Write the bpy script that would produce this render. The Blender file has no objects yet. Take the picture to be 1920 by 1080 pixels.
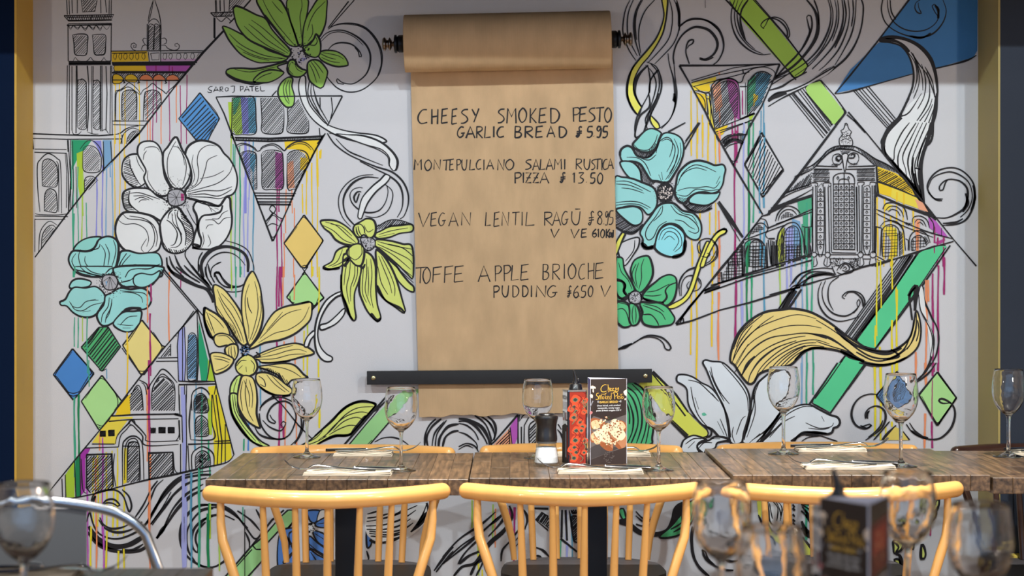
import bpy, bmesh, math, random
from mathutils import Vector, Matrix
from mathutils.geometry import tessellate_polygon
random.seed(7)
S = bpy.context.scene
COL = S.collection
PI = math.pi
# ---------------------------------------------------------------- camera, world, lights, exposure
FPX = 3790.0          # focal length in pixels of a 1920 wide frame
CZ = 1.25             # camera height
HOR = 497.0           # horizon row
ZW = 5.85             # distance of the mural wall
def at(px, py, d):    # point seen at pixel (px,py) at distance d
    return Vector(((px-960)*d/FPX, d, CZ+(HOR-py)*d/FPX))
cam_d = bpy.data.cameras.new('camera'); cam = bpy.data.objects.new('camera', cam_d); COL.objects.link(cam)
cam.location = (0, 0, CZ); cam.rotation_euler = (PI/2, 0, 0)
cam_d.sensor_width = 36; cam_d.lens = FPX*36/1920; cam_d.shift_y = -(540-HOR)/1920
cam_d.dof.use_dof = True; cam_d.dof.focus_distance = 5.3; cam_d.dof.aperture_fstop = 5.0
cam_d.clip_start = 0.05
S.camera = cam
S.view_settings.view_transform = 'Standard'; S.view_settings.look = 'None'
S.view_settings.gamma = 1; S.view_settings.use_curve_mapping = False
S.view_settings.exposure = 0.10
w = bpy.data.worlds.new('daylight'); S.world = w; w.use_nodes = True
w.node_tree.nodes['Background'].inputs[0].default_value = (0.48, 0.68, 1.0, 1)
w.node_tree.nodes['Background'].inputs[1].default_value = 1.05
def lamp(name, kind, loc, target, energy, color, size=0.1, spot=None, blend=0.3):
    d = bpy.data.lights.new(name, kind); o = bpy.data.objects.new(name, d); COL.objects.link(o)
    o.location = loc; o.rotation_euler = (Vector(target)-Vector(loc)).to_track_quat('-Z', 'Y').to_euler()
    d.energy = energy; d.color = color
    if kind == 'AREA': d.size = size
    else: d.shadow_soft_size = size
    if kind == 'SPOT': d.spot_size = spot; d.spot_blend = blend
    return o
# ceiling spots in front of the bulkhead
for x in (-1.5, 0.25, 1.9):
    lamp('ceiling_spot', 'SPOT', (x, 2.2, 3.05), (x*0.75, 5.8, 1.2), 122, (0.82, 0.94, 1.0), 0.035, 1.5, 0.6)
for x, e in ((-1.0, 220), (-0.25, 270), (0.5, 350), (1.25, 380)):
    lamp('table_spot', 'SPOT', (x, 4.15, 3.25), (x, 4.5, 0.76), e, (1.0, 0.95, 0.88), 0.05, 0.86, 0.6)
# added overhead point lights, for sparkle in the glasses and soft fill
for i in range(4):
    for y in (0.2, 1.6, 2.9):
        lamp('sparkle_fill_light', 'POINT', (-2.4+1.6*i, y, 3.2), (0, y, 0), 4.5, (1.0, 0.95, 0.9), 0.016)
lamp('pendant_light', 'POINT', (2.2, 2.3, 1.62), (0, 5.8, 1.9), 56, (1.0, 0.80, 0.62), 0.07)
lamp('pendant_light', 'POINT', (-2.35, 2.2, 1.62), (0, 5.8, 1.9), 34, (1.0, 0.86, 0.72), 0.07)

# ---------------------------------------------------------------- helpers
def srgb(c):
    return tuple(((v/255)/12.92 if v/255 <= 0.04045 else ((v/255+0.055)/1.055)**2.4) for v in c)
GAIN = 1.22
def alb(c, g=None):
    g = GAIN if g is None else g
    return tuple(min(0.92, v*g) for v in srgb(c))
MATS = {}
def mat(name, rgb, rough=0.5, metal=0.0, var=0.0, vscale=8.0, bump=0.0, bscale=60.0, spec=0.5, coat=0.0, gain=1.0, rand=0.0, stretch=None):
    if name in MATS: return MATS[name]
    m = bpy.data.materials.new(name); m.use_nodes = True; MATS[name] = m
    nt = m.node_tree; b = nt.nodes['Principled BSDF']
    c = tuple(min(0.95, v*gain) for v in srgb(rgb))
    b.inputs['Base Color'].default_value = (*c, 1)
    b.inputs['Roughness'].default_value = rough; b.inputs['Metallic'].default_value = metal
    b.inputs['Specular IOR Level'].default_value = spec; b.inputs['Coat Weight'].default_value = coat
    b.inputs['Coat Roughness'].default_value = 0.12
    tc = nt.nodes.new('ShaderNodeTexCoord'); mp = nt.nodes.new('ShaderNodeMapping')
    nt.links.new(tc.outputs['Object'], mp.inputs[0])
    if stretch: mp.inputs['Scale'].default_value = stretch
    if var > 0:
        n = nt.nodes.new('ShaderNodeTexNoise'); n.inputs['Scale'].default_value = vscale; n.inputs['Detail'].default_value = 5
        nt.links.new(mp.outputs[0], n.inputs['Vector'])
        r = nt.nodes.new('ShaderNodeMapRange'); r.inputs[1].default_value = 0.3; r.inputs[2].default_value = 0.7
        r.inputs[3].default_value = 1-var; r.inputs[4].default_value = 1+var
        nt.links.new(n.outputs[0], r.inputs[0])
        src = r.outputs[0]
        if rand > 0:
            oi = nt.nodes.new('ShaderNodeObjectInfo'); r2 = nt.nodes.new('ShaderNodeMapRange')
            r2.inputs[3].default_value = 1-rand; r2.inputs[4].default_value = 1+rand
            nt.links.new(oi.outputs['Random'], r2.inputs[0])
            mu = nt.nodes.new('ShaderNodeMath'); mu.operation = 'MULTIPLY'
            nt.links.new(src, mu.inputs[0]); nt.links.new(r2.outputs[0], mu.inputs[1]); src = mu.outputs[0]
        vm = nt.nodes.new('ShaderNodeVectorMath'); vm.operation = 'SCALE'; vm.inputs[0].default_value = c
        nt.links.new(src, vm.inputs['Scale']); nt.links.new(vm.outputs[0], b.inputs['Base Color'])
    if bump > 0:
        n2 = nt.nodes.new('ShaderNodeTexNoise'); n2.inputs['Scale'].default_value = bscale; n2.inputs['Detail'].default_value = 4
        nt.links.new(mp.outputs[0], n2.inputs['Vector'])
        bp = nt.nodes.new('ShaderNodeBump'); bp.inputs['Strength'].default_value = bump; bp.inputs['Distance'].default_value = 0.002
        nt.links.new(n2.outputs[0], bp.inputs['Height']); nt.links.new(bp.outputs[0], b.inputs['Normal'])
    return m
def glass_mat(name, tint=(1, 1, 1), ior=1.47, rough=0.0):
    m = mat(name, (255, 255, 255), rough); b = m.node_tree.nodes['Principled BSDF']
    b.inputs['Base Color'].default_value = (*tint, 1); b.inputs['Transmission Weight'].default_value = 1; b.inputs['IOR'].default_value = ior
    return m
class MB:
    def __init__(s): s.bm = bmesh.new(); s.mi = 0
    def _tag(s, n0):
        s.bm.faces.ensure_lookup_table()
        for f in s.bm.faces[n0:]: f.material_index = s.mi
    def box(s, x0, x1, y0, y1, z0, z1, bev=0.0, seg=2, rot=None):
        n0 = len(s.bm.faces)
        M = Matrix.Translation(((x0+x1)/2, (y0+y1)/2, (z0+z1)/2)) @ Matrix.Diagonal((x1-x0, y1-y0, z1-z0, 1))
        if rot is not None: M = rot @ M
        r = bmesh.ops.create_cube(s.bm, size=1, matrix=M)
        if bev > 0:
            es = set(e for v in r['verts'] for e in v.link_edges)
            bmesh.ops.bevel(s.bm, geom=list(es), offset=bev, segments=seg, affect='EDGES', profile=0.7)
        s._tag(n0); return s
    def lathe(s, prof, seg=32, c=(0, 0, 0), M=None, caps=True):
        n0 = len(s.bm.faces); rings = []
        for r, z in prof:
            if r < 1e-6: rings.append([s.bm.verts.new((c[0], c[1], c[2]+z))])
            else: rings.append([s.bm.verts.new((c[0]+r*math.cos(2*PI*k/seg), c[1]+r*math.sin(2*PI*k/seg), c[2]+z)) for k in range(seg)])
        for a, b in zip(rings[:-1], rings[1:]):
            for k in range(seg):
                k2 = (k+1) % seg
                if len(a) == 1 and len(b) == 1: continue
                if len(a) == 1: s.bm.faces.new((a[0], b[k2], b[k]))
                elif len(b) == 1: s.bm.faces.new((a[k], a[k2], b[0]))
                else: s.bm.faces.new((a[k], a[k2], b[k2], b[k]))
        if caps:
            if len(rings[0]) > 1: s.bm.faces.new(rings[0][::-1])
            if len(rings[-1]) > 1: s.bm.faces.new(rings[-1])
        if M is not None:
            vs = [v for r in rings for v in r]
            for v in vs: v.co = M @ v.co
        s._tag(n0); return s
    def tube(s, pts, rad, seg=12, flat=1.0, caps=True, rnd=True):
        # swept tube with a radius (or list) and rounded ends
        pts = [Vector(p) for p in pts]; n = len(pts)
        rs = rad if isinstance(rad, (list, tuple)) else [rad]*n
        P, R = [], []
        T = [(pts[min(i+1, n-1)]-pts[max(i-1, 0)]).normalized() for i in range(n)]
        if rnd:
            for k in range(4):
                a = PI/2*(k/4); P.append((pts[0]-T[0]*rs[0]*math.cos(a), T[0])); R.append(max(rs[0]*math.sin(a), 1e-5))
        for i in range(n): P.append((pts[i], T[i])); R.append(rs[i])
        if rnd:
            for k in range(3, -1, -1):
                a = PI/2*(k/4); P.append((pts[-1]+T[-1]*rs[-1]*math.cos(a), T[-1])); R.append(max(rs[-1]*math.sin(a), 1e-5))
        n0 = len(s.bm.faces); up = Vector((0, 0, 1))
        if abs(T[0].dot(up)) > 0.9: up = Vector((0, 1, 0))
        rings = []
        for (p, t), r in zip(P, R):
            x = t.cross(up).normalized(); y = x.cross(t).normalized()
            rings.append([s.bm.verts.new(p+x*r*math.cos(2*PI*k/seg)+y*r*flat*math.sin(2*PI*k/seg)) for k in range(seg)])
        for a, b in zip(rings[:-1], rings[1:]):
            for k in range(seg):
                k2 = (k+1) % seg; s.bm.faces.new((a[k], a[k2], b[k2], b[k]))
        if caps: s.bm.faces.new(rings[0][::-1]); s.bm.faces.new(rings[-1])
        s._tag(n0); return s
    def prism(s, poly, z0, z1, M=None):
        n0 = len(s.bm.faces)
        a = [s.bm.verts.new((x, y, z0)) for x, y in poly]; b = [s.bm.verts.new((x, y, z1)) for x, y in poly]
        n = len(poly)
        for k in range(n): s.bm.faces.new((a[k], a[(k+1) % n], b[(k+1) % n], b[k]))
        s.bm.faces.new(a[::-1]); s.bm.faces.new(b)
        if M is not None:
            for v in a+b: v.co = M @ v.co
        s._tag(n0); return s
    def build(s, name, mats, parent=None, smooth=True, loc=None, angle=0.6):
        bmesh.ops.recalc_face_normals(s.bm, faces=s.bm.faces[:])
        me = bpy.data.meshes.new(name); s.bm.to_mesh(me); s.bm.free()
        for m in (mats if isinstance(mats, (list, tuple)) else [mats]): me.materials.append(m)
        if smooth:
            me.polygons.foreach_set('use_smooth', [True]*len(me.polygons))
            me.set_sharp_from_angle(angle=angle)
        o = bpy.data.objects.new(name, me); COL.objects.link(o)
        if parent is not None: o.parent = parent
        if loc is not None: o.location = loc
        return o
def thing(name, label, cat, loc=(0, 0, 0), rz=0.0, group=None, rot=None):
    o = bpy.data.objects.new(name, None); o.empty_display_size = 0.1; COL.objects.link(o)
    o.location = loc; o.rotation_euler = rot if rot else (0, 0, rz)
    o['label'] = label; o['category'] = cat
    if group: o['group'] = group
    return o
def tag(o, label, cat, group=None):
    o['label'] = label; o['category'] = cat
    if group: o['group'] = group
    return o
def struct(o): o['kind'] = 'structure'; return o
def dup(root, loc, rz, label, group=None, scale=None):
    r = root.copy(); COL.objects.link(r); r.location = loc
    r.rotation_euler = (root.rotation_euler[0], root.rotation_euler[1], rz); r['label'] = label
    if group: r['group'] = group
    if scale: r.scale = scale
    for ch in list(root.children):
        c = ch.copy(); COL.objects.link(c); c.parent = r
        for g in list(ch.children):
            d = g.copy(); COL.objects.link(d); d.parent = c
    return r

# ---------------------------------------------------------------- painter: strokes and flat fills on a surface
PAL = dict(ink=(34, 30, 34), wht=(222, 222, 222), wht2=(214, 220, 226), gry=(168, 166, 172), bg=(202, 200, 203),
  yel=(228, 190, 40), yel2=(222, 204, 40), yel3=(218, 196, 30), yelo=(238, 192, 30), yelo2=(236, 206, 70), yel4=(232, 222, 96), yel5=(214, 218, 90), ylwd=(216, 194, 96),
  vio=(178, 84, 178), lil=(196, 160, 196), vio2=(160, 74, 142), vio3=(160, 50, 160), mag=(156, 40, 104), mag2=(170, 60, 140),
  ora=(234, 138, 92), orao=(226, 158, 124), lav=(132, 132, 206), lav2=(156, 160, 214),
  grn=(32, 152, 104), grn2=(60, 158, 124), grn3=(70, 160, 120), grn4=(22, 124, 74), grnl=(152, 198, 92), grnd=(76, 170, 108), grnm=(84, 186, 126),
  lime=(168, 196, 50), lime2=(164, 196, 74), lime3=(164, 196, 52), lime4=(198, 224, 124), lime5=(192, 200, 60), lim=(208, 216, 116), lim2=(168, 208, 82), lim3=(170, 212, 108),
  gpal=(168, 216, 140), gpal2=(150, 204, 136), emr=(84, 198, 140), tealg=(90, 180, 150),
  blu=(78, 138, 196), blu2=(120, 160, 196), blu3=(84, 146, 176), blu4=(70, 130, 200), blu5=(80, 128, 204), bluw=(66, 126, 184), bluh=(90, 130, 176),
  teal=(150, 210, 208), teal2=(140, 206, 198), teal3=(146, 220, 232), amb=(238, 196, 110), ylw=(236, 210, 130), ylwg=(220, 214, 120), gold=(232, 204, 128), pnk=(236, 214, 208))
PMAT = {}
def pmat(c):
    if c not in PMAT:
        PMAT[c] = mat('paint_'+c, PAL[c], 0.55, 0, 0.045 if c != 'ink' else 0.0, 9.0, gain=(GAIN if c != 'ink' else 0.8), spec=0.3)
    return PMAT[c]
def catmull(pts, closed=False, step=3.0):
    n = len(pts); out = []
    if n < 3 and not closed: return list(pts)
    segs = n if closed else n-1
    for i in range(segs):
        if closed: p0, p1, p2, p3 = pts[i-1], pts[i], pts[(i+1) % n], pts[(i+2) % n]
        else: p0, p1, p2, p3 = pts[max(i-1, 0)], pts[i], pts[i+1], pts[min(i+2, n-1)]
        d = math.hypot(p2[0]-p1[0], p2[1]-p1[1]); m = max(1, min(9, int(d/step)))
        for k in range(m):
            t = k/m; t2 = t*t; t3 = t2*t
            out.append(tuple(0.5*((2*b)+(-a+c)*t+(2*a-5*b+4*c-d_)*t2+(-a+3*b-3*c+d_)*t3) for a, b, c, d_ in zip(p0, p1, p2, p3)))
    if not closed: out.append(pts[-1])
    return out
class Painter:
    """collects flat shapes in photo-pixel units; fn(px,py,level) gives the 3-D point on the painted surface"""
    level = 0
    def __init__(s, fn, step=3.0, wk=1.0): s.fn = fn; s.v = []; s.f = []; s.mi = []; s.cols = []; s.step = step; s.wk = wk
    def _c(s, col):
        if col not in s.cols: s.cols.append(col)
        return s.cols.index(col)
    def tri(s, pts, tris, col, lv):
        b = len(s.v); s.v += [s.fn(p[0], p[1], lv) for p in pts]; k = s._c(col)
        for t in tris: s.f.append(tuple(b+i for i in t)); s.mi.append(k)
    def fill(s, pts, col):
        Painter.level += 1
        t = tessellate_polygon([[Vector((p[0], p[1], 0)) for p in pts]])
        s.tri(pts, t, col, Painter.level)
    def ribbon(s, pts, w, col='ink', closed=False, taper=True, up=False):
        q = [pts[0]]
        for p in pts[1:]:
            if math.hypot(p[0]-q[-1][0], p[1]-q[-1][1]) > 0.05: q.append(p)
        pts = q; n = len(pts)
        if n < 2: return
        if up: Painter.level += 1
        lv = Painter.level+0.5; b = len(s.v); ph = random.random()*6
        for i, p in enumerate(pts):
            if closed: a, c = pts[i-1], pts[(i+1) % n]
            else: a, c = pts[max(i-1, 0)], pts[min(i+1, n-1)]
            dx, dy = c[0]-a[0], c[1]-a[1]; L = math.hypot(dx, dy) or 1
            t = i/(n-1)
            k = 0.5*w*s.wk
            if taper and not closed: k *= 0.45+0.6*math.sin(PI*min(max(t, 0.02), 0.98))**0.5
            if w > 1.5: k *= 1+0.2*math.sin(ph+t*9)
            nx, ny = -dy/L*k, dx/L*k
            s.v.append(s.fn(p[0]+nx, p[1]+ny, lv)); s.v.append(s.fn(p[0]-nx, p[1]-ny, lv))
        k = s._c(col)
        for i in range(n if closed else n-1):
            j = (i+1) % n; s.f.append((b+2*i, b+2*i+1, b+2*j+1, b+2*j)); s.mi.append(k)
    def dot(s, x, y, r, col, up=False, n=6):
        lv = Painter.level+(0.5 if not up else 0.7); a0 = random.random()*3
        pts = [(x+r*math.cos(a0+2*PI*k/n), y+r*random.uniform(.75, 1.1)*math.sin(a0+2*PI*k/n)) for k in range(n)]
        s.tri(pts, [(0, k, k+1) for k in range(1, n-1)], col, lv)
    def hatch(s, poly, sp, ang, w, jit=0.35, col='ink'):
        a = math.radians(-ang); ux, uy = math.cos(a), math.sin(a); nx, ny = -uy, ux
        d = [p[0]*nx+p[1]*ny for p in poly]; t = min(d)+sp*0.5; n = len(poly)
        while t < max(d):
            tt = t+random.uniform(-jit, jit)*sp*0.5; xs = []
            for i in range(n):
                p, q = poly[i], poly[(i+1) % n]; a_, b_ = p[0]*nx+p[1]*ny-tt, q[0]*nx+q[1]*ny-tt
                if a_*b_ < 0:
                    k = a_/(a_-b_); X, Y = p[0]+(q[0]-p[0])*k, p[1]+(q[1]-p[1])*k; xs.append((X*ux+Y*uy, X, Y))
            xs.sort()
            for i in range(0, len(xs)-1, 2): s.ribbon([xs[i][1:], xs[i+1][1:]], w*random.uniform(.7, 1.2), col, taper=False)
            t += sp
    def build(s, name, parent=None):
        me = bpy.data.meshes.new(name); me.from_pydata([tuple(v) for v in s.v], [], s.f)
        for c in s.cols: me.materials.append(pmat(c))
        me.polygons.foreach_set('material_index', s.mi); me.update()
        o = bpy.data.objects.new(name, me); COL.objects.link(o)
        if parent is not None: o.parent = parent
        return o
def paint(text, fn, parent, step=3.0, wk=1.0, default='print'):
    """stroke language: @ origin scale, N name;label, F/P fills, L/S ink lines, K colour line, V drips, H hatch, X lattice, D/DR dots, T lozenges"""
    ox = oy = 0.0; sc = 1.0; P = None; name = default; lab = None; objs = []; DP = Painter(fn, step, wk)
    def flush():
        if P is not None and P.v:
            o = P.build(name, parent); objs.append(o)
            if lab: o['label'] = lab
    for ln in text.split('\n'):
        ln = ln.split()
        if not ln: continue
        c = ln[0]
        if c == '@': ox, oy, sc = map(float, ln[1:4]); continue
        if c == 'N':
            flush(); r = ' '.join(ln[1:]).split(';'); name = r[0]; lab = r[1] if len(r) > 1 else None
            P = Painter(fn, step, wk); continue
        if P is None: P = Painter(fn, step, wk)
        def pts(a): return [(ox+float(u.split(',')[0])/sc, oy+float(u.split(',')[1])/sc) for u in a]
        if c in 'FP':
            q = pts(ln[3:]); w = float(ln[2])
            if c == 'F': q = catmull(q, True, step)
            P.fill(q, ln[1])
            if w > 0:
                if c == 'P':
                    for i in range(len(q)): P.ribbon([q[i], q[(i+1) % len(q)]], w, taper=False)
                else: P.ribbon(q, w, closed=True)
        elif c == 'L': P.ribbon(catmull(pts(ln[2:]), False, step), float(ln[1]))
        elif c == 'S': P.ribbon(pts(ln[2:]), float(ln[1]), taper=False)
        elif c == 'K': P.ribbon(catmull(pts(ln[3:]), False, step), float(ln[2]), ln[1], up=True)
        elif c == 'V':
            w = float(ln[2])
            for u in ln[3:]:
                x, y0, y1 = map(float, u.split(',')); n = max(2, int((y1-y0)/sc/9)); q = []
                X = ox+x/sc; ph = random.random()*6
                for i in range(n+1):
                    q.append((X+0.7*math.sin(ph+i*0.35)+random.uniform(-.2, .2), oy+(y0+(y1-y0)*i/n)/sc))
                DP.ribbon(q, w*.85, ln[1], taper=False, up=True)
        elif c == 'H': P.hatch(pts(ln[4:]), float(ln[2])/sc, float(ln[3]), min(0.42*float(ln[2])/sc, float(ln[1])*1.3) if float(ln[1]) < 1.9 else float(ln[1]))
        elif c == 'X':
            q = pts(ln[3:]); P.hatch(q, float(ln[2])/sc, 88, float(ln[1])*.8); P.hatch(q, float(ln[2])/sc*1.15, 3, float(ln[1])*.8)
        elif c in ('D', 'DR'):
            r, n, cx, cy = float(ln[2]), int(ln[3]), float(ln[4]), float(ln[5])
            r0, r1 = (0, float(ln[6])) if c == 'D' else (float(ln[6]), float(ln[7]))
            for _ in range(n):
                a = random.random()*2*PI; R = math.sqrt(random.uniform(r0*r0, r1*r1))
                P.dot(ox+(cx+R*math.cos(a))/sc, oy+(cy+R*math.sin(a))/sc, r*0.62*random.uniform(.6, 1.2), ln[1], up=(ln[1] != 'ink'))
        elif c == 'T':
            v = list(map(float, ln[2:]))
            for i in range(0, len(v)-1, 2):
                x, y = ox+v[i]/sc, oy+v[i+1]/sc
                q = [(x, y-3), (x+2, y+random.uniform(-.4, .6)), (x+random.uniform(-.4, .4), y+3), (x-2, y)]
                P.ribbon(q+[q[0]], float(ln[1]), taper=False)
    flush()
    if DP.v:
        o = DP.build('paint_drips', parent); o['kind'] = 'stuff'; o['label'] = 'thin coloured paint drips running down the mural'
    return objs
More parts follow.
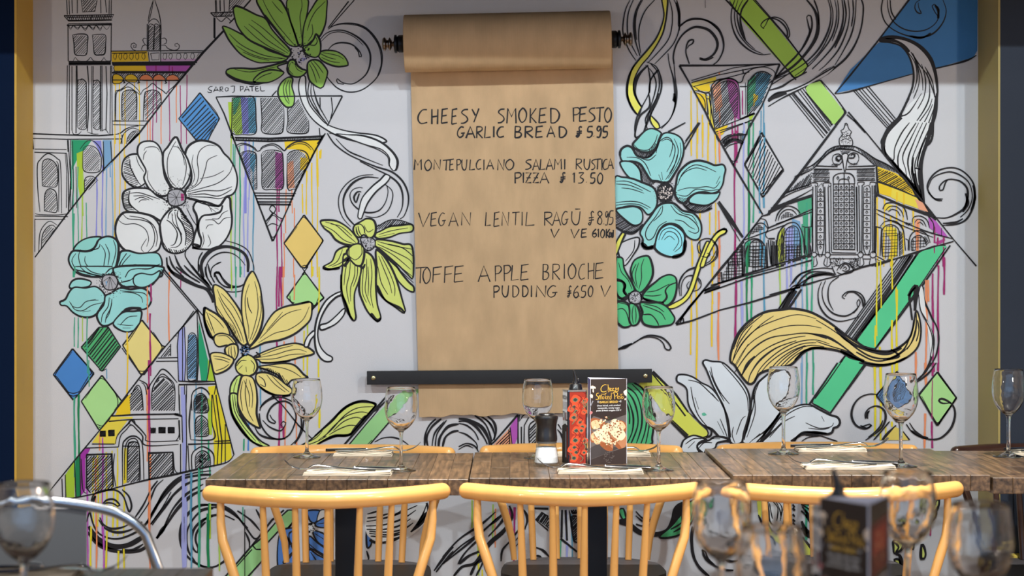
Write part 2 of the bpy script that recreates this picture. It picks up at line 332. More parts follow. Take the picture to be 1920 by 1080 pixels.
MURAL = '''
N painted_tower;line-drawn cathedral towers with yellow, violet and green washes running into drips
@ 0 0 4
P yel 0 838,388 1105,385 1115,460 838,465
P yel 0 850,490 1090,490 1100,535 860,535
P vio 0 1090,490 1440,490 1400,535 1100,535
P lil 0 1205,440 1500,440 1480,465 1205,465
F yel 0 845,600 850,560 885,555 920,590 915,600
F yel 0 945,600 955,570 985,560 1020,580 1030,600
F ora 0 1050,600 1060,570 1095,560 1130,575 1140,600
F ora 0 1150,600 1160,570 1195,560 1225,580 1230,600
F ora 0 1250,600 1260,570 1300,560 1335,580 1345,598
V yel 1.6 865,600,1080 898,600,1080 940,640,1080 1045,600,1080 1010,590,700
V yel 3 862,600,640
V ora 1.6 1105,600,1080 1325,620,920 1210,590,1080 1128,880,1080
V mag 1.5 1148,545,1080 1172,490,920 1270,480,1060 1355,640,1080 1400,560,1080 1295,500,590
S 1.3 500,0 505,110
S 1.2 518,0 522,110
S 1.2 540,0 543,100
S 1.2 580,0 580,100
S 1.2 755,0 757,100
S 1.2 790,0 800,95
S 1.2 820,0 818,105
S 1.2 835,0 833,105
S 1.2 610,0 620,90 712,85 728,0
H .8 14 50 618,0 625,88 708,82 722,0
S 1.6 480,118 855,110 832,150 512,155 480,118
S 1.2 500,130 845,126
H .9 13 70 495,122 850,112 832,150 512,152
S 1.2 515,158 840,152
S 1.2 512,178 838,174
S 2 500,190 840,184
L .9 515,195 530,225 548,195 585,222 605,193 640,228 665,195 700,225 720,192 752,228 770,192 800,222 825,190
L .9 518,195 530,215 548,190 585,212 605,190 640,216 665,190 700,215 720,188 752,216 770,188
S 1.4 510,180 512,460
S 1.3 835,180 832,460
L 1.6 545,262 600,255 655,265 655,330 648,408 600,415 562,405 555,330 545,262
H .7 13 48 550,265 652,268 648,405 565,405
L 1.6 693,262 740,258 790,264 792,330 785,402 750,412 710,405 700,330 693,262
H .7 13 48 697,268 788,266 784,400 712,404
L 1 515,460 545,462 565,430 585,455 650,458 680,430 700,455 760,458 780,430 795,455 830,455
S 3.6 515,468 832,465
S 3 515,482 832,480
S 1.2 520,475 830,474
S 1.3 505,490 500,1000
S 1.3 520,492 520,1005
S 1.2 540,495 540,980
S 1.5 572,492 570,1000
S 1.2 578,492 582,700
S 1.6 655,492 665,620 662,860 655,985
S 1.1 690,495 685,900 690,1000
S 1.1 700,495 698,620
S 1.5 755,492 755,985
S 1.2 765,492 765,985
S 1.4 795,495 803,700 795,980
S 1.2 830,492 825,1010
S 1.2 838,492 842,1010
L 1.5 580,950 582,630 595,600 615,592 640,610 648,650 648,900 645,965 600,970 580,950
H .7 13 50 582,625 615,595 647,625 648,960 590,968
L 1.5 697,950 698,640 712,605 730,600 750,620 752,660 750,900 748,965 715,970 697,950
H .7 13 50 700,630 725,602 750,630 750,960 700,968
L 1.1 540,970 550,1005 590,1005 610,985
L 1.1 655,990 700,1005 740,1005
L 1.1 765,985 790,970 815,1005
S 2 245,1003 420,1010 740,1018 850,1010
L 1.6 850,1010 900,1000 940,970 990,950 1040,945
S 1.4 245,1038 500,1045 915,1042
S 1.3 915,1010 915,1080
L 1.3 905,1080 925,1010 960,975 1000,960 1050,980
L 1.3 950,1080 960,1030 1000,985 1045,985
H .8 12 50 955,1075 965,1025 1005,985 1040,990 1000,1060
S 1.4 835,384 1300,380 1540,382
S 1.2 840,400 1100,395
S 1 1210,398 1520,394
L .9 850,425 858,402 872,402 872,435 862,450 850,425
L .9 890,425 898,402 912,402 912,435 902,450 890,425
L .9 925,425 935,402 952,405 952,435 938,450 925,425
L .9 968,425 978,402 998,402 998,435 985,450 968,425
L .9 1015,425 1022,402 1038,402 1040,435 1028,450 1015,425
L .9 1062,425 1070,402 1085,402 1088,435 1078,448 1062,425
L .9 1222,425 1230,400 1245,400 1250,425 1240,448 1228,445 1222,425
L .9 1265,425 1275,400 1290,405 1290,430 1280,448 1265,425
L .9 1322,425 1330,400 1350,400 1358,425 1345,448 1328,445 1322,425
L .9 1375,425 1385,400 1400,402 1402,430 1390,448 1375,425
L .9 1428,425 1438,398 1452,400 1458,425 1445,448 1428,425
L .9 1478,425 1490,402 1502,405 1495,440 1482,445 1478,425
S 1.1 1130,400 1195,396 1192,448 1140,450 1130,400
S 1.1 1112,390 1120,462
S 1.1 1205,385 1205,462
S 2.4 838,470 1478,466
S 2.8 840,480 1465,480
S 1.3 845,490 1440,488
S 1.2 850,535 1395,538
L 1 860,492 852,510 862,535
S 2 840,545 1390,545
H .9 12 50 850,548 1380,548 1360,595 850,600
F yel 1.2 845,600 850,562 880,556 915,575 925,600 900,625 850,625
F yel 1.2 938,600 945,570 985,556 1020,572 1035,600 1020,615 960,612
F ora 1.2 1050,600 1060,570 1095,558 1130,572 1145,602
F ora 1.2 1150,602 1160,570 1195,558 1225,575 1238,602
F ora 1.2 1250,602 1258,572 1300,560 1335,578 1345,598
S 1.5 840,600 1345,604
L 2.4 925,600 935,620 925,625
L 2.4 1035,600 1045,618 1030,625
L 2.4 1240,605 1248,622 1235,628
L 1.3 862,905 865,700 880,680 910,668 945,640 965,620 1000,640 1040,680 1055,710
L 1.4 1055,710 1075,675 1110,655 1145,625 1180,655 1220,680 1248,705 1255,690 1300,650 1335,618
L 1.3 868,900 872,705 905,680 960,652 1010,680 1050,712
L 1.6 915,900 915,720 935,685 970,675 1010,685 1025,730 1025,900
H .8 12 48 915,725 935,688 970,678 1010,688 1025,735 1023,900 915,903
L 1.6 1075,905 1085,715 1105,685 1150,675 1190,690 1205,720 1210,780
H .8 12 48 1080,730 1105,688 1150,678 1195,695 1210,780 1090,900
S 1.3 845,908 1110,908
S 1.3 862,905 915,908
S 1.2 848,935 1080,940
L 1.2 1150,0 1125,80 1110,160
L 1.4 1160,0 1190,90 1205,170 1210,260
L 1.1 1150,10 1135,90 1112,180
L 1.2 1115,170 1140,145 1170,145 1195,175 1198,195
L 1.2 1112,190 1130,178 1155,190 1170,178 1195,192
S 1.5 1105,180 1105,375
S 1.2 1115,190 1112,375
S 1.8 1158,190 1152,375
S 1.5 1200,185 1200,378
S 1.2 1208,250 1205,375
H .8 12 48 1112,195 1150,190 1150,375 1112,375
H .8 12 48 1160,195 1198,192 1198,375 1158,375
L 1.2 1100,290 1080,285 1070,300 1078,320 1090,335
L 1.2 1210,290 1235,285 1250,305 1245,325 1228,330
L 1.2 1060,375 1070,345 1090,335 1105,345
L 1.2 1015,345 1000,340 1002,355 1020,355 1022,335 1005,322 985,330 982,350 995,370 1020,380
L 1.2 1210,340 1240,340 1255,360 1280,372 1310,378 1340,365 1345,340 1330,325 1312,330 1312,345 1328,350
S 1.3 1615,0 1618,90
S 1.1 1622,0 1626,90
S 1.6 1650,0 1652,85
S 1.2 1680,0 1682,88
S 1.2 1722,0 1718,85
H .7 13 48 1722,0 1850,0 1790,70 1722,85
S 2 1880,0 1780,115 1720,175
S 1.6 1580,95 1750,90 1740,120 1605,125 1580,95
H 1.2 10 50 1585,95 1745,92 1738,122 1606,124
L 1.3 1620,130 1660,162 1700,130 1735,160 1752,135
S 1.5 1605,130 1605,285
S 2 1610,135 1612,290
@ 0 250 4
P grn 0 535,50 690,50 640,120 590,170 540,280
P lav 0 690,55 760,55 765,180 720,90
P blu2 0 770,50 838,50 842,230 775,290
P lime 0 575,150 625,130 625,300 635,440 600,490 580,350
V grn2 2 548,250,1080 555,600,1080
V grn2 1.6 585,250,820 650,520,790 540,240,420
V lime2 2 615,460,800 622,300,620
V lav 2 725,330,780 768,240,780
V blu2 1.8 797,250,780 845,200,790 830,240,330
V yel 1.5 860,0,800 898,0,650 942,160,640 935,0,420
S 1.2 245,45 252,120
S 1.2 260,118 500,122
S 1.4 258,142 500,150
S 1.1 505,50 510,140
S 1.2 530,50 530,560
S 1.4 500,150 512,300 515,590
S 1 490,152 500,280 498,560
L 1.5 300,590 285,440 280,250 300,200 360,152 430,190 455,250 462,600
L 1.2 440,590 440,260 420,210
L 1.5 318,395 318,230 345,195 375,195 410,220 432,270 428,390 375,402 318,395
H .7 13 48 320,240 345,200 375,198 430,250 430,392 320,398
L 1.5 332,580 335,470 350,430 375,415 410,430 425,470 428,585 380,590 332,580
H .7 13 48 335,465 355,430 380,420 422,465 426,582 335,582
L 1.2 262,600 300,610 440,612 520,600
S 1.3 262,620 510,625
S 1.2 265,645 490,645
L 1.2 290,900 300,750 340,680 380,660 430,690
L 1.4 310,860 320,760 360,700 400,690 420,715
H .8 12 48 315,840 325,760 370,700 415,715 380,780
S 1 262,640 262,890
L 1.4 625,110 650,95 690,95 730,120 755,170 760,200 745,285 635,285 622,200 625,110
H .7 12 48 630,115 690,98 750,165 742,280 635,283
L 1.2 600,120 650,60 700,58 750,110 772,190 775,300
S 1.3 775,60 780,280
L 1.3 635,450 635,350 660,325 700,325 735,355
H .8 12 48 638,440 640,352 690,328 728,355 690,410
S 1.3 512,50 530,350 515,590
S 1 545,60 550,400 540,560
S 1.3 830,60 840,220
S 1 570,250 575,560
S 2 1040,0 850,195 720,330 500,610 262,930
S 1.2 1030,10 845,210
@ 0 0 4
S 2.4 1675,235 1520,400 1300,665 1040,1005 970,1075
S 1.2 1680,222 1510,400 1295,660
N painted_diamond;blue diamond filled with dark diagonal stripes at the upper left of the mural
@ 0 0 4
P blu 1.6 1500,695 1648,890 1580,1010 1560,1058 1480,1062 1340,890
S 1.6 1510,730 1365,885
S 1.6 1530,755 1380,915
S 1.6 1545,785 1400,945
S 1.6 1565,810 1415,965
S 1.6 1580,835 1425,985
S 1.6 1600,855 1440,1010
S 1.6 1615,875 1455,1030
S 1.6 1630,890 1470,1050
S 1.4 1620,915 1500,1055
S 1.4 1595,970 1525,1060
L 1 1500,700 1530,730 1640,885 1550,1000
N painted_blossom;green starry flower at the top with long pointed petals and a white stem
@ 380 0 4
S 1.4 1138,0 960,200
S 1.6 1095,10 940,210
L 2 940,220 990,190 1060,175 1150,180 1230,215 1300,290 1340,380 1345,470 1320,560 1260,630 1180,680 1090,690 1010,660 950,600 930,570
L 1.2 950,205 1040,182 1150,190 1230,225 1295,300 1330,380 1338,480 1310,570
L 2.2 880,300 920,255 980,230 1060,230 1150,270 1220,330 1255,400 1255,480 1230,550 1180,600 1120,630 1050,620 1010,590 1005,600 1015,625 1060,632
L 1.2 890,310 960,250 1050,242 1140,280 1205,340
L 2 940,375 980,335 1040,320 1110,330 1160,365 1185,400 1190,425 1175,425 1168,390 1140,355
F wht 2 740,570 770,575 775,680 800,780 860,860 930,930 1030,970 1150,995 1300,1015 1380,1060 1300,1075 1180,1065 1040,1030 930,975 830,900 760,800 725,700 722,620
L 1.8 800,610 790,700 820,780 870,850 940,935
L 1.8 825,625 840,700 870,790 950,930
L 1.4 815,620 815,720 860,820 905,900
F grnl 2.2 150,198 200,210 290,255 400,310 480,370 560,400 640,425 600,460 480,470 400,465 290,410 210,320 170,250
L 1.2 200,255 280,330 370,380 480,420 620,440
L 1 250,340 350,400 480,440 600,440
L 1 300,390 400,430 500,455
F grnl 2.6 228,60 245,45 300,60 400,110 470,140 520,220 580,290 660,380 640,425 560,395 450,350 350,300 290,240 250,170
L 1.1 345,180 420,240 500,310 640,400
L 1.1 365,150 450,210 540,290 650,390
L 1.1 310,195 400,280 500,350 620,405
F grnl 2.2 410,-10 560,-10 620,60 650,130 680,220 720,330 700,350 640,330 560,240 490,150 440,80
L 1.1 450,-5 480,60 540,160 620,260 690,340
L 1 520,10 560,60 600,100
L 1 470,110 540,200 620,300
F grnl 2.2 645,-10 780,-10 790,60 775,140 755,240 745,340 720,340 690,250 655,150 632,70
L 1.1 742,0 745,50 730,120 735,200 745,300
L 1.8 640,60 660,160 700,280 720,340
F grnl 2.2 870,-10 930,-10 930,80 920,180 880,270 830,300 770,350 750,330 755,220 780,130 820,60
L 1.1 920,10 890,40 850,80 810,150 785,230
L 1.1 820,180 825,250 790,310
F grnl 2.4 175,540 200,515 290,512 400,515 520,490 630,460 640,470 560,500 600,540 540,580 460,620 380,632 280,610 200,575
F grnl 2 380,610 430,550 500,525 570,530 610,545 560,590 480,620
L 1 240,520 350,540 460,520 560,500
L 4 185,555 250,598 360,620 400,612
L 1.2 400,605 450,570 520,545
F grnl 2.2 640,580 590,620 565,680 575,740 610,790 640,805 680,790 688,720 670,650 675,590
L 1.1 625,600 605,660 620,740 650,780
L 1.1 645,600 625,660 635,720 650,770
L 1.1 660,600 650,650 655,720
F grnl 2.2 790,470 830,448 880,460 930,520 935,560 905,650 885,662 840,640 800,600 785,530
L 1.1 810,460 850,520 880,590
L 1.1 800,480 830,540 855,620
L 1.1 830,455 870,500 905,550
F grnl 2.2 870,400 920,378 1000,385 1060,420 1090,470 1090,490 1010,500 930,475 880,440
L 1.1 880,400 940,430 1000,445
L 1 900,395 960,405 1020,420 1060,445
L 1 890,430 960,460 1030,470
F grnl 2.4 755,350 800,335 835,290 850,255 870,280 885,330 880,400 850,430 800,420 765,400
L 1.4 800,335 840,340 860,310 850,280
L 1 785,345 760,380 800,415
F grnl 2.6 635,500 650,455 690,450 710,490 750,520 780,530 760,560 720,578 670,570 640,540
L 1 660,470 645,520 680,560
L 1 690,475 710,520 750,540
@ 380 0 4
D ink 2.6 70 720 400 90
D lav 1.5 25 735 430 40
D ink 1.2 60 690 370 130
N painted_signature;small black hand-lettered signature under the green flower
@ 380 0 4
L 1.3 75,648 55,650 42,665 50,675 68,680 66,692 45,695 36,685
S 1.3 82,690 100,650 118,682
S 1.2 85,678 115,675
S 1.3 130,688 132,650
L 1.3 130,652 150,652 150,668 133,672 155,688
L 1.3 178,655 168,670 175,684 190,680 192,662 178,655
L 1.3 210,648 240,646 238,665 235,690 222,695
S 1.3 285,685 283,645
L 1.3 283,648 305,650 302,668 286,672
S 1.3 312,688 332,648 350,685
S 1.2 318,675 350,672
S 1.3 350,650 388,646
S 1.3 370,648 372,685
L 1.3 418,648 398,650 400,683 425,680
S 1.2 400,666 418,664
L 1.3 432,645 438,682 466,680
N painted_arcade;inverted triangle of arcade windows washed violet, blue, green and yellow
@ 380 0 4
P lime 0 190,765 218,765 228,990 205,990
P lime2 0 222,732 290,732 300,1000 250,1015 225,960
P grn3 0 228,732 285,732 245,860 230,860
P lav 0 285,732 340,732 345,1005 300,1005
P blu3 0 340,732 402,732 400,1000 345,1000
P yelo 0 615,1062 895,1052 875,1079 640,1079
@ 380 250 4
P yelo 0 612,65 880,50 850,140 780,250 770,150 700,120 620,120
V yelo 2 860,100,1080 875,130,190 885,120,190
V yelo 2 750,380,600 780,280,610 820,220,1080 866,190,400
P vio2 0 545,140 605,150 605,415 545,415
P lav2 0 300,150 350,150 350,330 310,230
P blu3 0 350,150 400,160 385,300 345,240
P orao 0 632,230 680,200 690,410 635,415
P yelo 0 735,180 790,190 770,270 730,280
V lime2 2 215,0,1080
V grn2 1.6 245,60,1080 232,80,460
V grn 2 280,100,1080
V lav 4 322,60,600
V lav2 2 310,330,1080 340,480,1080 350,60,500
V blu3 2 380,60,1080
V mag 2 558,410,1080 575,410,590 592,640,1080
V ora 1.6 625,420,750 610,750,1080 672,420,600 685,560,1080
@ 380 0 4
S 1.8 100,728 220,722 500,724 860,720 1048,720
S 2 100,730 160,850 235,1050 
S 1.8 1048,722 935,945
S 1.6 910,1010 860,1079
L 1.6 222,735 220,900 225,1000 300,1010 395,1000 400,900 385,735 300,728 222,735
H .8 11 50 222,735 385,732 398,998 230,1005
L 1.6 435,735 445,900 440,970 470,1002 580,1002 605,960 610,850 605,800
H .8 12 50 440,735 560,735 600,800 605,970 580,1000 470,1000 442,960
L 1.6 635,810 640,900 635,985 700,1002 780,998 795,970 795,900
H .8 12 50 640,812 690,780 720,745 790,895 790,995 640,990
S 1.5 880,730 882,820
S 1.5 965,730 975,830 960,890
S 1.5 875,960 880,1015
S 2.6 240,1032 500,1040 900,1022
S 2.2 245,1052 500,1060 890,1045
H 1 9 60 240,1032 500,1042 900,1022 890,1047 500,1062 245,1055
L 1.4 215,1000 212,1030 235,1040
S 1.6 520,720 555,680
@ 380 250 4
S 2.4 215,0 290,190 380,430 525,810
S 2.2 920,0 840,140 700,420 640,560 528,808
S 1.4 905,15 830,150 720,370
L 1.8 255,90 290,75 340,82 390,110 410,135 430,130 450,100 520,78 570,95 612,130 640,100 700,65 770,70 820,110 838,140
L 1.2 265,100 310,85 370,105 400,135
L 1.2 440,120 470,100 530,90 590,130
L 1.2 640,110 700,80 770,85 815,125
L 1.6 275,165 300,140 350,132 390,145 402,170 405,300 405,420 385,418
H .8 11 50 280,165 310,140 360,138 398,160 402,415 385,415
L 1.6 440,160 460,135 520,125 580,135 600,160 605,280 600,412 520,420 450,410 445,280 440,160
H .8 11 50 445,165 470,138 540,130 598,160 600,410 450,412
L 1.6 635,165 660,138 720,125 770,140 795,180 800,225
L 1.6 635,170 637,410 680,418 705,420
H .8 11 50 640,170 665,140 730,130 790,180 795,230 705,410 640,412
S 1.6 385,448 700,452
S 2 390,468 690,468
S 2 400,490 680,492
S 2 408,515 668,515
S 2.6 415,532 662,535
L 1.8 500,570 520,540 548,565 530,600 500,570
L 1.6 470,660 500,630 530,600 570,630 600,640
L 1.6 530,600 480,680
L 1.4 485,700 510,680 540,680 570,695
L 1.2 505,770 530,780 548,760
L 1.2 475,665 530,615 580,660
N painted_diamond;amber diamond between the arcade triangle and the lime flower
@ 380 250 4
P amb 2 760,612 905,805 770,1010 740,1005 610,825
L 1.2 710,700 620,820
L 1 735,640 760,630 790,655
L 1.2 740,1000 765,990 790,998
S 1.4 905,800 775,1015
S 1.2 895,790 900,820
N painted_diamond;pale green diamond directly under the amber diamond
@ 380 500 4
P gpal 2 765,40 910,235 830,300 680,280 630,230
S 1.4 740,0 770,45
S 1.4 790,0 745,60
L 1.1 740,75 765,55 795,75
L 1.1 655,215 660,260 690,270
L 1.1 870,230 850,280 830,300
S 1.6 910,230 820,325
N painted_poppy;large white flower with ruffled petals and hatched folds
@ 0 250 4
F wht 2.4 915,290 925,210 960,170 1010,155 1060,170 1090,260 1110,340 1060,395 1000,400 940,350
H 1.2 12 -20 935,190 970,165 985,250 1040,380 1010,410 950,370 925,290
L 1.4 975,200 980,260 1040,370 1060,390
L 1.1 1020,170 1040,230 1080,290
F wht 2.8 1040,90 1080,62 1150,62 1195,100 1220,170 1225,250 1240,330 1280,410 1260,460 1200,470 1130,430 1080,340 1095,280 1060,210 1032,150
L 1.1 1080,130 1090,110 1140,100 1180,110 1200,140
L 1.1 1075,200 1080,160 1100,130
L 1.1 1110,280 1110,350 1160,430 1210,460
H 1.2 10 -60 1070,390 1120,410 1200,460 1230,480 1180,490 1120,460
F wht 2.6 1225,150 1260,100 1300,40 1325,30 1345,70 1370,130 1410,190 1430,260 1420,330 1390,390 1350,420 1290,400 1250,330 1225,250
L 1.2 1320,60 1290,110 1260,180 1255,260 1270,340 1320,400
L 1.2 1300,100 1340,110 1390,200 1395,290 1370,390
L 1 1330,90 1370,160 1385,240
F wht 2.8 1390,150 1420,90 1490,55 1570,62 1640,95 1680,150 1720,190 1760,260 1780,340 1770,420 1740,460 1690,480 1670,530 1640,545 1560,530 1470,500 1400,480 1390,430 1430,370 1435,290 1410,200
L 1.2 1400,420 1470,380 1490,300 1480,200 1500,130 1560,90 1620,95
L 1.2 1410,430 1500,370 1540,270 1560,200 1630,165
L 1.2 1400,440 1520,410 1640,370 1720,300 1750,220
L 1.4 1410,455 1530,430 1650,430 1740,400
L 1.4 1410,465 1530,455 1640,470 1740,420
L 1.4 1420,475 1560,480 1640,490 1680,480
L 1 1410,300 1430,360
L 1 1450,160 1440,230 1460,330 1430,400
L 1 1500,340 1600,320 1680,280
F wht 2.8 920,490 930,440 980,415 1050,410 1120,420 1180,470 1240,500 1300,560 1310,620 1220,660 1140,620 1060,598 980,590 935,560
H 1.3 12 -10 925,455 970,430 960,500 990,560 1030,595 950,580 925,530
L 2 975,430 965,490 980,540 1050,595
L 1.4 975,450 1040,445 1110,465 1200,495
L 1.2 1000,470 1080,470 1150,500
L 1.2 1010,500 1060,480 1120,500
L 1.2 1040,520 1060,500 1100,500
F wht 2.8 865,720 880,650 920,600 970,590 1060,600 1140,625 1190,680 1210,760 1205,830 1180,880 1100,905 1010,905 930,870 880,800
L 1.4 920,600 960,640 1060,650 1130,680 1160,760 1150,840 1110,890
L 1.2 880,640 930,680 1020,680 1090,720 1115,790 1100,850
L 1.4 970,620 1080,640 1150,690 1180,770 1170,850
L 1 1080,890 1060,860 1100,790
F wht 2.8 1200,690 1230,620 1290,560 1340,560 1390,630 1440,700 1450,790 1420,850 1370,890 1300,900 1240,870 1215,810
H 1.4 12 -35 1345,560 1400,620 1440,720 1445,800 1400,850 1395,760 1390,700 1360,640
L 2 1340,565 1330,620 1370,680 1395,760 1390,840
L 1.6 1260,640 1270,600 1300,570
L 1.6 1250,650 1290,680 1330,750 1310,830 1280,840
L 1.6 1290,600 1300,670 1350,740 1360,810 1330,850 1280,855
L 1.2 1310,590 1330,690 1365,760
H 1.5 14 -60 1215,800 1260,860 1340,880 1420,840 1350,905 1260,890
F wht 2.8 1450,560 1480,510 1560,520 1640,545 1680,500 1700,475 1725,490 1730,560 1740,640 1730,720 1690,800 1620,860 1530,870 1450,850 1460,760 1480,700 1475,620
L 3 1670,540 1650,590 1580,610 1520,620 1490,670 1490,740 1510,800 1500,860
L 1.2 1730,630 1680,640 1640,680 1600,650 1540,650
L 1.2 1710,580 1670,600 1640,640 1590,640
L 1 1600,685 1560,690 1545,720
L 1.1 1520,740 1530,810 1510,860
L 1 1560,760 1580,820 1560,850
L 1.2 1400,480 1480,500 1560,540 1590,590
L 1.2 1400,560 1440,640 1480,700
L 3.6 1450,830 1500,850 1440,860
L 2 1410,480 1500,520 1600,545 1660,545
L 1.2 1610,560 1640,570
L 1.2 1580,560 1620,590
F gry 2.2 1258,490 1265,440 1300,420 1350,420 1385,450 1390,510 1350,540 1300,545 1270,530
P mag 0 1355,450 1380,455 1380,500 1360,510
L 1 1325,480 1300,440
L 1 1325,480 1350,430
L 1 1325,480 1385,480
L 1 1325,480 1340,540
L 1 1325,480 1310,540
L 1 1325,480 1280,520
L 1 1325,480 1265,480
L 1 1325,480 1275,450
DR ink 1.8 90 1325 480 60 105
DR wht 1.2 24 1325 490 68 90
DR ink 1.1 90 1320 470 80 150
N painted_anemone;turquoise five-petal flower at the left edge of the mural
@ 0 250 4
F teal2 2.4 555,880 570,840 620,800 690,778 760,780 735,830 690,870 630,885
F teal 2.6 740,800 790,775 840,778 880,810 890,870 880,960 860,1020 830,1060 780,1075 700,1079 600,1060 540,1010 515,950 530,900 560,880 640,885 690,875 720,840
L 1.2 605,870 590,930 620,1010 720,1060
L 1.2 570,900 540,960 590,1040 680,1065
L 1.2 640,920 640,970 700,1040 760,1060
L 1.2 760,840 790,900 780,1000 800,1050
L 1.2 790,830 820,900 810,990
L 1.2 850,800 870,880 840,1000
L 1.4 750,830 740,860 680,880
F teal 2.6 890,950 905,890 960,880 1040,900 1140,895 1190,905 1215,960 1210,1020 1190,1079 880,1079 870,1030
L 1.6 890,1060 900,980 950,900
L 1.2 900,1040 920,980 980,910
L 1.6 950,1079 980,1030 1040,1010 1130,1010 1200,980
L 1.4 940,1060 960,1010 1010,985 1080,1000
@ 0 500 4
F teal 2.6 880,0 1215,0 1180,80 1150,130 1090,155 1000,150 930,150 880,110 860,60
L 1.6 940,80 970,30 1030,15 1120,15 1200,-20
L 1.6 900,120 980,100 1010,70
F teal 2.2 1010,70 1060,50 1140,60 1200,30 1190,80 1140,130 1080,155 1020,145 1000,110
F teal 2.4 520,150 545,105 600,90 680,110 670,145 600,160 540,165
F teal 2.6 450,265 490,245 520,190 560,155 640,160 720,150 780,200 790,250 760,300 730,350 680,378 610,375 550,345 500,295 460,290
L 1.2 520,260 550,300 600,305 650,260 740,250
L 1.2 530,270 560,320 620,330 690,290 770,270
L 1 680,250 720,245
L 1 620,340 680,330
F teal 2.6 780,280 790,220 830,200 900,160 980,170 1060,160 1110,185 1135,240 1120,290 1080,320 1000,315 930,330 900,360 860,410 810,440 765,440 735,400 730,350
L 1.3 900,180 1000,190 1080,200 1110,240 1100,290
L 1.2 920,190 1010,200 1060,230 1070,270
L 1.3 820,230 810,300 770,360 760,420
L 1.3 840,240 830,310 800,370 790,420
L 1.2 840,270 820,350 790,400
F teal 2.4 850,430 880,380 930,340 1000,335 1060,335 1055,400 1030,460 960,490 890,470
L 1.2 900,440 960,380 1030,370
L 1 880,430 950,440 1000,440
L 1 920,460 980,460
L 4 930,325 1000,310 1060,315
F teal 1.6 560,20 640,40 740,70 780,60 820,20 840,0 560,0
L 2.8 545,20 600,55 700,75 760,70
L 1.3 600,0 660,50 750,65
L 1.3 640,0 690,40 770,60
F gry 2 765,110 780,70 820,60 865,70 885,110 870,160 830,175 790,165
L 1.1 825,75 790,150
L 1.1 825,75 815,170
L 1.1 825,75 845,170
L 1.1 825,75 870,140
L 1.1 825,75 775,110
P blu2 0 790,110 805,110 800,150
DR ink 2 60 825 120 62 90
DR wht 1.2 20 825 120 66 84
DR ink 1.1 40 830 130 85 115
N painted_diamond;green diamond with black diagonal stripes under the left turquoise flower
@ 0 500 4
P grnd 1.8 740,455 810,450 905,600 765,785 610,605
H 1.5 22 52 735,460 810,455 895,600 765,775 630,610
L 1.4 630,605 680,560 740,470
L 1.3 740,770 765,782 800,765
N painted_diamond;warm yellow diamond beside the green striped diamond
@ 0 500 4
P ylw 2 1065,400 1215,590 1235,600 1080,810 1050,800 920,590
L 1.4 1150,490 1210,590 1205,630 1100,770
L 1.2 940,590 990,520 1060,410
L 1.3 1040,780 1070,785 1110,775
K ora 2 1120,560 1125,700
S 1.4 915,610 1060,815
N painted_diamond;cobalt blue diamond nearest the left yellow trim
@ 0 500 4
P blu4 2 545,615 705,800 600,945 550,1000 400,810
L 1.3 540,640 420,800 430,830 520,950
L 1.3 560,640 680,780 660,830 590,945
L 1.3 500,935 550,950 600,935
L 1.3 515,960 550,970 585,960
S 1.2 685,790 700,815
N painted_diamond;pale green diamond touching the bottom left building
@ 0 500 4
P gpal 2 765,815 915,1010 760,1230 740,1220 610,1010
L 1.2 730,850 780,845 870,960 880,1050 820,1150
L 1.2 640,990 720,870
L 1.2 725,1180 770,1195 820,1150
L 1.3 740,1200 770,1215 800,1180
N painted_facade;line-drawn triangular church front washed yellow, green and violet at the lower left
@ 0 500 4
V grn2 1.8 560,0,60 560,380,600 585,380,610 655,380,800
V lime2 1.6 622,380,560
V grn2 1.8 668,700,900
V yel 2.4 955,490,1000
V ora 2 1268,40,560 1108,150,400
V mag 2.6 1128,350,820 1135,130,260
V ora 2 1105,350,420
V mag 1.6 1358,0,160
V blu3 1.4 800,770,840
P grn 0 1490,400 1560,700 1555,860 1510,860 1490,700
P lav2 0 1335,480 1390,450 1390,860 1340,860
P blu2 0 1410,510 1475,510 1470,840 1410,840
P lime 0 1560,690 1600,780 1610,860 1560,860
P yel2 0 1560,900 1620,890 1660,1079 1590,1079
P yelo 0 920,1010 980,950 970,1079 870,1079
P lav2 0 1355,900 1385,900 1385,1079 1360,1079
V blu3 1.4 1470,700,1079 1515,900,1079
V ora 3 1105,880,1079
V mag 3 1120,700,1079
S 2 1475,330 1240,600 1050,830 860,1079
S 1.4 1455,330 1340,490
S 2 1480,320 1560,620 1620,880 1665,1079
S 2 1225,15 1525,370
S 1.4 1210,20 1475,330
S 1.3 1380,440 1385,480 1395,700 1385,860
S 1.4 1340,490 1330,600 1340,860
S 1.3 1370,460 1370,860
L 1.6 1410,600 1415,520 1440,495 1470,520 1478,600 1475,820 1465,850 1410,845 1405,700 1410,600
H 1.1 12 48 1412,530 1440,500 1470,525 1470,830 1410,835
S 1.4 1478,330 1490,700 1480,860
L 1.5 1575,680 1565,780 1550,860
L 2.6 1340,858 1450,862 1620,860
S 2.4 1340,885 1620,880
H 1 12 52 1200,680 1275,590 1275,670
S 1.4 1280,580 1280,670
S 1.4 1185,685 1330,682
S 1.4 1170,710 1335,708
L 1.3 1300,520 1330,520
L 1.8 1045,850 1100,880 1110,920 1130,880 1180,810 1215,770 1260,790 1330,870
L 1.4 1060,870 1090,900 1110,1040 
L 1.4 1140,920 1180,840 1220,805 1270,840 1310,900 1310,1079
L 1.5 1140,1079 1140,940 1170,860 1220,825 1280,860 1310,930
H 1.1 14 46 1142,945 1180,855 1225,832 1300,900 1310,1079 1142,1079
L 1.6 985,960 1030,890 1060,930 1075,1079
H 1.1 14 46 940,1010 1030,895 1070,960 1072,1079 900,1079
S 1.3 1340,890 1345,1079
S 1.3 1385,890 1385,1079
L 1.8 1440,1079 1440,960 1480,915 1520,910 1560,940 1585,1000 1590,1079
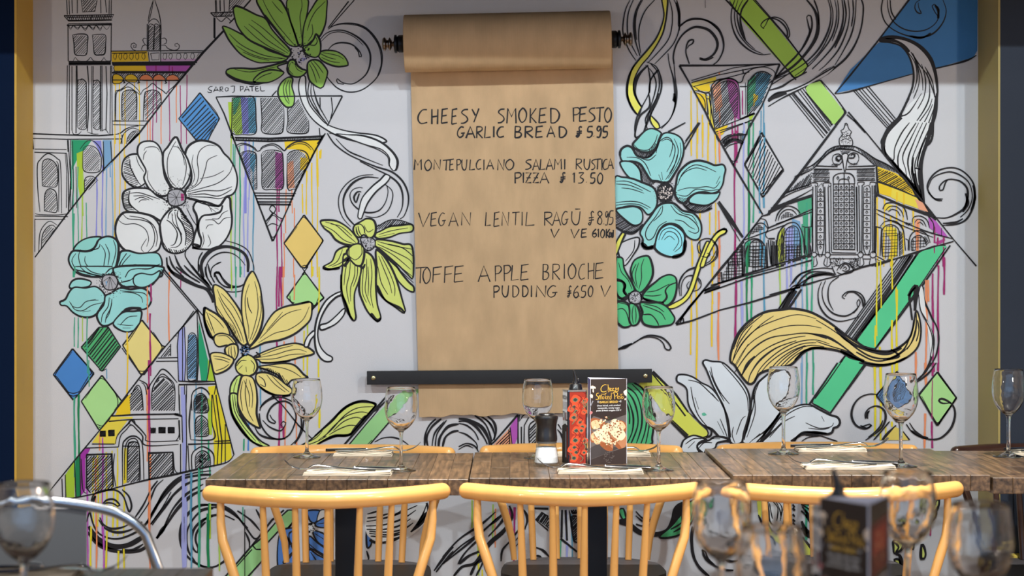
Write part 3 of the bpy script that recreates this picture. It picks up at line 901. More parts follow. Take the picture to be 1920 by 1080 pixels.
L 1.6 1460,1079 1462,990 1500,950 1540,970 1560,1020 1560,1079
H 1.1 13 46 1465,1000 1500,955 1545,980 1558,1079 1462,1079
L 1.4 1400,890 1400,920 1395,1079
S 1.4 1620,890 1600,1000
@ 0 740 4
P yelo 0 900,80 970,0 980,150 860,160
P yelo2 0 830,180 960,190 880,300 870,370 690,360 760,260
P yelo2 0 835,165 1000,165 990,180 825,185
P yel2 0 1570,0 1640,0 1730,360 1740,480 1610,530 1600,300
P lime 0 1560,20 1590,60 1590,300 1560,300
P vio3 0 620,410 680,400 640,480 640,720 605,760 605,450
P lime3 0 490,600 560,500 560,770 500,770
P grn4 0 560,490 600,460 605,760 575,770
P lav2 0 1360,0 1395,0 1400,560 1370,570
P yel3 0 930,400 950,400 950,660 925,670
V grn2 3 560,20,620
V grn4 3 592,0,650
V yel2 2.2 700,470,1000 735,440,990 800,430,990 840,420,700 880,400,1000 765,700,1000
V ora 2.2 750,300,420 720,480,1080 1105,0,500
V mag 3 1120,0,440
V vio 2.6 655,700,1080 770,320,1080
V ora 3.4 1122,430,1000
V lav2 6 1375,560,830
V lav2 4 1380,830,1080 1395,600,1080
V blu3 2.4 1435,560,1080 1462,0,420
V grn2 2.2 1498,560,1080 1515,0,600
V grn 2.6 1562,340,500 1575,540,620 1560,950,1080
V lime 2.6 1578,850,1080 1640,850,1080
V yel2 2.4 930,690,1060 850,720,1060 885,740,1060 1700,380,480
V blu4 2.2 1865,200,420
V grn 2.2 1832,330,420
S 1.8 960,0 745,270 600,445 375,720
S 1.4 372,720 372,800
S 1.8 1640,0 1755,450 
L 2.4 1755,450 1700,508 1540,545 1300,600 1100,640 900,690 700,745 440,795
S 1.4 465,630 470,780
S 1.4 490,600 495,780
S 1.4 560,500 570,770
S 1.4 600,450 605,760
L 1.6 610,480 620,700 650,740
S 2 835,160 1000,150 1340,145
S 1.6 815,200 1000,185 1340,180
S 3 1310,145 1365,160
S 1.4 690,370 860,370
S 1.4 640,400 890,392
L 1.8 865,370 880,310 920,260 965,215 985,190 1010,215 1060,265 1095,310 1110,350 1340,345
L 1.6 890,390 905,310 950,260 985,225 1030,265 1070,310 1095,380 1340,372
L 1.4 985,190 1005,190 1015,215
L 1.4 965,200 985,235
L 1.8 920,680 920,400 940,340 990,310 1040,325 1070,390 1080,640
L 1.5 935,640 940,400 985,330 1040,370 1055,640
S 1.4 920,385 1050,388
L 1.8 955,660 960,400 985,355 1030,360 1045,400 1045,650
H 1.3 13 48 958,400 985,350 1035,370 1045,640 960,665
S 2.6 648,450 845,445
S 2 650,450 650,700 680,735
S 2.4 838,445 850,690
H 1.3 15 48 655,462 835,455 848,700 690,730 655,700
L 1.4 860,440 850,560 870,690
S 2.6 1110,438 1295,432 1300,590
S 2 1115,440 1120,640
H 1.3 15 48 1120,448 1290,440 1300,590 1125,635
L 1.4 1300,430 1310,560 1340,590
S 1.4 1345,190 1350,340
S 1.3 1345,0 1350,150
S 1.4 1355,370 1355,590
S 1.4 1365,160 1370,360
S 1.4 1395,0 1400,380 1395,580
S 1.4 1410,380 1420,570
H 2 8 48 752,275 792,272 792,312 752,312
H 2 8 48 815,268 858,265 858,308 815,310
H 2 8 48 1130,248 1168,248 1168,288 1130,288
H 2 8 48 1192,246 1240,246 1240,286 1192,286
H 2 8 48 1262,246 1308,246 1308,286 1262,286
S 1.5 752,275 792,272 792,312 752,312 752,275
S 1.5 815,268 858,265 858,308 815,310 815,268
S 1.5 1192,246 1240,246 1240,286 1192,286 1192,246
S 1.5 1262,246 1308,246 1308,286 1262,286 1262,246
L 1.5 1340,190 1345,300 1320,345
L 1.8 1430,335 1420,200 1440,0
L 1.8 1590,0 1590,200 1605,330 1430,338
L 1.6 1458,130 1458,40 1500,5 1540,20 1558,60 1558,130 1458,135
H 1.1 13 46 1462,45 1500,8 1545,30 1556,130 1462,130
L 1.6 1465,300 1465,210 1480,170 1515,158 1555,190 1560,230 1560,305 1465,312
H 1.1 13 46 1465,210 1510,162 1558,210 1558,302 1467,305
S 2 1410,372 1620,365 1730,362
S 1.6 1610,350 1725,345
S 1.4 1595,0 1640,340 1630,520
S 1.6 1620,0 1665,350 1660,515
S 1.4 1690,220 1690,510
L 1.8 1440,560 1440,450 1480,405 1525,390 1580,420 1605,460 1605,540
L 1.6 1468,555 1468,460 1520,420 1570,455 1580,540
H 1.2 12 46 1470,465 1520,425 1570,460 1578,540 1470,555
D ink 3 14 1520 480 30
N painted_scroll;black-lined scrolls curling below the lower left church front
@ 0 870 4.8
L 2.8 780,520 800,450 860,290 820,360 820,470 870,600 960,660 1080,670 1230,610 1320,530 1400,400 1480,250 1600,130 1750,80 1900,60
L 2.6 820,330 850,270 930,240 1040,235 1110,290 1150,400 1165,430 1185,380 1160,290 1100,230
L 2.4 910,380 960,325 1030,320 1080,370 1060,380 1020,355 960,350 920,380
L 2.6 900,480 930,540 1000,580 1100,570 1180,530
L 3 890,500 950,580 1060,615 1180,590 1280,520
L 8 800,560 880,680 1000,740 1150,730 1280,660
L 5 790,610 860,700 960,760 1100,790 1250,780 1350,720
L 3 1100,770 1200,770 1290,720
L 2.4 1210,490 1290,370 1360,230 1420,150
L 2 1240,500 1340,350 1400,210 1470,140
L 4 1320,530 1420,360 1540,210 1650,130 1800,100 1900,96
L 1.6 1340,560 1450,410 1540,250
L 3 1360,540 1480,380 1580,260 1700,170 1860,125
L 2 1370,550 1480,400 1560,290
L 3 1480,560 1560,400 1680,270 1830,180
L 4 1410,670 1490,560 1600,400 1730,280 1840,230
L 4.6 1410,670 1450,610 1500,540
L 3.6 1920,370 1800,370 1700,440 1640,540 1620,660 1650,780 1730,870 1850,930 1920,935
L 2.6 1920,400 1800,430 1700,560 1680,680 1700,790 1760,880
L 3 1920,470 1830,500 1750,580 1725,680 1740,760 1775,795 1785,760 1760,680 1780,600 1850,520
@ 370 870 4
L 3 0,320 100,305 200,320 280,370 360,470 430,560 480,530
L 2.4 10,345 100,325 200,335 300,400 380,480
L 2.6 0,500 50,420 120,385 200,385 280,420
L 2.6 300,350 400,420 470,500
L 2.4 360,510 390,580 390,640
L 2.6 440,340 480,420 490,500
L 2.8 0,745 60,770 130,770 200,730 215,700 190,640 165,590 185,575 200,600
L 2.4 165,590 190,660 205,720
N painted_stripe;pale green diagonal stripe crossing behind the second chair row
@ 370 870 4
P gpal2 0 210,845 430,600 500,560 500,690 400,845
P gpal2 2 440,590 500,540 620,400 680,345 730,345 720,430 680,480 620,490 480,640 440,640 415,610
S 2.6 210,845 420,600 560,420 650,345
S 2.2 380,845 500,710
L 2 620,490 680,480 720,430
S 1.6 240,830 410,640
N painted_scroll;black scrolls between the white poppy and the yellow flower
@ 0 250 4
L 3 1250,930 1260,1000 1310,1060
L 2.4 1270,920 1300,1000 1380,1079
L 2.4 1310,910 1350,1000 1430,1079
L 2 1400,870 1390,920 1440,1000 1500,1079
L 2 1520,890 1490,950 1490,1040
L 4.5 1530,1079 1510,990 1540,920 1600,870 1680,850 1760,860 1830,900 1860,960 1860,1040 
L 1.4 1690,805 1780,830 1860,880 1900,980 1905,1030
L 1.6 1550,1079 1550,990 1590,930 1660,895 1740,900 1800,940 1840,990
L 1.4 1580,1079 1590,1010 1640,970 1660,965 1620,985
L 3 1610,1079 1610,1050 1640,1045 1665,1079
@ 0 500 4
L 5 1260,-10 1290,40 1370,90 1470,140 1550,170 1590,230 1600,270
L 2.4 1320,0 1400,60 1500,120
L 2.4 1380,-10 1440,50 1540,130 1580,180
L 3 1440,-10 1500,70 1560,130 1600,200
L 2.4 1490,-20 1520,80 1570,140
L 2.4 1540,0 1550,70 1590,140
L 2 1560,-20 1580,60 1610,120
L 3 1610,50 1640,40 1670,90 1720,140 1790,150 1850,120
L 2.4 1610,50 1640,110 1690,150 1760,158
L 1.4 1640,160 1720,188 1800,185 1850,165
N painted_bloom;golden yellow flower with eight pointed petals in the lower left half
@ 380 500 4
V mag 2.6 558,0,320 558,560,600 575,0,300 590,0,300
V ora 2 605,0,290 610,560,610 690,60,250 695,520,730
V yel2 2.4 760,480,780 785,440,820 825,0,70 872,0,350 872,690,830
V lime2 2 215,0,180
V grn2 2 252,0,230 285,0,60
V blu3 2 433,580,1040
V lime 1.6 790,430,500
F ylw 2.6 95,135 160,170 220,240 280,330 320,430 350,520 340,570 300,590 240,520 180,420 110,340 90,240 78,160
L 1.2 110,170 150,260 220,360 280,480 310,570
L 1.1 120,230 170,330 240,440 290,560
L 1.1 140,200 230,300 300,440 330,560
L 1.1 100,290 150,370 190,430 250,530
H 1.1 9 60 175,400 230,440 280,560 260,590 210,520
F ylw 2.6 370,35 395,60 430,150 445,250 455,350 440,450 400,540 350,590 320,500 300,400 292,300 300,180 330,90
L 1.1 390,110 410,200 415,330 380,480 350,560
L 1.4 335,230 345,300 370,350
L 1.1 350,130 320,230 325,350 345,460 345,540
L 1.1 430,220 440,330 410,460 370,550
F ylw 2.6 805,265 820,300 810,390 760,450 680,510 580,550 470,570 380,610 350,610 420,530 480,420 540,340 620,300 720,280
L 1.1 800,300 750,400 650,470 540,500 420,570
L 1.1 740,320 660,340 590,380 500,470 430,540
L 1 600,340 550,400 480,480
L 2 820,330 830,290 800,262 740,275
F ylw 2.4 10,310 60,330 110,360 160,410 195,470 200,520 150,500 100,520 60,530 30,470 15,390
L 1.2 30,340 60,420 90,500
L 1.1 45,350 110,400 160,460
L 1.1 30,400 70,480
L 4 20,300 10,380 40,480 90,560
F ylw 2.4 90,520 140,500 210,520 250,570 230,600 180,590 120,600 90,570
L 1.2 110,520 180,520 240,580
F ylw 2.4 170,610 220,580 260,590 265,650 240,700 200,700 175,660
L 1.1 200,600 195,650 215,695
L 1.1 215,595 215,650 230,695
L 1.1 235,595 245,650 240,680
F ylw 2.4 60,655 130,645 200,670 235,700 200,760 140,795 90,800 70,730
L 1.1 80,670 150,680 210,700
L 1.1 90,690 150,700 200,720
L 1.1 100,780 160,760 200,730
F ylw 2.4 380,680 480,630 600,590 700,575 780,600 835,640 820,660 750,675 660,700 560,715 450,720 420,700
L 1.1 400,685 540,660 640,630 720,620 780,640
L 1.1 420,695 540,690 660,660 770,655
L 1.1 440,665 560,620 680,590
L 2.4 440,720 560,720 660,705
F ylw 2.4 420,750 520,735 610,725 690,740 760,810 790,830 760,840 670,850 640,880 600,870 560,810 470,770
L 1.1 500,745 600,760 680,790 740,830
H 1.3 10 -60 420,760 500,760 580,800 640,860 660,900 600,870 540,830 440,790
F ylw 2.4 410,800 480,795 560,830 620,880 670,920 650,960 560,965 490,940 430,900 400,850
L 1.3 420,820 460,850 470,900 430,880
L 1.1 480,810 540,880 620,940
L 1.1 520,820 590,890 650,940
L 3 430,900 500,950 600,970 660,965
F ylwg 2.6 250,730 290,680 340,660 390,690 412,750 390,800 340,822 290,810 255,780
L 1.3 255,745 290,705 330,705
L 1.3 270,770 300,740
L 1.2 325,750 330,790
L 1.2 360,700 390,740 380,790
DR ink 2.2 90 320 630 0 42
D blu4 1.4 30 320 630 35
L 3 385,680 430,670 400,640
F lime4 2.4 260,820 290,820 270,900 260,1000 270,1100 300,1160 310,1220 260,1160 220,1080 205,960 215,880
L 1.1 260,840 235,920 235,1020 265,1120
@ 380 740 4
F lime4 2.6 205,0 262,0 265,80 290,160 330,220 380,290 440,350 500,385 430,385 350,330 270,240 215,130
L 1.2 225,0 240,120 300,230 400,350
L 1.2 240,0 255,110 310,210 440,370
L 3.6 205,40 225,150 290,260 370,350 450,385
@ 380 500 4
F ylw 2.6 300,820 370,830 400,900 410,1000 405,1100 425,1180 430,1210 380,1190 320,1140 275,1060 262,980 275,890
L 1.2 300,860 285,960 300,1080
L 1.2 330,840 320,950 340,1080 380,1160
L 1.1 350,850 375,960 370,1060
L 1.1 310,850 350,960 350,1050
N painted_blossom;lime green flower with drooping petals beside the paper sheet
@ 380 250 4
L 1.6 950,0 1050,10 1200,15 1330,60 1420,130 1465,200 1460,260 1440,280 1400,240 1390,180 1330,130 1230,90 1100,40 1000,10
F wht 1.6 1000,5 1100,12 1200,20 1320,60 1410,130 1455,200 1450,265 1430,280 1402,240 1400,180 1340,120 1220,85 1080,35
L 2.2 935,0 990,80 1080,150 1180,200 1300,250 1420,290 1500,360 1540,450 1540,540 1510,620 1480,640
L 1.6 1000,40 1090,130 1200,180 1350,240
L 2.2 1180,210 1300,270 1400,320 1470,380 1500,460 1495,560 1460,630
L 1.4 1280,310 1180,320 1090,370 1030,450 1020,540 1050,630 1110,700
L 2.6 1320,335 1220,330 1130,370 1070,450 1055,530 1080,620 1150,700
L 1.8 1380,390 1390,440 1370,520 1320,580 1240,595 1170,570 1120,520 1105,460 1130,420 1180,405 1200,410
L 1.4 1350,370 1420,430 1420,510 1380,590 1300,630 1220,620
L 2.4 1190,440 1160,440 1135,480 1150,520 1165,480 1175,450
F wht 2 1370,310 1405,325 1380,370 1300,440 1240,520 1210,590 1190,640 1165,630 1175,560 1200,480 1270,400 1330,350
F lim 2.6 885,660 940,650 1010,660 1080,700 1130,750 1170,810 1140,840 1060,830 1000,800 960,750 910,710
L 1.2 920,665 1000,690 1080,760 1150,820
L 1.2 900,690 980,730 1060,800 1140,830
L 1.1 960,680 1040,700 1120,770
F lim 2.4 905,1000 970,960 1000,890 1040,860 1090,850 1110,900 1080,960 1030,1000 980,1015 920,1020
L 1.1 940,1000 1010,960 1050,870
L 1.1 970,1000 1050,960 1080,870
L 3.6 905,1000 940,1020 1030,1010
L 2 1080,850 1130,850
F lim 2.4 1300,750 1340,730 1400,700 1480,690 1570,685 1570,735 1480,750 1400,780 1320,790 1290,770
H 1.3 12 48 1310,690 1380,660 1450,650 1570,680 1460,690 1380,705 1310,725
L 1.4 1310,700 1390,655 1470,650 1570,680
L 1.1 1320,760 1420,730 1540,710
L 1.1 1320,775 1440,750
F lim 2.4 1300,800 1400,805 1500,830 1572,855 1578,1079 1540,1060 1480,1000 1400,930 1330,870 1290,840
L 1.2 1310,810 1420,840 1575,870
L 1.2 1310,830 1420,880 1540,940 1575,980
L 1.2 1320,850 1440,920 1560,1020
L 1.4 1390,830 1500,860 1575,920
@ 380 500 4
F lim 2.4 1300,-130 1360,-90 1440,-20 1500,60 1550,120 1582,150 1582,190 1530,170 1470,110 1430,40 1370,-30
L 1.2 1340,-100 1450,0 1580,120
L 1.2 1380,-90 1480,0 1582,80
F lim 2.6 1300,-120 1350,-90 1400,-20 1440,60 1470,150 1500,260 1520,330 1510,350 1440,300 1370,250 1320,190 1300,120 1305,0
L 1.2 1320,-80 1360,20 1400,120 1420,200
L 1.2 1340,-80 1400,40 1440,150 1440,220
L 1.2 1315,0 1340,120 1390,210
L 3.2 1310,140 1370,250 1480,310 1515,345
F lim 2.6 1200,-100 1260,-90 1295,-20 1300,60 1300,160 1310,280 1335,370 1330,400 1300,405 1240,340 1200,260 1175,180 1180,60
L 1.2 1230,-60 1230,60 1220,180 1260,290
L 1.2 1260,-60 1270,60 1260,200 1280,310
L 1.2 1210,-20 1200,100 1200,200 1230,270
L 1.2 1240,0 1245,120 1240,220
L 4.5 1260,350 1310,405 1335,385
F lim 2.6 1060,-90 1120,-90 1180,-60 1190,20 1170,110 1140,200 1140,300 1150,380 1135,405 1110,380 1080,290 1045,200 1040,100 1050,0
L 1.2 1110,-60 1100,60 1080,160 1100,280
L 1.2 1140,-60 1140,60 1110,160 1110,260
L 1.2 1160,-40 1160,60 1130,150
L 1.2 1090,-60 1070,40 1060,140
L 3.4 1040,60 1045,200 1090,340 1130,400
@ 380 250 4
F lim 2.8 1130,730 1140,690 1190,660 1230,640 1280,650 1300,700 1290,760 1250,790 1210,760 1180,780 1150,770
L 1.6 1140,690 1180,680 1210,710 1215,750
L 1.6 1150,700 1160,750 1185,780
L 1.4 1165,695 1175,740 1195,770
L 1.2 1215,745 1250,790
L 1.1 1210,690 1240,740 1280,720
F lim 2.8 1090,870 1130,835 1180,830 1210,860 1210,930 1190,990 1150,990 1110,950 1085,910
L 1.3 1100,860 1100,920 1140,950
L 1.3 1190,840 1195,900 1165,940 1140,950
D wht 4 1 1240 830 2
F gry 1.6 1185,790 1240,780 1290,800 1290,850 1250,880 1210,860
DR ink 1.8 60 1240 830 0 48
DR wht 1.3 26 1240 825 0 45
L 5 1050,960 1100,940 1060,1000
L 3 1170,990 1200,1010 1220,980
N painted_tendril;white curling tendrils left of the lime green flower
@ 380 500 4
F wht 2.4 1040,190 1000,200 930,250 880,330 850,420 840,520 850,620 880,680 920,710 965,708 972,680 930,655 890,610 868,550 865,480 890,380 940,290 1000,230 1035,215
F wht 2.2 1070,310 1060,360 1010,420 950,455 890,475 880,440 940,420 1000,370 1050,320
F wht 2.2 835,480 790,520 765,570 765,600 790,600 810,550 840,510
N painted_feather;lime feather leaf and pale green stripe above the first table
@ 380 740 4
L 2.2 1420,0 1320,100 1280,130
V mag 3 575,0,390 592,0,250 605,240,330
V ora 2 620,30,390 705,70,390
V yel2 3 875,0,250
F lim 2.6 1300,70 1240,55 1150,60 1050,110 980,190 900,260 820,330 740,380 680,400 820,395 900,350 1000,310 1100,300 1170,240 1230,160 1290,90
L 3 1305,70 1200,45 1080,90 960,200 840,310
L 1.4 1280,90 1160,100 1060,160 960,270 870,340
L 1.4 1250,140 1180,130 1080,160 990,230 900,330
L 1.4 1210,190 1150,170 1060,200 980,270
L 1.4 1165,235 1100,230 1020,260 950,300
L 1.2 700,395 840,330 900,270
L 1.2 740,392 860,350 930,310
L 3 1300,80 1220,170 1110,295 980,310 860,370
L 2.6 1225,155 1180,200 1110,295
L 2 1260,60 1310,85
P gpal2 0 1500,-40 1640,-40 1420,180 1240,395 1080,395 1180,270 1360,90
S 2.6 1390,0 1180,240 1045,395
S 1.6 1320,110 1085,390
S 1.8 1430,170 1235,395
S 1 1270,340 1215,395
L 2 430,120 440,90 500,40 580,20 650,40 700,80 735,160 740,250 710,330 660,380
L 2.4 425,140 440,230 500,310 580,335 650,300 690,220 700,150 670,80 620,50 560,60 510,100 485,160 500,200 540,215 548,205 520,180 505,150
L 2 430,100 470,50 540,10 600,5
S 1.8 520,5 600,80 720,230 820,330
L 2 600,240 585,225 605,200 625,210 600,260 570,270 500,240 450,190
L 2.4 390,240 430,300 520,330 620,330
L 2 760,170 745,280 690,370
L 1.8 1290,355 1350,325 1430,320 1500,345 1560,390
L 1.8 1310,390 1380,385 1440,390
L 2.6 860,380 880,395
N painted_gerbera;cobalt blue daisy with white streaks behind the first chair spindles
@ 370 870 4
F blu5 2 620,520 700,480 740,500 730,640 650,780 620,840 600,700
F blu5 2 690,520 740,505 740,590 700,590
F blu5 2 830,350 920,350 915,400 880,440 850,430 830,390
F wht 1.5 920,350 970,350 970,400 900,430
F blu5 2 890,440 970,400 975,470 900,470
F blu5 2.2 870,500 975,540 975,620 900,580
F wht 1.6 850,590 900,620 970,670 940,670 870,640
F blu5 2.2 840,540 900,590 975,650 975,700 870,640 840,620
F blu5 2.4 840,640 900,680 975,720 975,750 860,752 840,720
F blu5 2 650,740 740,650 740,780 640,845
F blu5 2.4 1270,500 1300,540 1305,600 1280,630 1270,600
F blu5 2 490,600 500,640 500,720 488,690
L 1.8 650,520 690,600 640,740
L 1.8 640,540 660,620
L 2.4 740,640 660,740 640,780
L 1.6 740,600 700,620
L 1.6 840,600 900,650 970,690
L 1.6 850,660 890,720 900,750
L 1.6 880,520 960,570
L 1.6 895,450 970,440
L 3 620,500 680,560 720,640
DR ink 3 40 850 475 10 42
DR wht 2 18 850 475 0 38
N painted_scroll;white shell scroll striped in black behind the first chair
@ 370 870 4
F wht 0 1270,380 1400,330 1560,320 1720,300 1720,420 1600,540 1480,580 1350,580 1270,520
L 2.2 1275,375 1330,360 1380,345
L 2.2 1270,430 1340,420 1460,390 1560,350 1650,310
L 2.2 1275,405 1350,395 1440,370
L 2.2 1265,465 1400,455 1540,410 1640,345
L 2.2 1270,490 1400,490 1520,460 1600,410
L 2.2 1290,505 1420,510 1540,490 1620,440
L 2.2 1290,520 1440,530 1560,500
L 2 1300,540 1420,545 1530,525
L 2 1440,400 1500,370 1540,340
L 2 1440,340 1470,330
L 2 1600,510 1680,400 1720,300
L 4 1720,290 1730,360 1680,440 1600,510
L 5 1750,345 1700,390 1650,460
L 3.6 1290,570 1350,590 1440,580 1540,540
L 2.4 1270,650 1285,710 1270,740
L 3 1775,800 1850,700 1920,620
L 2.2 1790,810 1860,720 1920,650
S .9 355,440 355,720
N painted_scroll;loose black scrolls between the first and second chairs
@ 830 870 3.84
V lime2 2.4 210,260,460 250,260,600 258,600,800 360,290,560
V yel2 2.4 258,650,760 285,760,806
V ora 1.8 380,320,600
V mag 3.4 515,310,720 488,320,400
V lav2 3.4 890,330,540 895,560,690
V grn2 2 848,540,690
V blu3 2 930,360,690
L 2.8 0,670 120,540 270,440 380,345
L 2.4 0,720 130,590 280,490 400,380
L 2.4 0,720 200,560 300,480
L 5 480,300 500,380 440,480 340,570 260,680 220,720 140,740 80,806
L 3.6 445,300 430,360 340,440
L 2.8 470,320 420,420 330,520
L 2.6 110,720 160,640 240,560 290,540
L 3.6 200,800 240,720 300,680
L 3 300,690 310,760 340,806
L 3.4 120,720 190,660 290,620
L 2.6 240,806 280,730 290,700
L 2.6 420,700 430,620 480,560 550,470
L 2.2 500,580 550,520
L 2.2 510,610 555,560
L 3 540,310 590,340 610,400 590,470
L 3 670,600 720,620 770,670
L 3 670,660 700,665 720,695
S 2.6 660,318 760,322
P ink 0 665,400 710,345 720,350 690,415 760,470 760,485
L 2.4 710,345 760,375
H 2 13 55 720,350 765,380 765,465 690,410
S 3 860,330 855,530
S 3 885,330 895,550
S 3 848,535 968,632
L 2 910,330 920,380 925,460
H 2 12 48 920,330 970,330 970,355 935,355
L 2.6 925,330 935,352 970,352
L 3 920,385 940,375 975,378
L 3 925,390 935,500 950,560 970,565
H 2 12 48 930,385 975,385 970,555 945,540
N painted_fragment;purple and orange washed building fragment between the paper and the pepper mill
@ 860 680 4
P vio 0 385,480 440,400 440,560 420,615 400,615
P orao 0 260,615 385,490 400,615
L 1.8 790,395 800,380
S 2.4 445,390 270,590 240,615
S 1.6 385,485 400,610
S 1.4 375,500 385,610
H 1.4 16 44 270,612 385,500 385,612
S 1.8 445,395 445,612
S 1.6 455,390 455,440 480,400 500,385
S 1.6 490,610 492,470 525,410
S 1.6 470,612 470,480
L 1.8 530,612 528,480 560,440 600,420
H 1.6 16 46 532,490 600,430 600,612 532,612
L 3 0,440 60,440 130,480 190,560 215,612
L 4 0,420 80,430 170,480 220,560 230,615
L 2 0,455 60,470 120,520 150,580
L 2.4 120,395 200,460 240,560 240,612
L 2.4 150,392 230,450 270,540 250,590
L 3 200,390 260,440 280,510 265,580
L 2 170,395 250,470
L 2 0,520 60,540 130,600 140,650
L 2 0,630 60,605 120,625 150,670
L 1.6 0,650 60,620 110,640
L 2.4 740,500 770,540 790,612
L 2.4 745,460 770,500
N painted_scroll;fan of black curved strokes at the torn lower edge of the paper
@ 380 740 4
L 3 1690,390 1680,320 1720,240 1790,180
L 2.4 1665,390 1670,300 1700,230 1750,180
L 2 1720,390 1740,290 1810,200
L 2 1745,390 1760,290 1830,190
L 3.6 1770,390 1780,320 1840,240 1920,220
L 3 1800,390 1820,320 1870,280 1920,270
N painted_ribbon;yellow ribbon and black looping lines at the top right of the paper roll
@ 1080 0 4
L 1.5 405,0 370,80 352,200 360,280 400,380 450,455
L 1.5 430,0 395,90 385,200 400,300 460,420
L 2.2 490,0 450,80 435,180 445,300 480,420
L 1.4 500,0 460,80 445,180 455,300
L 1.5 590,0 520,80 480,180 470,280 485,400
L 1.4 640,0 650,50
L 1.4 700,0 720,80 720,190 690,300 600,410 540,470
L 1.4 735,0 770,90 772,220 730,330 650,420 590,480
L 2 755,0 778,110 775,230
L 2 750,20 770,120 768,200
F yel4 2 645,-10 685,-10 682,80 670,170 650,250 610,330 550,420 490,490 450,560 430,630 440,700 470,770 490,800 470,860 430,830 395,760 385,680 395,600 420,520 470,450 540,370 600,290 640,200 660,110
L 2.6 440,490 400,560 380,650 390,740 430,820 480,880
L 4 540,490 480,550 445,620 440,700 470,770 495,805
F yel4 2 560,870 580,885 620,930 625,960 600,965 575,940 555,900
L 2 530,465 600,500 635,580 640,660 610,760 560,860
L 1.6 560,480 610,540 625,640 600,740
L 1.6 520,490 570,540 600,620 590,700 560,800 520,950
L 1.8 540,500 555,600 545,700 500,790 460,870 440,960 450,1040
L 2.4 620,520 560,600 550,700
L 2.6 545,700 550,800 480,870 450,960 445,1030 500,1000 530,930 590,780 620,700
L 2 540,980 520,900 560,820 610,720
L 2 690,400 700,480 730,590 742,700 740,800 700,900 630,960
L 3 735,480 730,420 750,340 800,260 870,210 930,205 1000,230 1050,290 1060,350 1030,410 970,445 930,435 930,445 980,452 1030,430
L 2.6 780,200 830,160 900,145 980,155 1060,210 1100,290 1105,370 1070,450 1030,485
L 1.6 780,190 850,145 920,138 1000,165 1080,240
L 2 850,480 825,400 830,340 850,305 880,300 875,325 845,345 832,365
L 2 735,480 745,600 755,700 740,810 700,900 640,965
L 4 738,700 735,760 742,720
N painted_stripe;lime green diagonal stripe crossing the top right, cut by black swirls
@ 1080 0 4
P lim2 0 1145,-10 1330,-10 1740,500 1700,555 1640,580 1600,545 1250,160
S 2 1120,-5 1290,180 1650,600
S 1.6 1340,-5 1560,250 1740,495
S 1.3 1325,-5 1540,235 1735,480
L 1.4 1150,10 1240,130 1400,300
L 1.6 1600,540 1630,580 1690,560 1730,510 1735,490
N painted_stripe;short lime stripe segment above the right hall
P lim3 1.6 1720,655 1830,600 1920,745 1920,940 1870,880 1750,720
@ 1440 0 4
P lim3 0 280,655 300,632 390,610 565,830 570,860 500,935 470,920 300,720
S 1.6 395,600 500,720 585,840
L 1.6 280,660 310,625 390,605
L 1.4 555,810 570,850 500,935
S 1.6 280,690 475,920
S 1.2 260,665 470,950
S 1.2 240,670 465,975
S 3 190,700 445,1000
S 1.2 220,680 460,985
S 1.3 160,715 415,1035
S 1.2 175,705 430,1020
N painted_scroll;nested black swirls crossing the lime stripe at the top right
@ 1080 0 4
L 2 1190,0 1165,90 1170,190 1210,290 1290,370 1380,410 1460,405
L 1.4 1215,0 1190,90 1195,180 1230,270 1310,360 1400,405
L 1.6 1250,0 1210,90 1220,190 1260,290 1340,370
L 2.6 1290,0 1240,80 1235,180 1270,300
L 1.8 1410,215 1385,195 1400,165 1440,140 1500,130 1560,160 1595,220 1600,270 1580,290 1585,240 1560,190 1510,150 1450,140 1420,190 1400,215
@ 1440 0 4
L 4 290,0 350,80 375,180 360,280 300,380 220,470 130,540 50,580
L 2 345,0 375,90 382,190
L 2.4 300,115 320,120 330,180 320,240 280,330 210,420 130,500 40,600
L 2 300,115 290,130 305,200 310,250 250,370
L 2 450,0 470,80 465,180 430,280 370,380 280,470 160,550 20,640
L 1.4 465,0 485,90 480,190 440,300 380,400 290,490
L 1.6 500,0 515,90 505,190 470,290 400,390 310,490 200,570
L 1.4 520,0 530,100 520,200 480,310
L 2.2 555,0 565,100 550,210 500,330 420,430 330,520
L 2 570,0 585,110 560,230 500,360
L 1.6 600,0 610,110 590,230 530,370 440,480 380,530
L 1.6 635,0 640,90 625,200
L 1.6 660,0 650,150 620,270 560,390 500,490
L 2.4 700,0 715,60 700,200 660,320 590,430 500,510 420,570 350,610
L 6 500,500 440,540 350,590
F bg 0 60,690 200,660 330,590 450,520 500,500 440,560 330,620 200,690 80,712
L 2.2 0,745 60,700 160,680 280,630 380,570 500,500
L 5 0,760 60,720 140,700
L 2 0,800 100,740 220,680 300,640
L 2.4 0,680 100,650 180,600 290,540
L 1.6 0,630 60,590 170,550
N painted_banner;large blue wedge with black spirals in the top right corner
@ 1440 0 4
P bluw 0 1060,-10 1570,-10 1568,380 1540,430 1250,515 1200,420 1000,300 840,280
P bluw 0 830,320 940,320 1020,350 1070,440 1085,550 780,640 500,700 620,520
S 2.2 1060,-5 920,180 810,325 620,560 500,705
L 2 500,705 600,690 780,640 1085,555
L 2.4 1250,515 1400,480 1500,450 1562,415
L 2 860,-5 850,80 880,170 950,230 1050,270 1150,280 1240,250 1310,170 1335,80 1310,0
L 1.6 895,0 900,70 930,150 1000,210 1090,235 1180,225 1250,180 1280,120 1270,60 1245,32 1230,45 1250,90 1280,130
L 1.6 915,0 925,90 960,150
L 3.6 1250,40 1275,75 1275,140
L 1.6 1140,0 1110,20 1100,60 1120,95 1148,100 1130,60 1125,20
L 3 1060,270 1150,285 1220,250
S 1.4 640,680 905,975
S 1.2 655,675 915,965
S 1.2 680,668 920,950
S 1.2 700,662 935,930
S 1.4 735,658 945,905
S 1.4 755,652 955,890
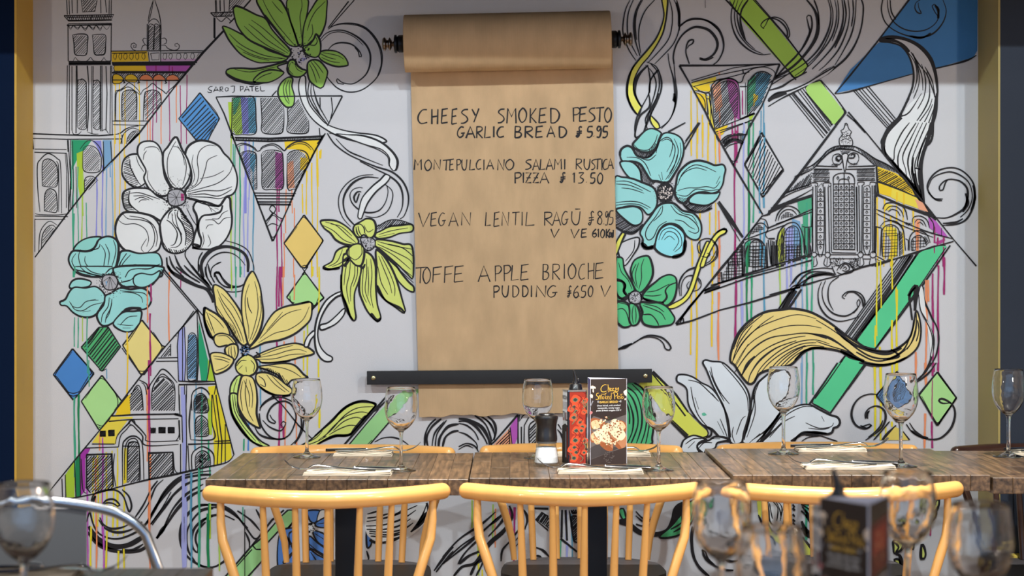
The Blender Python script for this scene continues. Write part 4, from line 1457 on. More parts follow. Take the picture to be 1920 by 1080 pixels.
N painted_plume;white plume lined with long black strands near the right trim
@ 1440 0 4
F bg 3 840,310 870,280 960,275 1060,300 1150,350 1220,430 1255,530 1270,650 1265,740 1240,900 1190,1090 870,1090 900,980 980,880 1050,740 1085,640 1090,540 1060,430 1000,350 920,320
F wht 0 1060,780 1180,700 1240,720 1230,900 1180,1090 880,1090 920,970 1000,880
L 4 840,300 920,300 1000,330 1060,390
L 4.5 880,285 1000,290 1120,340 1210,430 1250,540 1268,680
L 1.6 1000,350 1070,420 1110,500 1115,600 1085,700
L 1.8 1070,390 1130,480 1190,560 1230,660 1255,740
L 1.6 1085,410 1125,520 1130,630 1090,740
L 1.6 1150,480 1180,600 1170,720 1120,820
L 1.6 1190,540 1210,640 1200,760 1120,900 1000,1040
L 1.4 1085,400 1150,560 1160,680
L 1.8 1175,500 1230,610 1250,730
L 1.4 1230,740 1200,820 1100,960 1030,1079
L 1.4 1235,780 1180,900 1090,1040
L 1.4 1240,820 1200,930 1130,1079
L 5 1265,700 1250,850 1210,1000 1185,1085
L 1.6 1060,740 1000,860 1060,840 1150,700
L 3 980,880 1010,870
L 5 990,870 920,950 880,1010 868,1085
@ 1440 230 4
F wht 0 880,160 920,60 1000,-20 1190,0 1220,30 1170,200 1130,400 1150,600 1100,500 980,380 940,280 890,240
L 6 1000,-40 900,60 865,140 870,220 930,300 1010,400 1090,500 1150,600 1200,670 1260,730
L 6 1225,0 1200,120 1160,240 1140,360 1150,480 1170,620
L 7 930,290 1020,410 1120,530 1180,650
L 1.8 1060,0 1000,80 950,190 940,280 890,260 870,180
L 1.8 1110,0 1040,110 980,230 975,320 1000,400
L 1.6 1130,0 1070,120 1010,250 1030,350 1040,410
L 1.8 1160,0 1100,130 1050,270 1060,380 1100,500
L 1.6 1190,0 1130,140 1080,280 1090,400
L 1.6 1200,60 1140,200 1100,320 1120,460
L 1.6 1185,110 1130,250 1115,350
L 3 1090,260 1080,360 1100,460 1135,540
L 3 1100,340 1140,350
L 5 1100,380 1110,460 1150,560
L 1.6 1160,150 1130,260 1120,330
L 2.6 1240,710 1330,715 1400,690 1470,640 1495,560 1490,490 1440,440 1370,425 1320,440 1285,480 1290,510 1310,505 1330,450 1345,430
L 2.4 1300,770 1400,765 1480,730 1530,650 1550,560 1540,460 1480,380 1400,340 1300,350 1230,400 1195,470 1210,530 1260,580 1305,585
L 1.8 1200,490 1230,420 1290,385 1370,370 1450,400 1510,460 1530,560 1500,650 1440,710
L 2 1200,520 1250,570 1310,572
L 4 1480,530 1495,600 1460,670
L 3 1310,755 1400,750 1460,720
L 3 1535,470 1550,560 1520,660
N painted_arcade;inverted triangle of arches washed yellow, violet and green above the turquoise flower
@ 1080 0 4
P yelo2 0 865,625 1050,575 1050,610 880,690 
P yelo 0 880,655 1000,630 1010,690 940,680
P yelo 0 890,690 980,710 975,850 920,740
P yelo2 0 985,720 1010,720 1040,980 1000,900
P orao 0 1020,640 1080,610 1100,800 1050,850
P vio2 0 1130,590 1200,600 1225,680 1230,900 1190,880 1150,760
P grn3 0 1280,640 1340,550 1360,700 1290,860
P blu3 0 1350,540 1460,560 1440,640 1380,790 1340,800
P lime 0 1290,870 1340,850 1310,910
P yelo 0 1330,700 1370,720 1330,800
P yelo 0 1040,960 1140,940 1100,1010 1060,1020
V yel 1.8 865,680,1080 910,740,1080 950,860,1080 992,900,1080 1045,990,1080
V ora 1.8 1078,1000,1080 1075,540,560 1075,800,930
V mag 2 1190,860,1000 1215,940,1060 1250,680,860 1170,920,1040
V grn4 2 1300,900,1080 1290,600,820
V lime2 2 1328,920,1080
V blu3 1.6 1390,830,1080 1405,770,1080 1255,980,1080
S 2.6 775,492 1100,492 1528,482
S 2.4 775,492 860,640 970,840 1080,1079
S 2.2 1528,482 1480,600 1390,800 1330,900 1240,1079
S 1.4 865,620 1060,565 1330,510 1500,485
S 1.3 880,650 1110,590 1300,540
S 1.2 865,605 1180,510 1330,490
L 1.4 860,640 900,660 940,690 1000,690 1020,640 1060,600 1140,590 1190,600 1220,620 1245,610 1265,560 1330,515 1420,505 1480,530 1500,570
L 1.8 1010,920 1015,700 1035,650 1090,600 1160,590 1210,620 1225,700 1230,900
L 1.4 1040,960 1025,720 1045,660 1100,615 1160,610 1200,640 1215,700 1210,860
H 1.4 13 50 1030,710 1060,650 1110,615 1170,610 1205,650 1212,700 1210,870 1120,930 1045,960
L 1.6 1285,870 1285,650 1310,590 1360,545 1420,540 1470,570
H 1.4 12 50 1288,650 1320,580 1370,545 1430,542 1465,570 1440,650 1380,800 1290,865
L 1.4 880,690 930,710 965,760 968,840
L 1.2 890,680 950,690 985,720
L 1.6 975,700 1000,700 1000,740 975,735 975,700
S 1.6 978,740 990,860
S 1.6 1000,740 1040,970
S 1.4 1228,650 1280,650
L 1.4 1270,620 1270,860
S 1.6 1040,970 1220,900 1340,850
S 1.4 1050,990 1300,910
S 1.4 1060,1005 1320,900
S 2.6 1230,895 1340,850
L 2 1085,1060 1130,1020 1200,1005 1285,1010
L 2 1100,1079 1150,1050 1210,1045 1245,1070
S 1.6 1250,520 1255,550
@ 1080 230 4
V yel 2 865,0,250 910,0,270 952,0,260 992,0,330 1045,60,350
V yel 2 930,660,900 1005,670,840 1045,600,880 870,880,1079 925,920,1079 1035,830,1079
V ora 2.4 1075,60,300 1072,660,1079
V mag 2.6 1190,90,1079 1205,60,300 1172,60,150 1238,150,190
V lav2 1.8 1257,0,900
V grn4 3 1295,0,880
V grn2 2.4 1330,0,750
V blu3 2.4 1378,60,680 1410,0,640
S 2.4 1000,0 1180,320 1400,690
S 2 1310,0 1180,320
H 1.4 8 95 1100,140 1150,105 1210,90 1275,90 1250,140 1180,125 1115,175
L 2.4 1095,150 1140,110 1200,92 1280,90
L 5 1110,180 1150,140 1200,130 1255,155
L 1.4 1120,200 1150,170 1220,150
L 1.3 1150,270 1180,290 1210,270 1240,150
S 2 820,140 920,0
S 2.2 690,70 820,0
S 2 930,0 815,200
N painted_diamond;white diamond with black diagonal lines between drips beside the right building
@ 1080 230 4
P bg 2.6 1390,75 1555,355 1400,560 1265,315
V grn2 2.4 1328,180,420
V blu3 2.4 1378,90,530 1410,110,540
S 1.6 1400,95 1270,310
S 2.4 1385,95 1280,290
S 1.6 1385,545 1550,350
S 1.4 1370,110 1290,340
S 1.4 1400,125 1300,360
S 1.4 1415,150 1315,385
S 1.4 1425,175 1330,410
S 1.4 1440,200 1345,430
S 1.4 1455,220 1355,455
S 1.4 1470,240 1370,475
S 1.4 1480,265 1380,500
S 1.4 1495,290 1392,520
S 1.4 1515,305 1400,540
S 1.4 1530,330 1415,545
S 1.4 1545,355 1430,530
N painted_hall;triangular baroque hall with tall leaded window, arches and yellow roof at the right
@ 1440 230 4
P yelo 0 820,330 960,380 1050,450 1100,545 1050,530 830,440
P yelo 0 820,450 940,490 930,560 830,530
P yelo2 0 930,480 1110,560 1200,670 1000,600 920,560
P orao 0 1100,570 1160,600 1200,670 1130,650
P vio 0 1200,700 1260,740 1350,860 1300,850 1210,790
P mag2 0 1240,900 1320,870 1330,880 1290,910
P yelo2 0 850,770 960,790 960,1000 900,1030 930,900
P yel3 0 930,800 965,800 970,1000 930,1010
P yelo2 0 870,600 940,620 900,660 870,650
P orao 0 1100,720 1140,720 1130,960 1110,960
P grn3 0 220,590 330,560 328,640 230,690
P grn3 0 260,690 300,670 300,980 270,980
P blu2 0 180,720 240,740 250,900 180,960
P lav2 0 130,790 190,780 190,1020 140,1030
P lime5 0 100,850 65,900 80,1050 120,1040 120,800
V grn2 2.4 290,600,1079 318,640,900 255,760,1079
V blu2 2 205,800,1079 
V lav2 2.4 140,850,1079 178,900,1079
V yel 2.2 820,560,1079 870,560,1079 920,700,1079 965,520,760 1015,520,1000 935,800,1079 1090,640,820
V ora 3 1120,740,960
V mag 2.6 1245,780,900 1245,940,980 1315,850,1079 1270,860,1079
@ 1080 230 4
P lime5 0 1530,800 1560,790 1565,1030 1530,1045 1510,920
P grn2 0 1270,900 1310,880 1300,1079 1270,1079
V blu3 2.4 1380,800,1079 1410,740,1079
V grn4 3 1290,900,1079
H 1.4 10 88 1540,810 1570,780 1560,1030 1530,1040
@ 1440 230 4
S 3.4 585,-80 240,380 0,690
S 2 600,-80 740,80 850,215 1000,400 1200,640 1385,870
S 1.6 590,-60 660,0
S 1.8 1385,870 1560,1075
S 2.2 640,-20 730,75
F bg 1.4 540,170 535,120 560,90 545,60 565,50 575,20 585,5 595,20 605,50 625,70 610,100 630,130 630,170 585,178
L 1.2 572,10 585,3 595,12 585,22 572,10
DR ink 1.3 60 583 130 0 40
DR ink 1.3 30 583 80 0 26
L 1.1 545,90 570,110 600,95 620,100
L 1.1 545,140 580,120 620,140
L 1.8 250,355 330,320 400,260 440,215 500,180 580,172 650,180 720,215 800,270 900,320 1000,390 1060,460 1100,520
L 1.8 200,410 330,350 410,270 460,225 520,200 580,200 650,210 720,250 800,320 830,330
H 1.4 9 58 400,262 440,215 500,180 580,172 650,180 640,205 520,200 460,225 340,345 330,320
H 1.4 9 -60 650,180 720,215 800,270 900,320 1000,390 830,330 800,320 720,250
H 1.2 10 60 110,540 330,370 320,470 230,500
H 1.4 8 30 200,400 330,330 330,355 190,425
L 1.6 100,545 200,500 310,465
L 1.4 40,620 150,540 320,475
L 1.6 20,640 200,570 330,500
P ink 0 0,660 100,610 330,535 330,560 140,620 0,690
H 1.5 13 30 825,345 940,380 1050,460 1085,530 820,440
S 2.2 812,330 820,500 812,560
P ink 0 815,430 1000,500 1110,555 1110,562 1000,515 815,445
P ink 0 815,530 1000,610 1210,680 1220,710 1000,630 815,548
S 1.5 820,450 830,540
S 1.3 880,570 1190,690
S 1.8 360,325 520,330
S 1.8 600,330 800,325
S 1.6 350,348 555,350
S 1.6 585,350 800,345
L 1.3 480,275 490,245 530,235 555,260 550,300 520,318 490,305 480,275
L 1.3 680,275 675,240 640,225 605,245 600,290 630,310 665,305 680,275
L 2.4 515,270 530,285 548,270 540,250 515,255 512,280 535,292
L 2.4 605,265 640,265 650,240 630,235 620,250
F bg 1.4 555,240 575,232 598,240 590,290 575,370 560,290
H .9 8 55 470,320 520,325 550,310 490,305
H .9 8 30 540,210 620,212 600,235 550,235
H .9 8 30 600,320 680,318 660,300
H 1.3 8 45 342,352 455,350 455,374 342,376
H 1.3 8 45 335,382 460,384 460,402 335,402
H 1.3 8 45 340,416 460,418 458,436 340,434
H 1.3 8 45 665,346 795,346 795,368 668,370
H 1.3 8 45 665,380 800,378 800,398 665,398
H 1.3 8 45 668,412 800,412 800,428 668,430
S 1.2 342,352 455,350
S 1.2 330,380 462,378
S 1.2 332,408 462,410
S 1.2 340,440 462,440
S 1.2 665,374 802,372
S 1.2 665,402 802,402
S 1.2 668,434 802,432
L 1.3 325,475 320,455 345,450 370,455 372,475 355,480 352,465
L 1.3 415,475 412,455 440,450 470,455 472,475 455,480 452,465
L 1.3 672,470 670,450 695,445 720,448 718,465 705,468
L 1.3 762,468 765,448 790,445 808,450 805,470
S 1.4 335,480 332,970
S 1.3 358,480 358,970
S 1.4 425,480 432,980
S 1.3 450,480 460,980
S 1.2 470,480 475,970
S 1.4 680,470 688,980
S 1.3 705,468 702,980
S 1.2 660,480 668,960
S 1.3 780,470 785,980
S 1.4 805,470 800,975
S 1.2 795,470 795,975
L 1.2 370,490 415,488 415,950 370,955 370,490
L 1.2 718,480 755,470 765,490 765,950 718,955 715,700 718,480
S 1 370,520 415,520
S 1 370,552 415,550
S 1 370,590 415,588
S 1 370,638 415,636
S 1 370,690 415,690
S 1 370,735 415,733
S 1 370,775 415,775
S 1 370,825 415,823
S 1 370,880 415,878
S 1 370,915 415,913
S 1 718,520 762,518
S 1 718,560 762,558
S 1 718,605 762,605
S 1 718,650 762,650
S 1 718,695 762,695
S 1 718,740 762,740
S 1 718,785 762,785
S 1 718,830 762,830
S 1 718,880 762,880
S 1 718,925 762,925
T 1 392 505 392 540 392 575 392 615 392 665 392 715 392 755 392 800 392 855 392 900 392 935
T 1 740 500 740 540 740 585 740 628 740 672 740 718 740 762 740 808 740 855 740 903 740 940
L 1.6 490,460 490,410 520,385 570,378 620,385 645,415 650,460
L 1.4 528,455 535,430 565,422 600,430 608,455
S 1.3 570,380 568,950
S 1.3 490,460 492,950
S 1.3 645,460 650,945
S 1.2 528,455 530,948
S 1.2 608,455 612,948
S 1.2 488,460 648,458
S 1 488,505 648,503
S 1 488,552 650,550
S 1 488,600 650,598
S 1 488,645 650,645
S 1 488,690 652,690
S 1 488,735 652,735
S 1 488,780 652,778
S 1 488,825 652,825
S 1 490,868 652,866
S 1.3 490,908 652,908
S 1.6 490,950 652,952
T 1.1 510 485 510 530 510 575 510 620 510 665 510 712 510 757 510 802 510 846 510 888 510 930
T 1.1 548 485 548 530 548 575 548 620 548 665 548 712 548 757 548 802 548 846 548 888 548 930
T 1.1 588 485 588 530 588 575 588 620 588 665 588 712 588 757 588 802 588 846 588 888 588 930
T 1.1 628 485 628 530 628 575 628 620 628 665 628 712 628 757 628 802 628 846 628 888 628 930
T 1.1 523 415 603 415
S 1.4 475,975 660,978
S 1.2 665,480 670,970
L 1.3 328,980 345,970 365,980 362,1000 345,1010 328,1000 328,980
L 1.3 428,980 445,970 465,980 462,1005 445,1015 428,1000 428,980
L 1.3 675,980 690,965 712,980 708,1005 690,1015 675,1000 675,980
L 1.3 765,980 785,965 808,980 805,1005 785,1015 765,1000 765,980
L 1.2 330,1010 325,1060 345,1079 368,1060 360,1010
L 1.2 430,1010 418,1060 445,1079 470,1060 460,1010
L 1.2 680,1010 668,1060 690,1079 718,1060 708,1010
L 1.2 770,1010 760,1060 785,1075 808,1050 802,1010
L 1.2 345,1015 340,1070
L 1.2 445,1018 440,1070
L 1.2 690,1018 688,1070
S 1.3 465,990 675,990
S 1.3 465,1020 675,1020
S 1.3 365,990 430,990
S 1.3 712,990 765,990
S 1.3 712,1022 765,1022
DR ink 1.3 50 540 1050 0 40
DR ink 1.3 50 640 1050 0 40
L 1.8 810,650 900,690 1050,760 1200,820 1380,870
L 1.4 810,680 900,725 1050,790 1240,860
L 1.6 860,650 880,610 930,600 990,615 1030,660 1045,730
L 1.4 880,660 910,630 960,630 1000,665 1015,710
L 1.4 900,670 930,650 970,665 990,700
L 1.4 1080,750 1090,710 1140,700 1190,730 1210,790
L 1.4 1100,750 1120,725 1160,735 1185,780
L 1.2 1120,760 1140,745 1165,770
H 1.2 8 50 1030,745 1080,755 1060,775 1030,765
S 1.6 805,780 850,790
S 1.5 810,785 805,980
L 1.4 850,790 845,900 840,1000
L 1.8 840,780 870,745 920,735 970,750 1010,800 1020,860 1030,960
L 1.4 855,1000 850,830 880,775 920,765 960,780 985,830 985,1000
X 1.1 21 855,840 885,780 920,768 955,785 975,840 972,1000 900,1030 850,1000
H 1.1 9 45 975,800 1010,830 1015,980 985,1000
L 1.5 1030,870 1050,880 1050,960
L 1.5 1060,960 1060,870 1090,820 1140,810 1190,840 1215,900
L 1.3 1075,960 1075,885 1110,850 1150,850 1180,890 1185,925
X 1.1 20 1075,890 1110,852 1150,855 1180,900 1180,930 1075,965
H 1.1 9 45 1180,850 1210,900 1185,925 1160,860
L 1.6 1200,700 1240,760 1240,830
L 1.6 1300,790 1300,850
S 2.2 1390,890 1100,975 960,1020 800,1075
L 1.4 810,1000 850,1020 880,1040
L 1.4 810,1020 850,1045
S 2.2 2,870 50,870
L 1.8 55,740 70,690 100,650 150,625 210,645 240,680
L 1.5 75,735 90,690 130,655 180,655 215,690
X 1 13 95,725 105,690 140,668 180,680 195,700
S 1.8 0,790 100,750 330,650
S 1.5 60,760 330,670
L 1.8 60,1040 68,880 90,810 140,760 200,750 240,790 265,870 270,980
L 1.4 120,1035 118,870 140,800 180,775 220,790 240,860 250,1000
X 1.1 21 125,860 145,795 180,778 215,795 240,870 248,1000 120,1035
H 1.3 9 80 75,900 110,810 120,870 110,1040 80,1050
S 1.5 275,790 275,990
S 1.5 300,790 300,985
S 1.5 310,790 312,980
L 1.5 255,775 280,785 330,780
S 1.4 330,690 325,780
S 1.6 330,560 335,970
S 1.5 0,880 20,1060
S 1.5 20,880 25,1060
S 1.4 45,890 50,1040
S 1.8 70,1060 330,980
S 1.6 60,1079 330,1000
@ 1080 230 4
S 2.2 1440,690 1395,700 1100,1079
L 1.5 1300,850 1330,790 1370,755 1410,760 1440,800
X 1 12 1310,840 1340,790 1370,765 1400,780 1405,800
S 1.6 1260,880 1560,770
L 1.8 1270,1079 1262,930 1285,890 1340,870 1390,890 1420,950 1425,1079
L 1.4 1295,1079 1300,930 1330,885 1370,885 1400,940 1410,1079
X 1.1 22 1300,930 1330,887 1370,887 1400,940 1408,1079 1290,1079
L 1.4 1380,720 1420,730 1440,790 1420,840 1440,870
S 1.5 1430,900 1435,1079
S 1.5 1460,890 1465,1079
S 1.5 1475,885 1480,1079
S 1.5 1500,880 1505,1079
L 1.6 1260,870 1240,930 1240,1000 1250,1079
S 1.5 1205,990 1215,1079
L 1.4 1190,980 1240,960
X 1.1 18 1130,1079 1190,990 1190,1079
N painted_facade;lower arcade and ledge of the triangular hall with thin drips
@ 1080 460 4
V yel 2.4 870,0,140 925,0,30 1035,0,60
V yel 2.4 862,350,820 905,250,1000 1020,80,760 1025,300,440
V ora 3 1075,0,300 1068,350,860
V mag 3.4 1195,0,240 1197,260,700 1195,700,710
V lav2 3.4 1243,270,660
V grn4 3 1282,0,600
V grn 2.6 1315,220,570
V blu3 2.4 1410,0,510
V lime2 2 1530,140,460
V lav2 2.4 1580,100,330 1615,60,480
V blu2 2 1650,240,480 1695,100,480
V grn2 2.4 1730,60,490 1768,80,500
V blu2 2 1692,820,1079
V grn2 2 1728,800,1079 1775,770,1079
S 3 1260,-30 1090,170 960,330 750,590
S 2.6 960,335 850,460 780,560
X 1.2 20 1095,230 1200,20 1250,30 1250,220 1095,280
H 1.4 9 0 1060,200 1085,200 1080,290 1060,290
S 2 1090,200 1095,280
S 1.6 1140,110 1145,250
S 1.6 1190,60 1195,250
S 3 1245,0 1250,230
L 2 1260,220 1270,60 1290,0
X 1.2 22 1320,0 1420,0 1430,170 1320,200
S 2 1430,0 1435,170
S 1.6 1470,0 1475,160
S 3 1490,0 1495,150
S 1.6 1510,0 1510,150
H 1.6 9 85 1530,0 1560,0 1560,130 1530,130
X 1.1 20 1570,0 1690,0 1690,80 1570,120
S 1.6 1720,0 1730,75
S 1.6 1755,0 1765,70
S 2.4 960,340 1060,290 1280,215 1550,130 1760,75
S 2 960,360 1300,240 1560,170 1770,110
S 1.8 1010,300 1250,235 1560,150
S 4.5 965,345 1080,310
S 2.4 750,595 870,565 1080,485 1300,430 1560,350 1680,310
S 1.8 1450,370 1600,330 1680,315
L 1.8 780,580 800,540 805,580 785,585
S 2 1510,490 1600,350
S 2 1530,495 1620,330
S 3.6 1560,490 1650,340
S 3.4 1590,480 1690,330
S 1.6 1545,490 1640,330
@ 1440 460 4
L 2 75,485 150,380 200,320 260,240 330,200 430,200 500,215
L 1.8 100,480 190,340 250,280 330,235 420,215 480,215
L 1.8 160,310 220,230 300,190 400,170 480,175
L 4 260,300 310,240 400,215 500,225
L 2.2 150,340 200,300 260,300 400,260 520,230
L 1.8 180,290 240,220 320,190
S 2.4 520,230 700,165 960,100 1140,45
L 1.5 510,225 490,190 480,160
L 1.5 515,190 540,150 580,130 620,150 640,190 600,210 550,215 515,200
L 1.5 540,180 570,140 600,150 610,180 580,195 555,185
L 1.3 560,175 580,160 590,175 575,185
DR ink 1.6 50 500 130 0 40
DR ink 1.6 50 650 140 0 40
L 2 400,275 375,350 385,450 440,530 520,568 600,560 690,530
L 1.8 430,265 405,340 420,430 480,505 560,530 620,515 670,470 690,430 680,405 665,430 672,470 640,510
L 1.6 530,235 470,280 450,340 455,420 490,490
L 2 575,400 555,385 590,350 650,345 700,370 725,420 715,460 700,400 650,355 600,355 575,385
N painted_stripe;emerald green diagonal stripe from the hall down to the white lily
@ 1440 460 4
P emr 0 1130,60 1200,15 1300,0 1340,10 1290,80 850,720 800,775 700,745 660,700 700,640
V yel 2.4 960,290,490
V mag 2 1245,0,60 1315,10,90
S 2.4 1365,0 1150,310 940,600 800,780
S 1.6 1330,20 1120,330 820,750
S 3 1130,45 960,300 650,720
S 1.6 1110,80 930,350 700,650
L 1.8 660,700 665,720 740,765 800,775
S 4 1080,70 940,290 780,520 640,710
S 1.4 1030,80 880,290 600,680
S 1.4 1010,85 860,290 585,670
S 1.4 1045,80 900,290 610,685
S 1.4 970,100 840,290 575,665
S 2 1065,75 920,290 625,700
L 2.2 1130,50 1180,30 1260,5 1330,0
N painted_stripe;lower emerald stripe between the golden ribbon and the white lily
P emr 0 575,830 640,840 710,880 720,900 600,1080 395,1080
S 2.4 580,825 400,1060 385,1080
S 1.6 560,860 430,1040
S 2.2 735,890 600,1080
L 1.6 700,870 720,890 690,940
@ 1440 680 4
P emr 0 530,0 720,0 700,60 470,370 340,305 340,270
S 2.4 520,0 420,150 310,310
S 1.6 545,0 440,150 350,270
S 2.4 730,0 600,190 465,380
L 1.8 345,270 330,300 380,330 460,375
V blu2 2.2 250,0,320
V grn2 2.4 290,0,310 340,0,240
V yel2 2.8 800,30,550 845,30,580 930,20,90 965,0,60 925,440,480
V ora 3 1105,0,80 1180,0,170 1175,380,640
V mag 2.8 1240,0,70 1272,0,60 1230,440,640
V yel2 2 1850,0,1
V yel2 2 880,480,580
@ 1440 460 4
V yel2 2.8 800,680,730 840,760,1080 930,560,780 965,330,760 800,890,1080 930,870,1080 955,860,960
V yel2 2.2 815,130,680 845,110,470 800,600,760 930,100,330
V ora 3 1185,260,1079 1105,800,1020 1200,260,420
V mag 2.8 1235,210,980 1275,150,960 1318,90,370
N painted_mane;golden flowing ribbon lined with black strands across the lower right
@ 1440 460 4
L 2.4 1130,370 1150,470 1200,590 1240,700 1220,850 1170,950 1115,1020
L 2 1165,310 1170,400 1220,520 1275,650 1270,780 1230,880 1130,1010
L 1.6 1160,320 1160,400 1200,490 1240,580
F wht 0 1160,330 1130,380 1140,470 1210,600 1235,700 1220,820
L 1.5 1130,370 1145,490 1210,620 1232,720 1215,840
@ 1080 460 4
F gold 3 1155,860 1180,740 1230,640 1310,560 1420,500 1560,480 1620,475 1720,490 1800,520 1900,580 1980,640 2060,700 2180,770 2260,790 2360,790 2440,750 2500,690 2530,600 2545,500 2555,490 2575,550 2585,640 2570,740 2520,810 2420,870 2300,895 2180,880 2080,840 1980,795 1880,775 1780,770 1710,800 1660,850 1600,900 1500,920 1380,960 1330,1030 1290,1035 1240,980 1190,900
L 1.3 1170,880 1240,740 1350,630 1500,560 1660,520 1800,550
L 1.3 1180,850 1260,720 1380,600 1480,530
L 1.3 1190,900 1280,760 1400,670 1560,610 1720,600 1840,620
L 1.8 1190,950 1300,800 1440,700 1600,670 1740,660 1880,700
L 3 1740,660 1860,680 1960,730 2080,820
L 1.5 1240,980 1330,850 1450,760 1600,700 1720,680
L 3 1240,980 1290,880 1340,830
L 2.2 1290,1030 1310,960 1380,860 1500,770 1650,715
L 1.5 1340,1030 1370,940 1450,850 1560,770 1680,720 1800,710 1900,740
L 1.5 1380,960 1450,880 1560,800 1690,740 1800,730
L 1.5 1440,950 1520,860 1620,790 1720,750
L 1.5 1480,930 1560,850 1660,780 1760,750 1860,760
L 1.5 1520,920 1600,840 1700,770
L 1.5 1560,905 1640,830 1720,780
L 1.5 1330,560 1230,660 1180,780
L 1.5 1400,520 1260,640 1200,760
L 1.5 1320,600 1220,740 1170,880
L 1.5 1200,900 1290,740
L 4.5 1940,620 2020,700 2120,760 2240,800 2340,810 2440,770
L 2 1800,560 1900,620 2000,690 2100,770 2200,830 2300,850 2400,830 2500,750 2540,640
L 2.6 2100,800 2220,860 2320,860 2440,800 2500,700
L 1.5 1800,720 1920,760 2020,790 2100,830
L 6 1980,790 2060,830 2160,870
L 3.6 2120,880 2240,900 2360,890 2480,840
L 2 2550,500 2550,600 2530,700 2480,780
L 1.8 2560,560 2570,640 2550,720
L 3 2360,780 2420,830 2330,860
L 1.6 2340,800 2440,760 2510,680 2530,560
L 6 2490,380 2520,330 2550,310 2545,400 2540,490
L 3 2545,310 2500,380 2510,480 2520,560
L 3 1640,860 1700,800 1780,770 1880,775
N painted_anemone;large turquoise flower touching the right edge of the hanging paper
@ 1080 230 4
L 1.8 790,190 930,0
L 1.8 1060,600 1230,890
L 5 1070,590 1160,730 1250,860
F teal2 2.6 425,170 460,120 520,60 570,45 625,65 640,80 620,130 600,190 550,220 480,215
L 1.3 435,165 470,200 540,205 590,150 610,90
F teal 2.8 330,240 340,200 380,175 420,190 460,250 540,260 600,200 630,120 660,80 720,80 780,110 805,160 805,230 780,310 740,380 700,440 660,450 610,440 560,430 520,370 480,310 420,290 350,290
H 1.3 9 65 425,190 470,215 540,215 600,150 605,185 580,230 540,265 470,255
L 1.3 600,230 620,150 680,110 720,140 720,200 700,260
L 1.3 640,140 690,125 740,180 730,270 680,370
L 1.2 735,120 765,200 750,290 700,380
L 1.2 780,150 785,240 750,330 690,420
L 1.3 600,240 550,280 490,270
L 1.3 380,260 460,265 520,310 560,400
L 1.2 640,370 650,430
L 1.2 620,390 640,440
L 1.2 760,240 730,340 670,430
F teal 2.6 330,300 390,290 440,310 480,360 490,420 490,450 430,435 370,380
H 1.5 9 70 440,295 490,310 530,380 590,450 570,470 510,440 480,370
F teal 2.6 290,420 350,410 420,420 500,450 570,480 600,520 610,590 590,650 540,690 490,640 430,625 370,630 320,650 292,655
L 1.3 300,440 380,440 460,470 560,520
L 1.2 300,460 400,470 500,510
L 1.2 340,490 420,500 510,530
L 1.3 300,600 400,590 480,600 560,640
L 1.3 300,620 380,610 470,615 540,650
F teal 2.4 300,655 370,635 440,630 490,660 500,720 480,760 430,770 370,730
H 1.5 10 30 292,670 360,730 430,775 490,770 460,820 400,825 330,800 295,780
L 3.4 295,780 350,815 420,828 470,800 500,760
F teal 2.8 760,400 790,350 850,300 920,285 990,300 1040,320 1100,315 1120,350 1110,400 1100,460 1070,510 1020,530 960,520 900,530 850,560 820,600 770,590 740,530 750,460
L 1.3 760,470 800,380 880,320 960,330 1050,370
L 1.2 770,430 820,370 900,340 980,360
L 1.2 760,510 840,490 900,490 980,480 1040,490 1080,440
L 1.3 760,540 830,550 900,500 1000,510 1070,500
L 1.2 1050,460 1080,400
F teal 2.4 850,570 900,530 980,530 1050,530 1080,520 1050,580 980,620 900,615 850,600
H 1.3 10 35 800,610 850,600 900,620 980,625 1040,590 1000,650 930,670 860,665
L 3 800,610 860,660 940,670 1020,640
H 1.3 9 35 755,560 830,565 850,555 820,600 770,590
F teal 2.8 500,870 480,830 500,780 560,700 600,640 640,610 690,600 740,610 800,660 880,680 930,740 940,810 920,870 880,878 830,850 790,790 740,760 680,760 640,790 620,850 590,920 540,940 500,920
L 1.4 640,630 600,700 540,780 520,840 540,880 580,860 620,780 680,740
L 1.2 650,620 640,680 580,740
L 1.4 710,620 760,680 840,710 900,760 920,810 890,830 840,810
L 1.2 730,620 800,680 870,700 910,760
L 1.2 740,730 800,740 850,780 890,800
L 6 490,900 530,940 580,930
F teal3 2.8 595,900 610,840 640,790 700,760 760,780 810,830 815,900 810,960 770,1000 700,1005 630,980 590,940
L 1.2 620,880 650,810 720,790 780,840 790,920 740,970
L 1.1 640,880 680,820 740,830 770,890 730,960
L 1 660,880 700,850 740,880
L 5 820,880 800,980 720,1010
F ink 1 610,500 640,460 680,450 720,480 730,530 710,580 660,600 620,570
DR pnk 2.6 34 668 525 0 52
DR pnk 1.8 24 668 525 0 55
DR ink 1.5 90 668 525 60 90
N painted_tendril;yellow tendril and thin white loops beside the green flower at the paper edge
@ 1080 460 4
F bg 2 320,0 460,-60 470,0 430,70 370,150 340,120
L 1.4 440,-40 430,40 370,120
F yel4 2.4 295,0 315,-50 350,-100 370,-90 340,-20 310,60 298,80
L 1.5 910,0 920,50 960,85 1000,75 1000,60 950,70 930,30 930,-40
L 1.5 1060,0 1060,60 1010,130 930,165 860,180 800,220 770,290 780,380
L 1.3 1050,40 1000,120 900,160 830,190 780,270 775,330
L 1.4 790,380 790,300 820,240 880,225 930,260 935,310 900,340 850,335 830,300 850,270
L 1.3 850,230 900,235 930,290
F yel4 2 980,-30 1010,0 970,70 940,150 910,240 880,330 840,400 780,450 720,475 680,465 740,430 800,395 840,340 870,260 900,160 940,60
@ 1080 230 4
F yel4 2.2 930,1079 960,990 1000,900 1050,830 1100,800 1130,810 1120,830 1070,860 1020,940 980,1020 960,1079
L 2.4 1050,825 1110,795 1130,812 1115,832
